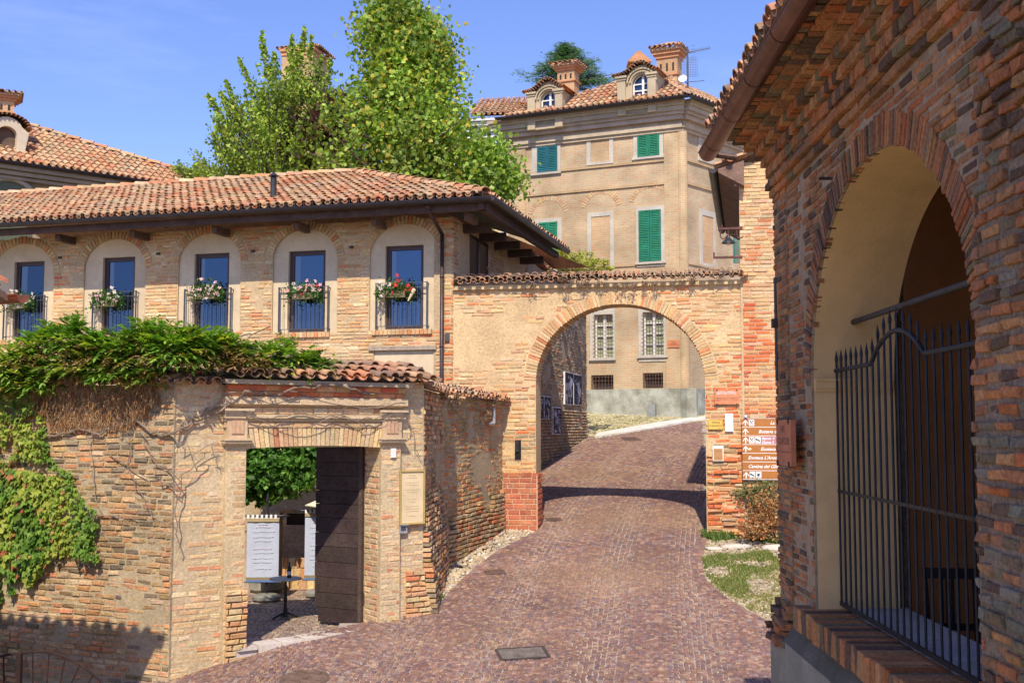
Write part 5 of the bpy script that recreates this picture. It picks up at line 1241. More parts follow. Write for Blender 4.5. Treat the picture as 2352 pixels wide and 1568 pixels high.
# =================================================================== greenery on the left wall
def frond(mb, sm, p, d, L, r, cols, lf=.098):
    d = d.normalized(); side = d.cross(V((0, 0, 1)))
    if side.length < .1: side = V((1, 0, 0))
    side.normalize(); n = 6; prev = p; col = vary(r.choice(cols), .2, r)
    for i in range(1, n + 1):
        f = i / n; q = p + d * L * f + V((0, 0, -.2 * L * f * f))
        for sg in (-1, 1):
            a = q + side * sg * .004; t = (side * sg * .85 + d * .55 + V((0, 0, -.08 + r.uniform(-.3, .3)))).normalized(); w = t.cross(V((0, 0, 1))).normalized() * lf * .22; l = lf * (1 - .35 * abs(f - .5))
            mb.add([a, a + t * l * .45 + w, a + t * l, a + t * l * .45 - w], [(0, 1, 2), (0, 2, 3)], vary(col, .1, r))
        prev = q
    t = d + V((0, 0, -.6)); t.normalize(); w = side * lf * .17; a = prev; mb.add([a, a + t * lf * .4 + w, a + t * lf, a + t * lf * .4 - w], [(0, 1, 2), (0, 2, 3)], col)
twi = thing('wisteria', 'lush green wisteria sprawling over the top of the left boundary wall', 'climber', LW.w(-1.2, .3))
r = random.Random(100); mb = MB(); sm = MB()
WC = [(.16, .30, .04), (.20, .37, .05), (.10, .21, .025), (.30, .46, .07), (.50, .55, .09), (.24, .40, .05)]
prof = [(-40, 795, 885), (20, 805, 885), (60, 790, 890), (110, 762, 880), (160, 748, 850), (220, 776, 850), (290, 768, 858), (340, 748, 880), (375, 768, 842), (400, 774, 826), (460, 778, 822), (520, 766, 828), (560, 792, 832), (620, 800, 836), (660, 792, 832), (700, 812, 838), (745, 825, 836)]
def ival(px):
    for a, b in zip(prof, prof[1:]):
        if a[0] <= px <= b[0]: f = (px - a[0]) / (b[0] - a[0]); return a[1] + (b[1] - a[1]) * f, a[2] + (b[2] - a[2]) * f
    return None
k = 0
while k < 3000:
    px = r.uniform(-40, 745); iv = ival(px)
    if px > 560 and r.random() < .62: continue
    top, bot = iv; top += 26 * mn.noise(V((px * .03, 1.7, 0))) + 16 * mn.noise(V((px * .09, 4.7, 0))); f = r.random(); py = top + 8 + (bot - top - 8) * f
    Yb = (LW if px < 392 else PW).hit(px, py); P = LW if px < 392 else PW
    dd = r.uniform(-.30, .32) if px < 480 else r.uniform(-.5, .05)
    rr = ray(px, py); base = P.w(Yb[0], 0, dd)
    if mn.noise(V((px * .045, py * .06, 9.1))) > .12 and r.random() < .85: k += 1; continue
    pass; 
    # real depth: keep along the sight line of the wall top but vary distance
    p = rr * ((P.w(Yb[0], Yb[1]).y - dd * .9) / rr.y)
    ang = r.uniform(0, 6.28); d = V((math.cos(ang), -abs(math.sin(ang)) * .7, r.uniform(.2, 1.3))) if r.random() < .85 - .6 * (py - top) / (bot - top) else V((math.cos(ang), -abs(math.sin(ang)), r.uniform(-.7, .3)))
    frond(mb, sm, p, d, r.uniform(.15, .26), r, WC if nz(px * .02, py * .02, 1, 5) > -.15 else WC[:3]); k += 1
for _ in range(420):
    px = r.uniform(-30, 600); iv = ival(px); P = LW if px < 392 else PW; s, z = P.hit(px, r.uniform(iv[0] + 25, iv[1] + 12)); frond(mb, sm, P.w(s, z, r.uniform(0, .28)), V((r.uniform(-1, 1), -.8, r.uniform(-.6, .4))), .16, r, [(.34, .2, .08), (.42, .3, .12), (.25, .15, .07)], .06)
mb.build('foliage', MT['leaf'], twi)
for _ in range(24):
    px = r.uniform(20, 640); iv = ival(px); P = LW if px < 392 else PW; s, z = P.hit(px, iv[1]); a = P.w(s, z, -.1); b = P.w(s + r.uniform(-.5, .5), z + r.uniform(.1, .5), r.uniform(-.3, .1)); sm.path([a, (a + b) / 2 + V((0, 0, .1)), b], .008, 5, (.2, .15, .1))
sm.build('stem', MT['bark'], twi)
mb = MB(); r = random.Random(101)                                    # brown dead growth below the wisteria
tdg = thing('dead_creeper', 'rust-brown curtain of dead creeper hanging under the wisteria', 'climber', LW.w(-1.2, -.3))
for _ in range(3300):
    px = r.uniform(92, 372); lo = 878 + 6 * math.sin(px * .05); hi = 985 if px < 300 else 985 - (px - 300) * .9; 
    if px < 120: hi = 950
    py = lo + (hi - lo) * r.random() ** .8 * (1 + .18 * mn.noise(V((px * .06, 3, 0))))
    s, z = LW.hit(px, py); c = LW.w(s, z, r.uniform(.02, .22) * (1 - (py - lo) / 150)); l = r.uniform(.03, .10); d = V((r.gauss(0, .35), r.gauss(0, .35), -1)).normalized(); w = V((.004, .001, 0))
    mb.add([c - w, c + w, c + d * l], [(0, 1, 2)], vary(r.choice([(.26, .13, .06), (.34, .18, .08), (.20, .10, .05), (.4, .24, .11), (.14, .09, .05)]), .2, r))
mb.build('dead_stems', MT['dry_leaf'], tdg)
# boston ivy
tiv = thing('boston_ivy', 'creeping ivy with yellow-green and reddening leaves hanging over the lower left wall', 'climber', LW.w(-4, -1.5))
mb = MB(); r = random.Random(102)
regions = [[(-30, 885), (60, 890), (100, 915), (108, 975), (125, 1060), (60, 1060), (40, 1000), (-30, 1080)], [(-30, 1050), (20, 1060), (40, 1080), (110, 1090), (170, 1105), (190, 1160), (235, 1205), (225, 1250), (238, 1285), (200, 1285), (170, 1270), (130, 1290), (100, 1320), (75, 1350), (65, 1300), (40, 1375), (30, 1340), (12, 1290), (8, 1395), (-30, 1400)]]
def ivyleaf(px, py, sz, dz=0):
    s, z = LW.hit(px, py); d = .03 + abs(r.gauss(0, .05)) + .10 * max(0, nz(s, z, 2.3, 3)); c = LW.w(s, z, d)
    g = nz(s, z, 1.6, 8); col = r.choice([(.30, .36, .05), (.38, .42, .07), (.22, .32, .04)]) if g > 0 else r.choice([(.14, .26, .03), (.2, .32, .04), (.10, .2, .025)])
    if r.random() < .045 or (px < 60 and 1055 < py < 1110 and r.random() < .3): col = r.choice([(.50, .18, .08), (.42, .10, .05), (.5, .3, .1)])
    N = (LW.n + V((r.gauss(0, .3), r.gauss(0, .3), r.gauss(.45, .3)))).normalized(); dn_ = V((r.gauss(0, .35), 0, -1)); dn_ = (dn_ - N * dn_.dot(N)).normalized(); X = N.cross(dn_); s_ = sz * r.uniform(.7, 1.2)
    pts = [(0, -.35), (.32, -.45), (.5, -.05), (.22, .12), (0, .62), (-.22, .12), (-.5, -.05), (-.32, -.45)]
    mb.add([c + X * a * s_ + dn_ * b * s_ + N * (.06 * s_ if i % 2 else 0) for i, (a, b) in enumerate(pts)], [(0, 1, 2, 3), (0, 3, 4), (0, 4, 5), (0, 5, 6, 7)], vary(col, .18, r))
for poly, n in zip(regions, (900, 3000)):
    k = 0; xs = [p[0] for p in poly]; ys = [p[1] for p in poly]
    while k < n:
        px, py = r.uniform(min(xs), max(xs)), r.uniform(min(ys), max(ys))
        if not inpoly(px, py, poly): continue
        if nz(px * .03, py * .03, 1, 33) > .38: k += 1; continue
        ivyleaf(px, py, .085 if (px < 110 and py > 1080) else .058); k += 1
for (x0, y0, x1, y1) in ((60, 1010, 125, 1065), (105, 1050, 182, 1105), (200, 1230, 240, 1285), (150, 1090, 240, 1190), (100, 1010, 20, 1070)):
    for _ in range(45): f = r.random(); ivyleaf(x0 + (x1 - x0) * f + r.gauss(0, 4), y0 + (y1 - y0) * f + r.gauss(0, 4), .055)
mb.build('foliage', MT['leaf'], tiv)
# bare vines over wall and portal
tv = thing('bare_vine', 'leafless grey-brown vine stems creeping over the portal cornice and wall', 'climber', PW.w(.2, -.5))
mb = MB(); r = random.Random(103)
def vine(pts, rad, n=5, wig=3.0, twigs=0):
    out = []
    for (x0, y0), (x1, y1) in zip(pts, pts[1:]):
        m = 5
        for i in range(m): f = i / m; out.append((x0 + (x1 - x0) * f + r.gauss(0, wig), y0 + (y1 - y0) * f + r.gauss(0, wig)))
    out.append(pts[-1]); w = []
    for x, y in out:
        P = LW if x < 392 else PW; prj = .045
        if P is PW and y < 985 and x > 505: prj = .13 if y > 900 else .22
        if P is PW and x < 565 and y >= 985: prj = .11
        s, z = P.hit(x, y, prj); w.append(P.w(s, z, prj))
    mb.path(w, rad, n, vary((.26, .2, .155), .15, r))
    for _ in range(twigs):
        x, y = r.choice(out); a = r.uniform(-1, 1); l = r.uniform(20, 60); vine([(x, y), (x + l * a, y + l * .6 * r.uniform(-.4, 1))], rad * .45, 4, 2)
vine([(90, 1010), (180, 985), (230, 995), (310, 965), (370, 1000), (440, 975), (500, 950), (560, 900), (640, 905), (740, 880), (860, 905)], .013, 6, 3, 6)
vine([(370, 1000), (420, 985), (470, 945), (520, 930)], .011, 6, 3, 5)
vine([(500, 930), (600, 960), (700, 945), (800, 970), (900, 950)], .007, 5, 4, 10)
vine([(520, 900), (620, 925), (720, 915), (830, 935), (930, 925)], .006, 5, 4, 10)
vine([(560, 950), (650, 990), (780, 960), (870, 985)], .005, 5, 4, 8)
vine([(330, 990), (350, 1060), (420, 1100), (400, 1180), (410, 1260)], .006, 5, 5, 8)
vine([(300, 1000), (290, 1060), (320, 1130), (360, 1190)], .006, 5, 5, 6)
vine([(250, 1040), (330, 1090), (400, 1120), (430, 1090), (470, 1040)], .006, 5, 5, 6)
vine([(410, 1000), (440, 1040), (480, 1020), (500, 1060)], .005, 5, 4, 8)
vine([(120, 1290), (200, 1190), (260, 1180), (330, 1190)], .005, 5, 4, 5)
vine([(200, 1000), (210, 1090), (235, 1180)], .005, 5, 4, 4)
vine([(930, 930), (945, 990), (965, 1050)], .005, 5, 4, 6)
mb.build('stems', MT['bark'], tv)
# iron railing at bottom left
tg = thing('iron_railing', 'rusty dark iron railing with a curved top at the bottom left corner', 'railing', at(45, 1568, 10.5))
GP = Plane(*at(45, 1500, 10.5).to_2d(), -3); mb = MB(); s, z = GP.hit(45, 1500); K = (.035, .02, .018)
mb.pbox(GP, s - .022, s + .022, -3.4, z + .01, -.022, .022, K); mb.build('post', MT['rust'], tg)
mb = MB(); pts = [(-30, 1508), (0, 1506), (45, 1499)]; mb.path([GP.w(*GP.hit(*p)) for p in pts], .011, 6, K)
cpts = [(45, 1499), (75, 1496), (105, 1496), (140, 1504), (175, 1520), (205, 1540), (230, 1562), (250, 1590)]; mb.path([GP.w(*GP.hit(*p)) for p in cpts], .012, 6, K); mb.build('top_rail', MT['rust'], tg)
mb = MB()
for a, b in (((8, 1506), (10, 1620)), ((75, 1496), (76, 1620)), ((113, 1497), (104, 1620)), ((150, 1507), (128, 1620)), ((183, 1525), (150, 1600)), ((214, 1548), (185, 1600))): mb.tube(GP.w(*GP.hit(*a)), GP.w(*GP.hit(*b)), .008, 6, K)
mb.build('bar', MT['rust'], tg)
# neighbouring low house at the far left edge: only the end of its eaves is in view
tn = thing('low_house', 'low neighbouring house whose tiled eaves and copper gutter enter at the left edge', 'house', (-6.5, 8.6, -3.4))
a = at(40, 668, 9.3); zE = a.z; eu = -LW.u; en = LW.n
mb = MB(); mb.box(V((a.x, a.y, -4)) + eu * .4 + en * .5, eu * 5.0, en * 3.6, V((0, 0, zE + 3.95)), (.5, .4, .28)); mb.build('wall', MT['mortar'], tn)
mb = MB(); roof(mb, V((a.x, a.y, zE + .02)) + eu * .12, eu, en * .93 + V((0, 0, .36)), 5.4, 2.2, .19, .3, random.Random(110), P_TILE + P_RED); mb.build('roof', MT['tile'], tn)
mb = MB(); q0 = V((a.x, a.y, zE - .02)) + eu * .1; q = [q0, q0 + eu * 5.4, q0 + eu * 5.4 + en * 2.2 + V((0, 0, .85)), q0 + en * 2.2 + V((0, 0, .85))]; mb.add(q + [p - V((0, 0, .06)) for p in q], [(0, 1, 2, 3), (7, 6, 5, 4), (0, 3, 7, 4), (0, 4, 5, 1)], (.2, .12, .08)); mb.build('roof_boarding', MT['wood'], tn)
gutter(a + eu * 5.5 - en * .06 + V((0, 0, -.03)), a - en * .06 + V((0, 0, -.03)), .065, 'copper', tn, col=(.42, .13, .07))
# =================================================================== loggia building on the right
tb = thing('loggia_building', 'shaded rough brick chapel-like loggia with a tall plastered arch, filling the right side', 'building', RB.w(4, -3))
oL = RB.hit(1870, 1200)[0]; oR = RB.hit(2262, 1400)[0]
zspr = .40; zsill = RB.hit(1925, 1391, -.19)[1]; zapx = 1.80; oc = (oL + oR) / 2; oa = (oR - oL) / 2; ob = zapx - zspr
SE = 9.4; zstr = 2.12
arc = arch_curve(oc, zspr, oa, ob, 40)
TK = .66
mb = MB(); mb.prism(RB, [(0, -3.6), (SE, -3.6), (SE, 3.1), (0, 3.1)], -TK + .001, 0, [[(oL, zsill - .06), (oR, zsill - .06)] + arc], col=(.33, .25, .18)); mb.build('wall', MT['mortar'], tb)
def spans_r(z):
    o = .215
    if zsill - .06 < z <= zspr: return [(.50, oL)]
    if z > zspr and z < zapx + o:
        w = (oa + o) * math.sqrt(max(0, 1 - ((z - zspr) / (ob + o)) ** 2)); return [(.50, oc - w), (oc + w, oR + .2)]
    return [(.50, SE if z > 1 else oR)]
mb = MB()
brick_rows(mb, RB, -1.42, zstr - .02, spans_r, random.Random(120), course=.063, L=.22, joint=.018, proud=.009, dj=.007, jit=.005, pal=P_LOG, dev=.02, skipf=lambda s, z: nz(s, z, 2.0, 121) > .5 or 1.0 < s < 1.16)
mb.build('brickwork', MT['brick_old'], tb)
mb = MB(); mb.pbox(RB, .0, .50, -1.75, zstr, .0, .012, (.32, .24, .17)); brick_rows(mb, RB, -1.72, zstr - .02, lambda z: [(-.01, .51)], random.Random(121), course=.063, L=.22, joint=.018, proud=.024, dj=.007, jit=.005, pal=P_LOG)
mb.build('corner_pilaster', MT['brick_old'], tb)
# end wall facing down the lane
EP = Plane(RB.w(0, 0).x, RB.w(0, 0).y, -1.3)
mb = MB(); brick_rows(mb, Plane(RB.w(SE, 0).x, RB.w(SE, 0).y, -1.3), -1.4, 3, lambda z: [(0, 1)], random.Random(122), pal=P_LOG); 
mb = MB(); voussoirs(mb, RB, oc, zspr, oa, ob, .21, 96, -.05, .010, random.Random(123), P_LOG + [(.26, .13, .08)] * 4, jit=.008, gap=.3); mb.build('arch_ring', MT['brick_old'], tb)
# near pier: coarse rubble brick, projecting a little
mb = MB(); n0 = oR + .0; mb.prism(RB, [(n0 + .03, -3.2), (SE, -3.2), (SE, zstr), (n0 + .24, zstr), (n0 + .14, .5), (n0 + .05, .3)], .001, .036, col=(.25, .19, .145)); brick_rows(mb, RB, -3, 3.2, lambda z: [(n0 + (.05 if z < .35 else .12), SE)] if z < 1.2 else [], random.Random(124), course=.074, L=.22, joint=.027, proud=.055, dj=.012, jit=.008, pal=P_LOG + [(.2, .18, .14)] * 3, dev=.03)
brick_rows(mb, RB, 1.2, zstr, lambda z: [(n0 + .25, SE)], random.Random(125), course=.074, L=.22, joint=.027, proud=.06, dj=.02, jit=.013, pal=P_LOG + [(.2, .18, .14)] * 3, dev=.03)
mb.build('near_pier', MT['brick_old'], tb)
# string courses and brick cove under the eaves
mb = MB()
def course_row(z0, z1, d, l, seed, sa=0.0):
    r = random.Random(seed); s = sa - .02
    while s < SE: q = l * r.uniform(.9, 1.1); brick_at(mb, RB, s + .006, min(s + q, SE) - .006, z0, z1, d, vary(r.choice(P_LOG), .15, r), r, .006, back=-.02); s += q
course_row(zstr, zstr + .06, .05, .25, 130); course_row(zstr + .067, zstr + .125, .09, .25, 131); course_row(zstr + .132, zstr + .18, .06, .24, 132)
mb.build('string_course', MT['brick_old'], tb)
mb = MB(); cz0 = zstr + .186; n = 6; zE2 = cz0 + .36
for k in range(n):
    a0, a1 = k / n * math.pi / 2, (k + 1) / n * math.pi / 2
    z0 = cz0 + (zE2 - cz0) * math.sin(a0); z1 = cz0 + (zE2 - cz0) * math.sin(a1); d = .07 + .42 * (1 - math.cos(a1))
    course_row(z0, z1 - .003, d, .11 if k % 2 else .12, 140 + k)
mb.build('cove', MT['brick_old'], tb)
mb = MB(); mb.pbox(RB, -.02, SE, cz0, zE2 + .05, -.3, .06, (.4, .36, .32)); mb.pbox(RB, -.03, SE, zE2 + .02, zE2 + .06, -.3, .50, (.25, .18, .14)); mb.build('eaves_board', MT['mortar'], tb)
mb = MB(); r = random.Random(150)
roof(mb, RB.w(-.05, zE2 + .06, .56), -RB.u * -1, (-RB.n * .9 + V((0, 0, .42))), SE, 1.8, .205, .36, r, P_TDARK + P_TILE[:6], jit=2.2, seg=8); mb.build('roof', MT['tile'], tb)
mb = MB(); a = RB.w(-.1, zE2 + .1, .5); b = a + (-RB.n * 1.6 + V((0, 0, .74))); c_ = RB.w(SE, zE2 + .1, .5); d_ = c_ + (b - a); mb.add([a, b, d_, c_], [(0, 1, 2, 3), (3, 2, 1, 0)], (.3, .2, .14)); mb.build('roof_boarding', MT['wood'], tb)
g0 = at(1626, 358, 10.95)
gs = RB.u; gA = V((g0.x, g0.y, g0.z + .03)); gutter(gA, gA + gs * 9.0, .088, 'copper', tb, n=12, col=(.14, .055, .04), joint=1.0)
mb = MB(); mb.tube(gA + V((.0, 0, -.01)), gA + V((.28, 0, -.05)), .03, 8, (.1, .06, .05)); mb.build('gutter_bracket', MT['iron'], tb)
# plastered reveal inside the arch
PL = (.64, .44, .22)
mb = MB(); prof = [(oL + .002, zsill - .05)] + [(oL + .002, zspr)] + [(oc + (oa - .002) * math.cos(t), zspr + (ob - .002) * math.sin(t)) for t in [math.pi - math.pi * i / 40 for i in range(1, 40)]] + [(oR - .002, zspr), (oR - .002, zsill - .05)]
vs = [RB.w(s, z, -.02) for s, z in prof] + [RB.w(s, z, -TK) for s, z in prof]; m = len(prof)
mb.add(vs, [(i, i + 1, m + i + 1, m + i) for i in range(m - 1)], PL); o = mb.build('reveal', MT['plaster'], tb)
mb = MB()
for k, (z0, z1, pr) in enumerate(((zspr - .10, zspr - .075, .02), (zspr - .075, zspr - .02, .035), (zspr - .02, zspr, .05))): mb.pbox(RB, oL + .003, oL + .003 + pr, z0, z1, -TK + .02, -.025, PL)
mb.build('impost', MT['plaster'], tb, o)
mb = MB(); n = 42; w = (oR - oL + .6) / n; r = random.Random(151)
for i in range(n): q = oL - .22 + i * w; brick_at(mb, RB, q + .005, q + w - .006, zsill - .20, zsill - .02, .13 + .01 * math.sin(i), vary(r.choice(P_LOG), .15, r), r, .006, back=-.24)
mb.build('sill', MT['brick_old'], tb)
mb = MB(); 
for i in range(5): q = oL + (oR - oL) * i / 5; mb.pbox(RB, q + .002, q + (oR - oL) / 5 - .004, zsill - .06, zsill - .005, -TK - .05, -.25, vary((.33, .33, .34), .1, r))
mb.build('sill_slab', MT['stone'], tb)
mb = MB(); zbase = RB.hit(1770, 1425)[1]
mb.pbox(RB, -.05, SE, -4.2, zbase, .0, .10, (.27, .25, .22)); q = []
a, b = [RB.w(-.05, zbase, .10), RB.w(SE, zbase, .10), RB.w(SE, zsill - .2, .0), RB.w(-.05, zsill - .2, .0)], 0
mb.add(a, [(0, 1, 2, 3), (3, 2, 1, 0)], (.27, .25, .22)); mb.build('plinth', MT['concrete'], tb)
mb = MB(); brick_rows(mb, RB, zbase - .05, zbase + .30, lambda z: [(-.04, .56)], random.Random(152), course=.07, L=.22, proud=.13, dj=.03, jit=.014, pal=P_LOG, df=lambda s, z: -.25 * (z - zbase)); mb.build('pilaster_foot', MT['brick_old'], tb)
# dark rooms behind
IN = (.50, .26, .12); XI = RB.n * -1
mb = MB()
def quad(P, a, b, c, d, col): mb.add([P.w(*a), P.w(*b), P.w(*c), P.w(*d)], [(0, 1, 2, 3)], col)
F0 = -2.15; C0 = 2.4
sA, sB, dB = -.7, 7.5, -4.6
quad(RB, (sA, F0, -TK), (sA, F0, dB), (sB, F0, dB), (sB, F0, -TK), (.2, .17, .15)); quad(RB, (sA, C0, -TK), (sA, C0, dB), (sB, C0, dB), (sB, C0, -TK), IN)
quad(RB, (sA, F0, dB), (sB, F0, dB), (sB, C0, dB), (sA, C0, dB), IN); quad(RB, (sA, F0, -TK), (sA, F0, dB), (sA, C0, dB), (sA, C0, -TK), IN); quad(RB, (sB, F0, -TK), (sB, F0, dB), (sB, C0, dB), (sB, C0, -TK), IN)
mb.build('interior', MT['plaster'], tb)
mb = MB()                                     # outer shell: back, ends and top keep daylight out
q = [RB.w(sA - .3, -4, -TK), RB.w(sB + 2.2, -4, -TK), RB.w(sB + 2.2, -4, dB - .3), RB.w(sA - .3, -4, dB - .3)]
zz = [p + V((0, 0, 7.0)) for p in q]; mb.add(q + zz, [(1, 2, 6, 5), (2, 3, 7, 6), (3, 0, 4, 7), (4, 5, 6, 7)], (.4, .36, .3)); mb.pbox(RB, 0, .6, -3.5, 3, -TK - .3, -.01, (.4, .36, .3)); mb.build('outer_wall', MT['mortar'], tb)
mb = MB(); mb.tube(RB.w(oL - .0, RB.hit(1968, 737, -.32)[1], -.32), RB.w(oR, RB.hit(1968, 737, -.32)[1], -.32), .022, 10, (.05, .05, .055)); mb.build('tie_rod', MT['iron'], tb)
mb = MB(); s, z = RB.hit(1804, 745); mb.tube(RB.w(s, z - .5, .085), RB.w(s, z + .42, .085), .012, 6, (.08, .07, .07)); mb.pbox(RB, s - .03, s + .03, z - .03, z + .05, .07, .12, (.06, .05, .05)); mb.build('wall_anchor', MT['iron'], tb)
mb = MB(); s, z = RB.hit(1912, 410); mb.tube(RB.w(s, z, 0), RB.w(s, z, .1), .012, 6, (.05, .05, .05)); mb.build('hook', MT['iron'], tb)
# street plaque
s0, s1 = .18, .62; z0, z1 = RB.hit(1805, 1068, .09)[1], RB.hit(1805, 964, .09)[1]
s0 = RB.hit(1790, 1015, .1)[0]; s1 = RB.hit(1824, 1015, .1)[0]
t = thing('street_plaque', 'terracotta VIA CAVOUR plaque clamped to the corner of the loggia building', 'plaque', RB.w((s0 + s1) / 2, z0))
mb = MB(); mb.pbox(RB, s0, s1, z0, z1, .085, .125, (.46, .17, .085)); mb.pbox(RB, s0, s1, z0 + (z1 - z0) * .29, z0 + (z1 - z0) * .31, .125, .128, (.3, .1, .06)); mb.build('panel', MT['stone'], t)
w = s1 - s0; text('VIA', RB, s0 + w * .30, z0 + (z1 - z0) * .72, .085, .125, MT['paint'], t, col=(.06, .03, .04), width=w * .3, bold=.01); text('CAVOUR', RB, s0 + w * .18, z0 + (z1 - z0) * .46, .085, .125, MT['paint'], t, col=(.06, .03, .04), width=w * .7, bold=.01)
mb = MB()
for ss in (s0 + .05, s1 - .09):
    for z, dz in ((z1, -.03), (z0, .03)): mb.pbox(RB, ss, ss + .022, min(z, z + dz) - .006, max(z, z + dz) + .006, .08, .135, (.04, .035, .04))
mb.build('clamp', MT['iron'], t)
# ------------------------------------------------------------------ iron gate
gd = -.19; gl = oL + .02; gr = oR - .02
t = thing('iron_gate', 'black wrought iron gate with spear tips and a humped top rail in the loggia arch', 'gate', RB.w(oc, zsill, gd))
zm = RB.hit(1925, 1127, gd)[1]; K = (.022, .026, .034)
def ztop_g(s):
    f = (s - gl) / (gr - gl)
    base = RB.hit(1925, 856, gd)[1]
    c = .45; x = abs(f - c) / .16
    if x < 1: return base + .02 + .19 * (math.cos(x * math.pi / 2)) ** .7
    return base + .02 + (0 if f < c else .0)
mb = MB(); 
for z in (zm,): mb.box(RB.w(gl, z - .012, gd - .006), RB.u * (gr - gl), RB.n * .012, V((0, 0, .024)), K)
mb.box(RB.w(gl, zsill + .02, gd - .008), RB.u * (gr - gl), RB.n * .016, V((0, 0, .032)), K)
mb.build('rail', MT['iron'], t)
mb = MB(); N = 60; mb.path([RB.w(gl + (gr - gl) * i / N, ztop_g(gl + (gr - gl) * i / N), gd) for i in range(N + 1)], .017, 8, K); mb.build('top_rail', MT['iron'], t)
nb_ = 24; bars = []
for i in range(nb_ + 1):
    s = gl + .03 + (gr - gl - .06) * i / nb_; zt_ = ztop_g(s); mb = MB()
    mb.tube(RB.w(s, zsill + .03, gd), RB.w(s, zt_ + .05, gd), .009, 8, K); b = mb.build('bar', MT['iron'], t)
    mb = MB(); mb.tube(RB.w(s, zt_ + .05, gd), RB.w(s, zt_ + .09, gd), .008, 6, K, r2=.013); mb.tube(RB.w(s, zt_ + .09, gd), RB.w(s, zt_ + .16, gd), .013, 6, K, r2=.001); mb.build('spear_tip', MT['iron'], t, b)
# dark chair inside
c = at(2185, 1305, 8.9); t = thing('chair', 'dark slatted wooden chair standing in the gloom behind the iron gate', 'chair', (c.x, c.y, F0))
CP = Plane(c.x - .17, c.y, -8); z1 = c.z; K2 = (.018, .013, .012); sw = .34
mb = MB(); mb.box(CP.w(0, F0, 0), V((.03, 0, 0)), V((0, .03, 0)), V((-.03, .05, z1 - F0)), K2); mb.box(CP.w(sw, F0, 0), V((.03, 0, 0)), V((0, .03, 0)), V((.0, .05, z1 - F0)), K2); mb.build('leg', MT['wood'], t)
mb = MB(); mb.pbox(CP, -.03, sw + .03, z1 - .08, z1, -.07, -.04, K2); mb.pbox(CP, -.02, sw + .02, z1 - .47, z1 - .42, -.06, -.03, K2)
for k in (.09, .13, .17, .21): mb.pbox(CP, k, k + .022, z1 - .43, z1 - .07, -.065, -.045, K2)
mb.build('backrest', MT['wood'], t)
mb = MB(); mb.pbox(CP, -.03, sw + .04, F0 + .43, F0 + .46, -.45, -.02, K2); mb.build('seat', MT['wood'], t)
for ss in (.0, sw): mb = MB(); mb.pbox(CP, ss, ss + .03, F0, F0 + .43, -.43, -.40, K2); mb.build('leg', MT['wood'], t)
KB = .68                                      # loggia shrunk towards the camera to pull its shadow off the road
for nm_ in bpy.data.objects:
    if nm_.type == 'EMPTY' and nm_.parent is None and (nm_.name in ('loggia_building', 'iron_gate', 'chair') or nm_.name == 'street_plaque'):
        nm_.location = nm_.location * KB; nm_.scale = (KB, KB, KB)
# =================================================================== palazzo at the top of the lane
tp = thing('palazzo', 'tall pale brick palazzo with moulded cornice, green shutters and two arched dormers', 'building', BH.w(-3, .6))
eaveP = BH.hit(1570, 236)[1]; LW_ = BH.hit(1168, 400)[0]; RWd = 5.0
g_ = 1.0
holes = []; feats = []
W_ = {'t1': ((1222, 330, 1288, 403), (1235, 337, 1281, 395), 'sh', 0), 't2': ((1348, 309, 1409, 378), (1357, 318, 1400, 372), 'bl', 0), 't3': ((1455, 289, 1524, 368), (1465, 300, 1515, 359), 'sh', 0),
      'l1': ((1229, 502, 1291, 625), (1238, 511, 1281, 618), 'sh', 1), 'l2': ((1350, 487, 1411, 618), (1359, 497, 1402, 612), 'bl', 1), 'l3': ((1462, 474, 1529, 612), (1468, 483, 1519, 600), 'sh', 1),
      'g1': ((1356, 700, 1413, 832), (1365, 722, 1408, 821), 'gl', 0), 'g2': ((1467, 696, 1533, 830), (1477, 716, 1524, 815), 'gl', 0), 'b1': (None, (1358, 861, 1409, 896), 'ba', 0), 'b2': (None, (1477, 856, 1523, 891), 'ba', 0)}
for k, v in W_.items():
    o = BH.rect(*v[1])
    if v[2] in ('gl', 'ba'): holes.append([(o[0], o[1]), (o[2], o[1]), (o[2], o[3]), (o[0], o[3])])
mb = MB(); mb.prism(BH, [(LW_, -.6), (-.02, -.6), (-.02, eaveP), (LW_, eaveP)], -.4, 0, holes, col=(1, 1, 1)); mb.pbox(BR, -.0, RWd, -.6, eaveP, -.4, -.0, (1, 1, 1)); mb.build('wall', MT['farbrick'], tp, uv=True)
mb = MB()                                     # flat pilaster strips at the corners, raised panels between the string courses
def strip(P, px0, px1, z0, z1, d): a, b = P.hit(px0, 400)[0], P.hit(px1, 400)[0]; mb.pbox(P, a, b, z0, z1, .0, d, (1.02, 1.0, .96))
strip(BH, 1168, 1208, -.5, eaveP - .9, .04); strip(BH, 1526, 1566, -.5, eaveP - .9, .045); mb.build('pilaster', MT['farbrick'], tp, uv=True)
mb = MB(); mb.tube(BH.w(-.02, -.5, -.10), BH.w(-.02, eaveP - .9, -.10), .17, 16, (1.08, 1.06, 1.0)); mb.build('round_corner', MT['farbrick'], tp, uv=True)
for P, sa, sb in ((BH, BH.hit(1208, 400)[0], BH.hit(1526, 400)[0]), (BR, .25, RWd)):
    for py in (371, 424):
        z = BH.hit(1526, py)[1]; mb = MB(); mb.pbox(P, sa, sb, z - .0, z + .07, .0, .05, (.95, .9, .8)); mb.build('string_course', MT['farbrick'], tp, uv=True)
    z = BH.hit(1526, 607)[1]; mb = MB(); mb.pbox(P, sa, sb, z, z + .05, 0, .04, (.95, .9, .8)); mb.build('string_course', MT['farbrick'], tp, uv=True)
mb = MB(); CC = (.44, .35, .24)
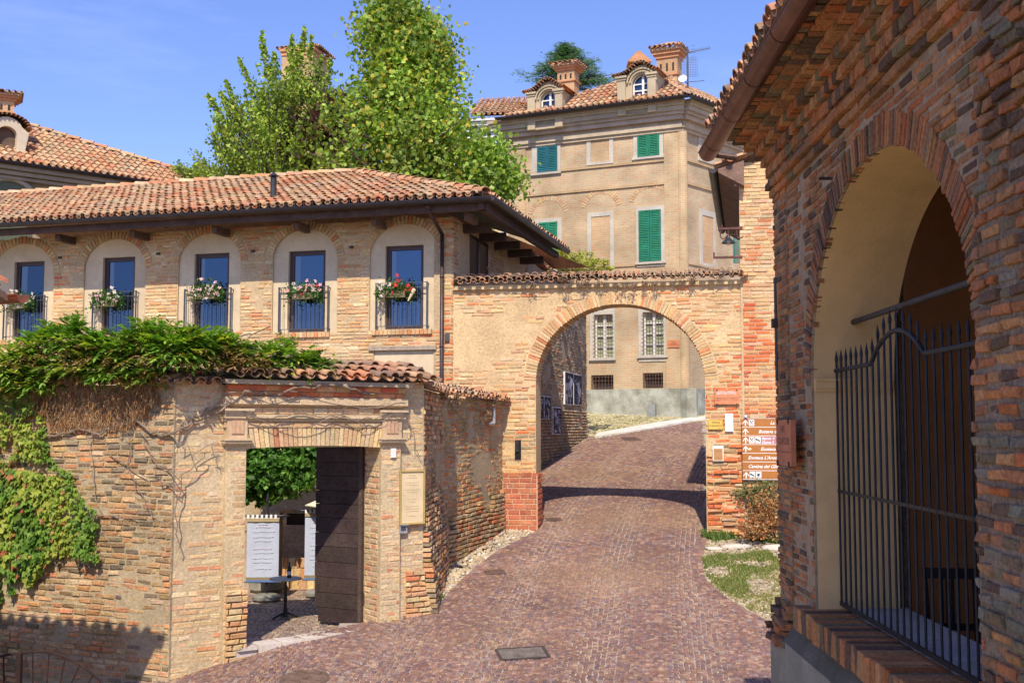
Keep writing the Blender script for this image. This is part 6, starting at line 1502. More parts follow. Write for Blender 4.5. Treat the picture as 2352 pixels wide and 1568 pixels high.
for i, (dz0, dz1, pr) in enumerate(((-.90, -.80, .08), (-.80, -.66, .14), (-.66, -.56, .10), (-.56, -.42, .26), (-.42, -.32, .34), (-.32, -.18, .42), (-.18, -.10, .48), (-.10, -.0, .54))):
    mb.pbox(BH, LW_ - pr, pr * .42, eaveP + dz0, eaveP + dz1 - .001, -.05, pr, vary(CC, .06)); mb.pbox(BR, -.0 - pr * .42, RWd, eaveP + dz0 + .001, eaveP + dz1 - .002, -.05, pr, vary(CC, .06))
mb.build('cornice', MT['stone'], tp)
GC = [(.012, .17, .10), (.02, .20, .11)]; TL = [(.012, .10, .14), (.015, .13, .15)]
for k, (fr_, op, ty, lg) in W_.items():
    o = BH.rect(*op)
    if fr_:
        f = BH.rect(*fr_); mb = MB(); SG = (.48, .44, .37)
        mb.prism(BH, [(f[0], f[1]), (f[2], f[1]), (f[2], f[3]), (f[0], f[3])], .0, .035 if ty != 'gl' else .03, [[(o[0], o[1]), (o[2], o[1]), (o[2], o[3]), (o[0], o[3])]], col=SG)
        if ty in ('sh', 'gl') : mb.pbox(BH, f[0] - .03, f[2] + .03, o[1] - .09, o[1] - .02, .036, .09, SG)
        fo = mb.build('window_surround', MT['stone'], tp)
    if ty == 'sh':
        m = (o[0] + o[2]) / 2; cl = TL if k == 't1' else GC
        for (a, b) in ((o[0] + .004, m - .006), (m + .006, o[2] - .004)):
            mb = MB(); c = vary(cl[0], .1); w = .05
            mb.pbox(BH, a, a + w, o[1], o[3], .037, .07, c); mb.pbox(BH, b - w, b, o[1], o[3], .037, .07, c); mb.pbox(BH, a + w, b - w, o[3] - w, o[3], .037, .07, c); mb.pbox(BH, a + w, b - w, o[1], o[1] + w, .037, .07, c)
            if lg: z = (o[1] + o[3]) / 2; mb.pbox(BH, a + w, b - w, z - .03, z + .03, .037, .069, c)
            z = o[1] + w
            while z < o[3] - w:
                q = [BH.w(a + w, z, .064), BH.w(b - w, z, .064), BH.w(b - w, z + .035, .04), BH.w(a + w, z + .035, .04)]; mb.add(q + [p - V((0, 0, .012)) for p in q], [(0, 1, 2, 3), (7, 6, 5, 4), (0, 4, 5, 1)], vary(cl[1], .12)); z += .055
            mb.build('shutter', MT['shutter'], tp)
        mb = MB(); mb.pbox(BH, o[0], o[2], o[1], o[3], .001, .03, (.01, .03, .03)); mb.build('shutter_back', MT['shutter'], tp)
    elif ty == 'bl':
        mb = MB(); mb.pbox(BH, o[0] + .002, o[2] - .002, o[1] + .002, o[3] - .002, .001, .012, (1.04, .98, .92)); mb.build('blind_window', MT['farbrick'], tp, uv=True)
    elif ty == 'gl':
        mb = MB(); mb.pbox(BH, o[0], o[2], o[1], o[3], -.2, -.19, (.30, .34, .22)); mb.build('curtain', MT['paint'], tp)
        mb = MB(); m = (o[0] + o[2]) / 2; Wc = (.72, .71, .68)
        for a, b in ((o[0], o[0] + .05), (m - .05, m + .05), (o[2] - .05, o[2])): mb.pbox(BH, a, b, o[1], o[3], -.17, -.12, Wc)
        for i in range(5): z = o[1] + (o[3] - o[1]) * i / 4.0; mb.pbox(BH, o[0] + .05, o[2] - .05, z - .02, z + .02, -.165, -.125, Wc)
        mb.build('window_frame', MT['paint'], tp)
        mb = MB(); K = (.16, .09, .07)
        for i in range(7): s = o[0] + (o[2] - o[0]) * (i + .5) / 7; mb.tube(BH.w(s, o[1] - .03, .05), BH.w(s, o[3] + .0, .05), .008, 4, K)
        for i in range(11): z = o[1] + (o[3] - o[1]) * (i + .3) / 11; mb.tube(BH.w(o[0] - .03, z, .05), BH.w(o[2] + .03, z, .05), .007, 4, K)
        mb.build('window_grille', MT['rust'], tp)
    else:
        mb = MB(); mb.pbox(BH, o[0], o[2], o[1], o[3], -.35, -.3, (.05, .04, .035)); mb.build('cellar_pane', MT['paint'], tp)
        mb = MB(); K = (.14, .08, .06)
        for i in range(7): s = o[0] + (o[2] - o[0]) * (i + .5) / 7; mb.tube(BH.w(s, o[1], .02), BH.w(s, o[3], .02), .01, 4, K)
        for i in range(4): z = o[1] + (o[3] - o[1]) * (i + .5) / 4; mb.tube(BH.w(o[0], z, .02), BH.w(o[2], z, .02), .01, 4, K)
        mb.build('window_grille', MT['rust'], tp)
for (x0, y0, x1, y1), (a0, b0, a1, b1) in (((1603, 291, 1641, 374), (1610, 303, 1640, 366)), ((1607, 484, 1642, 616), (1612, 497, 1638, 606))):
    f = BR.rect(x0, y0, x1, y1); o = BR.rect(a0, b0, a1, b1); mb = MB(); mb.prism(BR, [(f[0], f[1]), (f[2], f[1]), (f[2], f[3]), (f[0], f[3])], 0, .035, [[(o[0], o[1]), (o[2], o[1]), (o[2], o[3]), (o[0], o[3])]], col=(.48, .44, .37)); mb.build('window_surround', MT['stone'], tp)
    mb = MB(); mb.pbox(BR, o[0], o[2], o[1], o[3], .001, .012, (1.06, .94, .84)); mb.build('blind_window', MT['farbrick'], tp, uv=True)
# relieving arches over the lower windows
r = random.Random(160)
for k in ('l1', 'l2', 'l3'):
    mb = MB(); f = BH.rect(*W_[k][0]); voussoirs(mb, BH, (f[0] + f[2]) / 2, f[3] - .02, (f[2] - f[0]) / 2 + .12, .62, .16, 20, -.01, .012, r, [(.52, .33, .20), (.52, .39, .25)], t0=.3, t1=2.84, gap=.3); mb.build('relieving_arch', MT['brick'], tp)
# rendered plinth
zpl = BH.hit(1480, 893)[1]; mb = MB(); mb.pbox(BH, LW_, .42, -.8, zpl, .0, .16, (.42, .43, .37)); mb.pbox(BR, -.2, RWd, -.8, zpl - .001, .0, .158, (.36, .38, .34)); mb.build('plinth', MT['concrete'], tp)
s, z = BH.hit(1503, 950); mb = MB(); mb.pbox(BH, s - .12, s + .12, -.3, z + .28, .16, .34, (.26, .28, .28)); tag(mb.build('stone_post', MT['stone']), 'stubby grey stone guard post against the rendered plinth', 'post')
# roof of the palazzo
E0 = BH.w(.62 * .42 + .15, eaveP + .02, .62); SLP = .62; cc = 1 / math.sqrt(1 + SLP * SLP)
mb = MB(); roof(mb, E0, -BH.u, (-BH.n + V((0, 0, SLP))) * cc, 7.0, 3.4, .20, .34, random.Random(161), P_TILE + P_TDARK[:6], clip=lambda s, t: s > t * cc * .55 and s < 6.5 - t * 1.30, seg=4)
roof(mb, E0, BR.u, (-BR.n + V((0, 0, SLP))) * cc, 5.2, 3.2, .20, .34, random.Random(162), P_TILE + P_TDARK[:6], clip=lambda s, t: s > t * cc * .55, seg=4); mb.build('roof', MT['tile'], tp)
mb = MB(); up3 = V((0, 0, SLP * 2.8)); pk = E0 - BH.u * 2.6 - BH.n * 2.8 * 1.0 + up3; q = [E0, E0 - BH.u * 6.4, pk - BH.u * .1, pk, E0 + BR.u * 5.2, E0 + BR.u * 5.2 - BR.n * 2.8 + up3]
q = [p - V((0, 0, .02)) for p in q]; mb.add(q, [(0, 3, 2, 1), (0, 4, 5, 3), (1, 2, 3, 0), (3, 5, 4, 0)], (.35, .2, .13)); mb.build('roof_boarding', MT['wood'], tp)
gutter(E0 - BH.u * 6.5 + BH.n * .06, E0 + BH.n * .06, .08, 'gutter', tp); gutter(E0 + BR.n * .06, E0 + BR.u * 5.2 + BR.n * .06, .08, 'gutter', tp)
# dormers
def dormer(px0, px1, pyt, pyb, wx0, wx1, wyt, wyb, lab, root, face=BH, dist=.0):
    s0, z0, s1, z1 = face.rect(px0, pyt, px1, pyb, dist); w0, y0, w1, y1 = face.rect(wx0, wyt, wx1, wyb, dist)
    W = s1 - s0; m = (s0 + s1) / 2; mw = (w0 + w1) / 2; hw = (w1 - w0) / 2; zc = z1 - .28; ST = (.46, .39, .28)
    mb = MB(); ws = y1 - hw * .72
    hole = [(w0, y0), (w1, y0)] + [(mw + hw * math.cos(math.pi * i / 12), ws + hw * .9 * math.sin(math.pi * i / 12)) for i in range(13)]
    outp = [(s0, z0 - .3), (s1, z0 - .3), (s1, zc - .1)] + [(mw + hw * 1.45 * math.cos(math.pi * i / 12), zc - .1 + .34 * math.sin(math.pi * i / 12)) for i in range(1, 12)] + [(s0, zc - .1)]
    mb.prism(face, outp, dist - 1.6, dist, [hole], ST)
    for a, b in ((s0 - .02, s0 + W * .2), (s1 - W * .2, s1 + .02)): mb.pbox(face, a, b, z0 - .3, zc - .14, dist + .001, dist + .08, ST); mb.pbox(face, a - .06, b + .06, zc - .14, zc - .07, dist, dist + .15, ST); mb.pbox(face, a - .03, b + .03, zc - .21, zc - .15, dist, dist + .11, ST)
    d = mb.build('dormer', MT['plaster'], root)
    mb = MB()
    for k in range(2):
        R0 = hw * 1.18 + k * .09; pts = [face.w(mw + R0 * math.cos(math.pi * i / 14), ws + .02 + R0 * .92 * math.sin(math.pi * i / 14), dist + .03 + k * .03) for i in range(15)]; mb.path(pts, .035, 5, ST)
    mb.build('archivolt', MT['plaster'], root, d)
    mb = MB(); mb.pbox(face, w0 - .02, w1 + .02, y0, y1 + .02, dist - .2, dist - .19, (.06, .09, .13)); mb.build('pane', MT['glass'], root, d)
    mb = MB(); Wc = (.74, .74, .74); mb.pbox(face, mw - .035, mw + .035, y0, y1 - .0, dist - .17, dist - .12, Wc); mb.pbox(face, w0, w0 + .035, y0, ws, dist - .17, dist - .12, Wc); mb.pbox(face, w1 - .035, w1, y0, ws, dist - .17, dist - .12, Wc)
    for z in (y0 + .02, y0 + (ws - y0) * .55, ws): mb.pbox(face, w0 + .035, w1 - .035, z - .018, z + .018, dist - .165, dist - .125, Wc)
    mb.path([face.w(mw + (hw - .02) * math.cos(math.pi * i / 10), ws + (hw * .9 - .02) * math.sin(math.pi * i / 10), dist - .15) for i in range(11)], .02, 4, Wc); mb.build('window_frame', MT['paint'], root, d)
    mb = MB(); r = random.Random(int(px0)); n = 16
    for i in range(n + 1):
        t = i / n; s = s0 - .1 + (W + .2) * t; bump = math.exp(-((s - mw) / (hw * 1.2)) ** 2) * .34; z = zc - .06 + bump
        coppo(mb, face.w(s, z, dist + .2), face.w(s, z + .02, dist - 1.0), V((0, 0, 1)), .085, .075, vary(r.choice(P_TDARK + P_TILE[:4]), .2, r), 5)
    mb.build('dormer_roof', MT['tile'], root, d)
dormer(1215, 1292, 186, 275, 1241, 1281, 213, 262, '', tp, dist=.42); dormer(1421, 1506, 148, 240, 1452, 1497, 174, 224, '', tp, dist=.42)
def chimney(root, px0, px1, pyt, pyb, Y, seed, cap=True, name='chimney', fancy=True, down=1.2):
    a = at(px0, pyb, Y); b = at(px1, pyt, Y); w = b.x - a.x; P = Plane(a.x, a.y, -24 if px0 > 900 else 25); r = random.Random(seed); mb = MB(); h = b.z - a.z; w *= .86
    def lvl(z0, z1, e, col): mb.box(P.w(-e, z0, e), P.u * (w + 2 * e), -P.n * (w * .8 + 2 * e), V((0, 0, z1 - z0)), col)
    B = (1.05, .9, .8); z = a.z
    lvl(z - down, z + h * .62, 0, B)
    o = mb.build(name, MT['farbrick'], root, uv=True)
    mb = MB(); C = (.52, .27, .15)
    lvl(z + h * .22, z + h * .27, .05, C); mb.build('chimney_band', MT['brick'], root, o); mb = MB(); lvl(z + h * .62, z + h * .70, .05, C); lvl(z + h * .70, z + h * .77, .12, C); lvl(z + h * .77, z + h * .82, .18, (.45, .3, .2)); mb.build('chimney_collar', MT['brick'], root, o)
    if fancy:
        mb = MB()
        for k in range(3): s = w * (.2 + .3 * k); mb.pbox(P, s - .03, s + .03, z + h * .32, z + h * .5, .001, .006, (.03, .02, .02))
        mb.build('vent', MT['wood'], root, o)
    mb = MB(); ce = P.w(w / 2, z + h * .84, -w * .4); e = w / 2 + .22
    for q in range(4):
        ang = R(P.deg) + q * math.pi / 2; u = V((math.cos(ang), math.sin(ang), 0)); nn = V((math.sin(ang), -math.cos(ang), 0)); m = int(2 * e / .15)
        for i in range(m):
            s = -e + (i + .5) * 2 * e / m; A = ce + u * s + nn * e; f = max(.12, 1 - abs(s) / e); Bp = ce + u * s + nn * (e * (1 - f)) + V((0, 0, h * .16 * f)); coppo(mb, A, Bp, V((0, 0, 1)), .075, .06, vary(r.choice(P_TDARK + P_TILE[:5]), .2, r), 4)
    mb.build('chimney_cap', MT['tile'], root, o)
    return o
chimney(tp, 1280, 1328, 141, 205, 37.5, 1, down=2); chimney(tp, 1509, 1564, 98, 200, 37.5, 2, down=2)
mb = MB(); c = at(1467, 150, 36.6); tz = at(1467, 120, 36.6).z
for k in range(6): w = .34 * (1 - k / 6) + .03; z = c.z + (tz - c.z) * k / 6; mb.box(c + V((-w, -w, z - c.z)), V((2 * w, 0, 0)), V((0, 2 * w, 0)), V((0, 0, (tz - c.z) / 6 - .002)), (.5, .27, .15))
mb.box(c + V((-.24, -.24, -1.5)), V((.48, 0, 0)), V((0, .48, 0)), V((0, 0, 1.498)), (.5, .3, .18)); mb.build('stepped_finial', MT['brick'], tp)
# aerials
b = at(1580, 205, 36.5); tpz = at(1577, 108, 36.5).z
t = thing('tv_aerial', 'rooftop mast with comb and grid television aerials beside the tallest chimney', 'antenna', b)
G = (.10, .105, .115); mb = MB(); mb.tube(b, V((b.x, b.y, tpz)), .028, 8, G); mb.build('mast', MT['gutter'], t)
mb = MB(); z = at(1580, 122, 36.5).z; x1 = at(1630, 115, 36.5).x; A = V((b.x, b.y - .05, z)); B = V((x1, b.y - .2, z + .1)); mb.tube(A, B, .012, 5, G)
for i in range(14): q = A.lerp(B, .15 + .85 * i / 14); mb.tube(q - V((0, 0, .07)), q + V((0, 0, .07)), .007, 4, G)
for k in range(5): mb.tube(A + V((.1, 0, -.25 + k * .12)), A + V((-.0, 0, -.25 + k * .12)) + V((.25, 0, 0)), .006, 4, G)
mb.build('comb_aerial', MT['gutter'], t)
mb = MB(); z = at(1580, 155, 36.5).z
for sx in (-1, 1):
    for i in range(6): mb.tube(V((b.x + sx * (.04 + .055 * i), b.y, z - .32)), V((b.x + sx * (.04 + .055 * i), b.y, z + .32)), .006, 4, G)
    for i in range(9): mb.tube(V((b.x, b.y, z - .32 + .08 * i)), V((b.x + sx * .33, b.y, z - .32 + .08 * i)), .005, 4, G)
mb.build('grid_aerial', MT['gutter'], t)
mb = MB(); z = at(1580, 190, 36.5).z; A = V((b.x, b.y - .05, z)); B = V((at(1618, 187, 36.5).x, b.y, z + .06)); mb.tube(A, B, .01, 5, G)
for i in range(6): q = A.lerp(B, .2 + .8 * i / 5.5); mb.tube(q - V((0, .1, .03)), q + V((0, .1, .05)), .007, 4, G)
mb.build('comb_aerial', MT['gutter'], t)
c = at(1568, 181, 36.3); mb = MB(); N = V((-.3, -1, .35)).normalized(); X = N.orthogonal().normalized(); Y = N.cross(X); n = 18; vs = [c - N * .05]
for rr, dd in ((.085, -.02), (.145, .02)): vs += [c + (X * math.cos(6.283 * i / n) + Y * math.sin(6.283 * i / n)) * rr + N * dd for i in range(n)]
mb.add(vs, [(0, 1 + i, 1 + (i + 1) % n) for i in range(n)] + [(1 + i, 1 + n + i, 1 + n + (i + 1) % n, 1 + (i + 1) % n) for i in range(n)], (.7, .7, .7)); dd = thing('satellite_dish', 'round white satellite dish just left of the aerial mast', 'satellite dish', c); mb.build('dish', MT['paint'], dd)
mb = MB(); mb.tube(c - N * .05, V((b.x, b.y, c.z - .12)), .015, 6, G); mb.tube(c + N * .2, c - Y * .2, .008, 5, G); mb.build('arm', MT['gutter'], dd)
# street plaque on the palazzo
a = BH.rect(1534, 781, 1561, 798, .03); t = thing('street_plaque', 'small terracotta VIA LAFLEUR plaque on the palazzo wall seen through the archway', 'plaque', BH.w(a[0], a[1]))
mb = MB(); mb.pbox(BH, a[0], a[2], a[1], a[3], .045, .075, (.50, .19, .09)); mb.pbox(BH, a[0], a[2], a[1] + .068, a[1] + .074, .075, .078, (.3, .1, .06)); mb.build('panel', MT['stone'], t)
text('VIA', BH, a[0] + .15, a[1] + .15, .05, .075, MT['paint'], t, col=(.1, .04, .04)); text('LAFLEUR', BH, a[0] + .07, a[1] + .092, .05, .075, MT['paint'], t, col=(.1, .04, .04), width=.22)
# =================================================================== pale yellow house behind the palazzo
ty = thing('yellow_house', 'pale yellow house with white cornice and tiled roof half hidden by the tree', 'building', at(1100, 600, 42))
YP = Plane(*at(1000, 400, 43).to_2d(), -8); s1 = YP.hit(1215, 400)[0]; s0 = YP.hit(930, 400)[0]; ze = YP.hit(1150, 275)[1]
mb = MB(); mb.pbox(YP, s0, s1 + 2, -1, ze, -6, 0, (.68, .52, .29)); mb.build('wall', MT['plaster'], ty)
mb = MB()
for a, b, d in ((.02, .14, .5), (.16, .30, .38), (.32, .5, .25), (.52, .7, .12)): mb.pbox(YP, s0 - .3, s1 + 2, ze - b, ze - a, 0, d, (.66, .67, .70))
mb.build('cornice', MT['paint'], ty)
mb = MB(); roof(mb, YP.w(YP.hit(1085, 270)[0] - .1, ze + .03, .55), YP.u, (-YP.n + V((0, 0, .5))).normalized(), 6.5, 3.0, .21, .36, random.Random(170), P_TILE + P_TDARK[:6], seg=4); mb.build('roof', MT['tile'], ty)
mb = MB(); q = [YP.w(YP.hit(1085, 270)[0], ze, .55), YP.w(s1 + 2, ze, .55), YP.w(s1 + 2, ze + 1.3, -2.1), YP.w(YP.hit(1095, 240)[0], ze + 1.3, -2.1)]; mb.add([p - V((0, 0, .0)) for p in q], [(0, 1, 2, 3), (3, 2, 1, 0)], (.35, .2, .13)); mb.build('roof_boarding', MT['wood'], ty)
for (a, b, c, d) in ((1132, 312, 1146, 345), (1040, 330, 1060, 375), (1152, 415, 1166, 470)):
    w = YP.rect(a, b, c, d); mb = MB(); mb.pbox(YP, w[0] - .1, w[2] + .1, w[1] - .1, w[3] + .12, 0, .04, (.7, .7, .7)); fo = mb.build('window_surround', MT['paint'], ty); mb = MB(); mb.pbox(YP, w[0], w[2], w[1], w[3], .041, .05, (.12, .16, .22)); mb.build('pane', MT['glass'], ty, fo)
    mb = MB(); m = (w[0] + w[2]) / 2; mb.pbox(YP, m - .03, m + .03, w[1], w[3], .05, .07, (.7, .7, .7)); mb.build('mullion', MT['paint'], ty, fo)
# white porch bay left of the palazzo corner
w = BH.rect(1150, 330, 1170, 470); t = thing('white_loggia', 'sliver of a white stone loggia squeezed between the tree and the palazzo', 'building', at(1158, 520, 37))
LP = Plane(*at(1150, 400, 37.5).to_2d(), -10); mb = MB(); a = LP.rect(1146, 340, 1172, 480)
mb.pbox(LP, a[0], a[2], -1, a[3], -2, 0, (.62, .6, .57)); mb.build('wall', MT['plaster'], t); mb = MB(); mb.pbox(LP, a[0] + .08, a[2] - .06, a[1] + .1, a[3] - .4, .001, .01, (.10, .13, .17)); mb.build('pane', MT['glass'], t)
mb = MB(); K = (.05, .05, .06)
for i in range(6): s = a[0] + .1 + i * .05; mb.tube(LP.w(s, a[1] + .1, .05), LP.w(s, a[1] + .7, .05), .008, 4, K)
mb.tube(LP.w(a[0] + .06, a[1] + .7, .05), LP.w(a[2], a[1] + .7, .05), .012, 4, K); mb.build('railing', MT['iron'], t)
# =================================================================== mansion at far left
FP = Plane(*at(0, 400, 30).to_2d(), 40); tf = thing('left_mansion', 'grey-brown mansion with hipped tile roof and white dormer at the far left', 'building', at(60, 700, 31))
ze = FP.hit(0, 382)[1]; sR_ = FP.hit(260, 420)[0]
mb = MB(); mb.pbox(FP, -6, sR_ + 2.5, -2, ze, -8, 0, (.30, .25, .18)); mb.build('wall', MT['mortar'], tf)
mb = MB()
for a, b, d in ((.0, .12, .45), (.14, .24, .32), (.26, .34, .2)): mb.pbox(FP, -6, sR_ + 3, ze - b, ze - a, 0, d, (.36, .31, .24))
s, z = FP.hit(30, 435); mb.path([FP.w(s - .1 + .72 * math.cos(math.pi * i / 12), z - .35 + .62 * math.sin(math.pi * i / 12), .06) for i in range(13)], .07, 6, (.42, .40, .33)); mb.build('cornice', MT['stone'], tf)
mb = MB(); n = 14; c = FP.w(s - .1, z - .35, .02); mb.add([FP.w(s - .1 + .62 * math.cos(math.pi * i / n), z - .35 + .54 * math.sin(math.pi * i / n), .02) for i in range(n + 1)] + [FP.w(s - .72, z - 1.5, .02), FP.w(s + .52, z - 1.5, .02)], [tuple(list(range(n + 1)) + [n + 1, n + 2])], (.10, .12, .07)); mb.build('window', MT['paint'], tf)
# roof plane: eaves along FP, hip running down to the right
hA = at(62, 306, 33.5); 
vv = (-FP.n + V((0, 0, .55))).normalized(); Oe = FP.w(-6, ze + .05, .5)
width = sR_ + 10.5
def hipclip(s, t):
    p = Oe + FP.u * s + vv * t; q = p
    # project, keep the points that lie below the hip line seen in the view
    k = V(ray(0, 0)); return s < width - t * 1.55
mb = MB(); roof(mb, Oe, FP.u, vv, width, 4.6, .2, .34, random.Random(180), P_TILE, clip=hipclip, seg=4); mb.build('roof', MT['tile'], tf)
mb = MB(); a, b = Oe, Oe + FP.u * width; c, d = Oe + FP.u * (width - 4.6 * 1.55) + vv * 4.6, Oe + vv * 4.6; mb.add([a, b, c, d], [(0, 1, 2, 3)], (.4, .24, .15)); mb.build('roof_boarding', MT['wood'], tf)
mb = MB(); ridge(mb, b + V((0, 0, .05)), c + V((0, 0, .06)), random.Random(181), .2, .4); mb.build('ridge_tiles', MT['tile'], tf)
gutter(Oe + FP.n * .05, Oe + FP.u * width + FP.n * .05, .08, 'gutter', tf)
DPL = Plane(*at(0, 330, 30.2).to_2d(), 40); a = DPL.rect(-60, 290, 62, 372)
mb = MB(); WHT = (.60, .53, .43); w = a[2] - a[0]; sm_ = DPL.hit(16, 330)[0]; hw = .26; z0 = a[1]; zs_ = DPL.hit(16, 310)[1]
hole = [(sm_ - hw, z0 + .08), (sm_ + hw, z0 + .08)] + [(sm_ + hw * math.cos(math.pi * i / 12), zs_ + hw * .95 * math.sin(math.pi * i / 12)) for i in range(13)]
zsh = DPL.hit(62, 303)[1]; zpk = DPL.hit(16, 268)[1]; sr = DPL.hit(60, 330)[0]; slft = sm_ - (sr - sm_)
outp = [(slft, z0 - .2), (sr, z0 - .2), (sr - .03, z0 + .35), (sr + .07, zsh - .05), (sr + .02, zsh)] + [(sm_ + (sr - sm_) * .8 * math.cos(t), zsh + (zpk - zsh) * math.sin(t)) for t in [math.pi * i / 10 for i in range(1, 10)]] + [(slft - .02, zsh), (slft - .07, zsh - .05), (slft + .03, z0 + .35)]
mb.prism(DPL, outp, -1.4, 0, [hole], WHT); dm = mb.build('dormer', MT['plaster'], tf)
mb = MB(); mb.pbox(DPL, sm_ - hw, sm_ + hw, z0, zs_ + .3, -.2, -.18, (.13, .085, .06)); mb.build('dormer_shutter', MT['wood'], tf, dm)
mb = MB(); mb.pbox(DPL, slft + .1, sr - .1, z0 - .02, z0 + .078, -.1, .03, (.5, .2, .1)); mb.build('dormer_sill', MT['brick'], tf, dm)
mb = MB(); r = random.Random(5)
for i in range(15): t = math.pi * (i + .5) / 15; p = (sm_ + (sr - sm_) * 1.12 * math.cos(t), zsh + .04 + (zpk - zsh) * math.sin(t)); coppo(mb, DPL.w(p[0], p[1], .12), DPL.w(p[0], p[1] + .02, -1.4), V((math.cos(t) * .5, 0, 1)), .08, .07, vary(r.choice(P_TDARK), .2, r), 4)
mb.build('dormer_roof', MT['tile'], tf, dm)
chimney(tf, -28, 38, 200, 272, 30.5, 3, down=1)
# =================================================================== brick tower
TP = Plane(*at(647, 200, 50).to_2d(), -12); tt = thing('brick_tower', 'tall square brick tower with a low tiled cap rising behind the trees', 'tower', at(690, 700, 50))
sa, sb = 0, TP.hit(718, 200)[0]; zt2 = TP.hit(680, 112)[1]
mb = MB(); mb.pbox(TP, 0, sb, 0, zt2, -1.9, 0, (1.05, .92, .85)); mb.build('shaft', MT['farbrick'], tt, uv=True)
mb = MB(); mb.box(TP.w(-.1, zt2 - .12, .1), TP.u * (sb + .2), -TP.n * 2.1, V((0, 0, .12)), (.5, .27, .15)); mb.box(TP.w(-.05, zt2 - .3, .05), TP.u * (sb + .1), -TP.n * 2.0, V((0, 0, .1)), (.5, .27, .15)); mb.build('corbel', MT['brick'], tt)
mb = MB(); s = sb * .5; mb.tube(TP.w(sb + .001, zt2 - 2.2, -.8), TP.w(sb + .001, zt2 - .9, -.8), .25, 8, (.06, .04, .035)); mb.build('belfry_opening', MT['wood'], tt)
mb = MB(); ce = TP.w(sb / 2, zt2 + .05, -.95); e = sb / 2 + .3
for q in range(4):
    ang = R(TP.deg) + q * math.pi / 2; u = V((math.cos(ang), math.sin(ang), 0)); nn = V((math.sin(ang), -math.cos(ang), 0)); m = int(2 * e / .2)
    for i in range(m):
        s = -e + (i + .5) * 2 * e / m; f = max(.08, 1 - abs(s) / e); coppo(mb, ce + u * s + nn * e, ce + u * s + nn * (e * (1 - f)) + V((0, 0, .45 * f)), V((0, 0, 1)), .1, .08, vary(rng.choice(P_TDARK + P_TILE[:4]), .2), 4)
mb.build('roof', MT['tile'], tt)
# =================================================================== trees
def tree(name, lab, base, Y, outline, n_br, leaves, size, cols, seed, shape=1, spiky=.0, trunk_r=.16, top=None, droop=0.0, depth=1.0, group='trees behind the long house', sprigs=()):
    # outline: (pixel y, left x, right x) rows of the silhouette; turned into radii at distance Y
    r = random.Random(seed); rows = []
    for py, xl, xr in outline:
        a = at(xl, py, Y); b = at(xr, py, Y); rows.append((a.z, (a.x + b.x) / 2, (b.x - a.x) / 2))
    rows.sort(); t = thing(name, lab, 'tree', (base[0], base[1], base[2]), group)
    def env(z):
        if z <= rows[0][0]: return rows[0][1], rows[0][2]
        for p, q in zip(rows, rows[1:]):
            if p[0] <= z <= q[0]: f = (z - p[0]) / (q[0] - p[0] + 1e-9); return p[1] + (q[1] - p[1]) * f, p[2] + (q[2] - p[2]) * f
        return rows[-1][1], rows[-1][2]
    zlo, zhi = rows[0][0], rows[-1][0]; tk = MB(); cx = base[0]
    pts = [V(base)]; n = 8
    for i in range(1, n + 1):
        z = base[2] + (zhi - .4 - base[2]) * i / n; c, w = env(z); f = max(0, (z - zlo) / (zhi - zlo)); pts.append(V((cx + (c - cx) * f ** .8, Y + r.uniform(-.1, .1), z)))
    for i in range(n): tk.tube(pts[i], pts[i + 1], trunk_r * (1 - i / n * .9), 8, (.2, .16, .12), r2=trunk_r * (1 - (i + 1) / n * .9))
    def trunk_at(z):
        f = (z - base[2]) / (zhi - .4 - base[2]) * n; i = max(0, min(n - 1, int(f))); return pts[i].lerp(pts[i + 1], max(0, min(1, f - i)))
    lb = MB(); per = leaves // n_br
    for k in range(n_br):
        f = (k + r.random()) / n_br; ze = zlo + (zhi - zlo) * f ** .85; c, w = env(ze); a = r.uniform(0, 6.283); rad = w * (r.uniform(.72, 1.08) if r.random() < .72 else r.uniform(.15, .7))
        e = V((c + rad * math.cos(a), Y + rad * depth * math.sin(a), ze)); rise = r.uniform(.5, 1.1) * (rad * (1.1 if spiky else .6)) + .2; s = trunk_at(max(base[2] + .5, ze - rise))
        m = s.lerp(e, .55) + V((0, 0, -.12 * rad)) if spiky else s.lerp(e, .5) + V((0, 0, .12 * rad)); br = .012 + .012 * rad
        tk.tube(s, m, br * 1.6, 5, (.2, .16, .12), r2=br); tk.tube(m, e, br, 5, (.2, .16, .12), r2=.006)
        shade = r.uniform(.75, 1.15)
        sp = (.10 if spiky else .24)
        for j in range(per):
            u = r.random() ** (.75 if spiky else .5); q = s.lerp(m, u * 2) if u < .5 else m.lerp(e, u * 2 - 1)
            spread = sp * (1.25 - .7 * u if spiky else 1.0) * (1 + .1 * rad)
            q = q + V((r.gauss(0, spread), r.gauss(0, spread), r.gauss(0, spread * .8) - droop * r.random()))
            cc = r.choice(cols); g = nz(q.x, q.z, .9, seed) * .5
            cc = vary(cc, .2, r); cc = tuple(min(.8, x * shade * (1 + g)) for x in cc); leaf(lb, q, size, r, cc, shape)
    for (x1, y1, x0, y0) in sprigs:
        a = at(x0, y0, Y); b = at(x1, y1, Y); b.y = Y + r.uniform(-.8, .8); a.y = Y + (b.y - Y) * .5; m = a.lerp(b, .5) + V((r.uniform(-.1, .1), 0, -.08)); tk.tube(a, m, .025, 5, (.2, .16, .12), r2=.015); tk.tube(m, b, .015, 5, (.2, .16, .12), r2=.004)
        for j in range(int(200 * (b - a).length)):
            u = r.random(); q = a.lerp(m, u * 2) if u < .5 else m.lerp(b, u * 2 - 1); w_ = .17 * (1.02 - u) + .02; q = q + V((r.gauss(0, w_), r.gauss(0, w_), r.gauss(0, .05))); leaf(lb, q, size, r, vary(r.choice(cols), .25, r), shape)
    lb.build('crown', MT['leaf'], t); tk.build('trunk', MT['bark'], t)
    return t
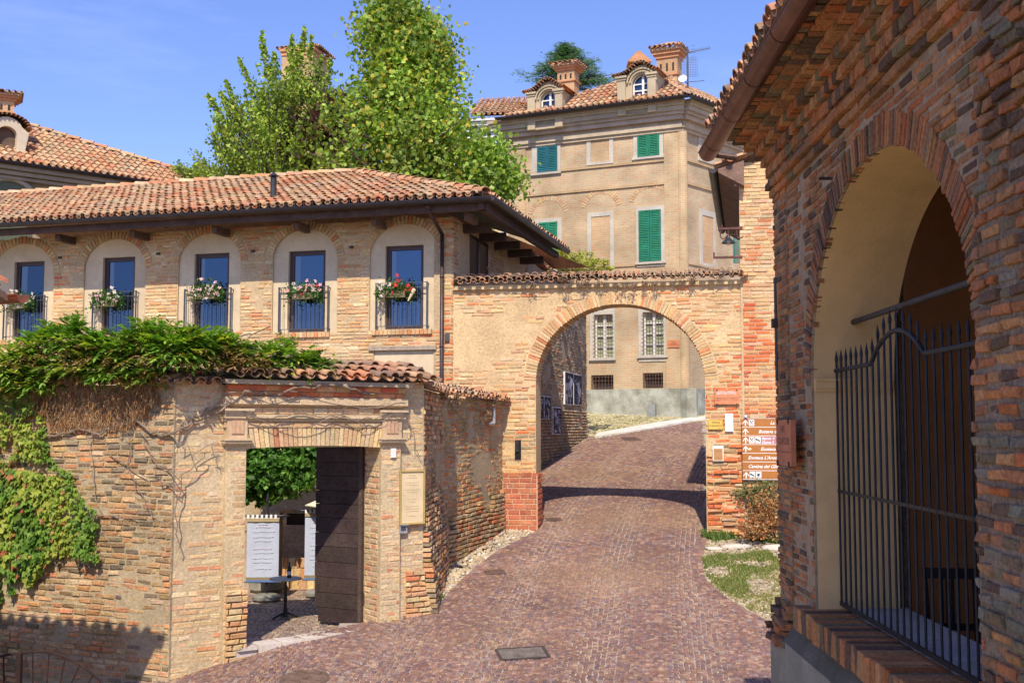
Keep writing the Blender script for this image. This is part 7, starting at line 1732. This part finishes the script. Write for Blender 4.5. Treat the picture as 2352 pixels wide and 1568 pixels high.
bx = at(930, 500, 29); TC_ = [(.24, .36, .05), (.32, .45, .07), (.17, .29, .035), (.40, .50, .09), (.28, .42, .06), (.12, .22, .03)]
tree('plane_tree', 'tall bright yellow-green tree with lobed leaves and a pointed top, centre of the skyline', (bx.x, 29, -1), 29,
     [(2, 900, 935), (40, 840, 975), (90, 812, 1030), (150, 815, 1045), (200, 805, 1055), (250, 770, 1072), (300, 720, 1115), (350, 690, 1140), (400, 690, 1165), (445, 680, 1170), (500, 700, 1150)], 420, 44000, .110, TC_ + [(.50, .42, .06)] * 1, 201, 1, trunk_r=.2)
tree('plane_tree', 'low leafy branch clump of lobed leaves reaching toward the palazzo corner', (at(1120, 700, 28).x, 28, -1), 28, [(330, 1090, 1150), (370, 1075, 1165), (400, 1085, 1200), (430, 1095, 1185), (450, 1110, 1160)], 50, 4200, .108, TC_, 202, 1, trunk_r=.09)
GC_ = [(.28, .39, .05), (.34, .45, .065), (.20, .30, .035), (.42, .49, .08), (.15, .24, .03)]
bx = at(630, 500, 31)
tree('ginkgo_tree', 'wide darker green tree with upright spiky branches in front of the brick tower', (bx.x, 31, -1), 31,
     [(215, 600, 800), (228, 530, 820), (245, 500, 830), (265, 492, 845), (290, 475, 850), (330, 460, 860), (370, 435, 860), (400, 450, 860), (440, 480, 860)], 330, 46000, .115, GC_, 203, 0, spiky=1, trunk_r=.2, sprigs=[(608, 85, 640, 250), (622, 150, 650, 260), (560, 150, 610, 270), (712, 88, 690, 240), (662, 110, 675, 240), (740, 130, 720, 240), (765, 150, 745, 250), (530, 200, 570, 300), (492, 235, 540, 320), (505, 210, 550, 300), (585, 200, 615, 280), (640, 140, 660, 240), (690, 130, 690, 240), (470, 290, 530, 350), (440, 375, 520, 390), (415, 380, 500, 400), (678, 95, 680, 230), (725, 105, 705, 240)])
tree('ginkgo_tree', 'small separate sprig of the spiky tree peeping over the roof ridge at left', (at(470, 600, 30).x, 30, -1), 30, [(372, 385, 500), (390, 388, 480), (402, 400, 500)], 14, 700, .10, GC_, 204, 0, spiky=1, trunk_r=.05)
bx = at(780, 500, 30.2)
tree('copper_maple', 'dark purple-leaved tree showing between the two green crowns', (bx.x, 30.2, -1), 30.2, [(232, 745, 800), (280, 690, 830), (340, 640, 900), (395, 610, 960), (430, 600, 980)], 60, 3200, .13, [(.09, .04, .03), (.13, .05, .035), (.06, .03, .03)], 205, 1, trunk_r=.1)
# cedar behind the palazzo
def conifer(lab, px, pt, pb, hw, Y, seed):
    r = random.Random(seed); top = at(px, pt, Y); b = at(px, pb, Y); t = thing('cedar_tree', lab, 'tree', (top.x, Y, b.z - 4)); tk = MB(); lb = MB(); tk.tube((top.x, Y, b.z - 4), top, .16, 8, (.2, .15, .12), r2=.02); H = top.z - b.z; W = at(px + hw, pb, Y).x - top.x
    for k in range(150):
        f = (k + r.random()) / 150; z = top.z - H * f; L = W * (.10 + .98 * f ** .95) * r.uniform(.6, 1.08); a = r.uniform(0, 6.283); d = V((math.cos(a), math.sin(a), r.uniform(-.02, .32))); s = V((top.x, Y, z)); e = s + d * L; tk.tube(s, e, .03, 4, (.15, .12, .1), r2=.006)
        for j in range(int(110 * (L / W) + 20)):
            u = r.random() ** .7; q = s.lerp(e, u) + V((r.gauss(0, .13), r.gauss(0, .13), r.gauss(-.02, .035) - .12 * u * u)); lf = r.uniform(.10, .2); dd = (d + V((r.gauss(0, .5), r.gauss(0, .5), r.gauss(-.2, .2)))).normalized(); w = dd.orthogonal().normalized() * .022
            lb.add([q - w, q + w, q + dd * lf], [(0, 1, 2)], vary(r.choice([(.07, .16, .06), (.10, .21, .07), (.055, .12, .05), (.13, .25, .08)]), .2, r))
    lb.build('crown', MT['leaf'], t); tk.build('trunk', MT['bark'], t)
conifer('dark green cedar with level spreading branches behind the palazzo roof', 1300, 100, 205, 112, 42, 210)
# golden shrub over the lane wall
cs = [at(1320, 598, 27.6), at(1355, 608, 28.4), at(1290, 590, 27), at(1385, 612, 29)]
shrub('golden_shrub', 'yellow-green climbing shrub spilling over the lane wall behind the gateway coping', 'shrub', [(cs[0], (.5, .4, .28)), (cs[1], (.45, .4, .2)), (cs[2], (.3, .35, .3)), (cs[3], (.3, .3, .12))], 3200, .10, [(.40, .42, .07), (.48, .46, .09), (.30, .36, .05), (.55, .5, .15)], 211, shape=2, stem=5, root_z=3.3)
# =================================================================== sky, sun, camera
w = bpy.data.worlds.new('World'); SC.world = w; w.use_nodes = True; N = w.node_tree.nodes; L = w.node_tree.links
sky = N.new('ShaderNodeTexSky'); sky.sky_type = 'NISHITA'; sky.sun_disc = False; EL = R(46); AZ = R(184)
sky.sun_elevation = EL; sky.sun_rotation = AZ; sky.altitude = 400; sky.air_density = 1.0; sky.dust_density = .6; sky.ozone_density = 3.0
tcn = N.new('ShaderNodeTexCoord'); mp = N.new('ShaderNodeMapping'); mp.inputs['Scale'].default_value = (1.2, 1.2, 6); L.new(tcn.outputs['Generated'], mp.inputs[0])
nzz = N.new('ShaderNodeTexNoise'); nzz.inputs['Scale'].default_value = 2.2; nzz.inputs['Detail'].default_value = 7; nzz.inputs['Roughness'].default_value = .6; L.new(mp.outputs[0], nzz.inputs['Vector'])
mr = N.new('ShaderNodeMapRange'); mr.inputs[1].default_value = .45; mr.inputs[2].default_value = .8; mr.inputs[4].default_value = .35; L.new(nzz.outputs[0], mr.inputs[0])
mx = N.new('ShaderNodeMix'); mx.data_type = 'RGBA'; L.new(mr.outputs[0], mx.inputs[0]); L.new(sky.outputs[0], mx.inputs[6]); mx.inputs[7].default_value = (5.2, 6.2, 8.2, 1)
tn = N.new('ShaderNodeMix'); tn.data_type = 'RGBA'; tn.blend_type = 'MULTIPLY'; tn.inputs[0].default_value = 1; tn.inputs[7].default_value = (.98, .97, 1.32, 1); L.new(mx.outputs[2], tn.inputs[6]); L.new(tn.outputs[2], N['Background'].inputs[0]); N['Background'].inputs[1].default_value = .15
sd = V((math.sin(AZ) * math.cos(EL), math.cos(AZ) * math.cos(EL), math.sin(EL)))
sl = bpy.data.lights.new('sun', 'SUN'); sl.energy = 5.0; sl.angle = R(.53); sl.color = (1, .89, .71); so = bpy.data.objects.new('sun', sl); COL.objects.link(so); so.rotation_euler = sd.to_track_quat('Z', 'Y').to_euler(); so.location = (0, 0, 20)
cam = bpy.data.cameras.new('camera'); cam.sensor_width = 36; cam.lens = FPX / 2352 * 36; cam.clip_end = 1000; cam.clip_start = .05
co = bpy.data.objects.new('camera', cam); COL.objects.link(co); co.rotation_euler = (math.pi / 2 + PITCH, 0, 0); SC.camera = co
SC.view_settings.view_transform = 'Standard'; SC.view_settings.look = 'None'; SC.view_settings.exposure = .16; SC.view_settings.gamma = 1
SC.render.engine = 'CYCLES'
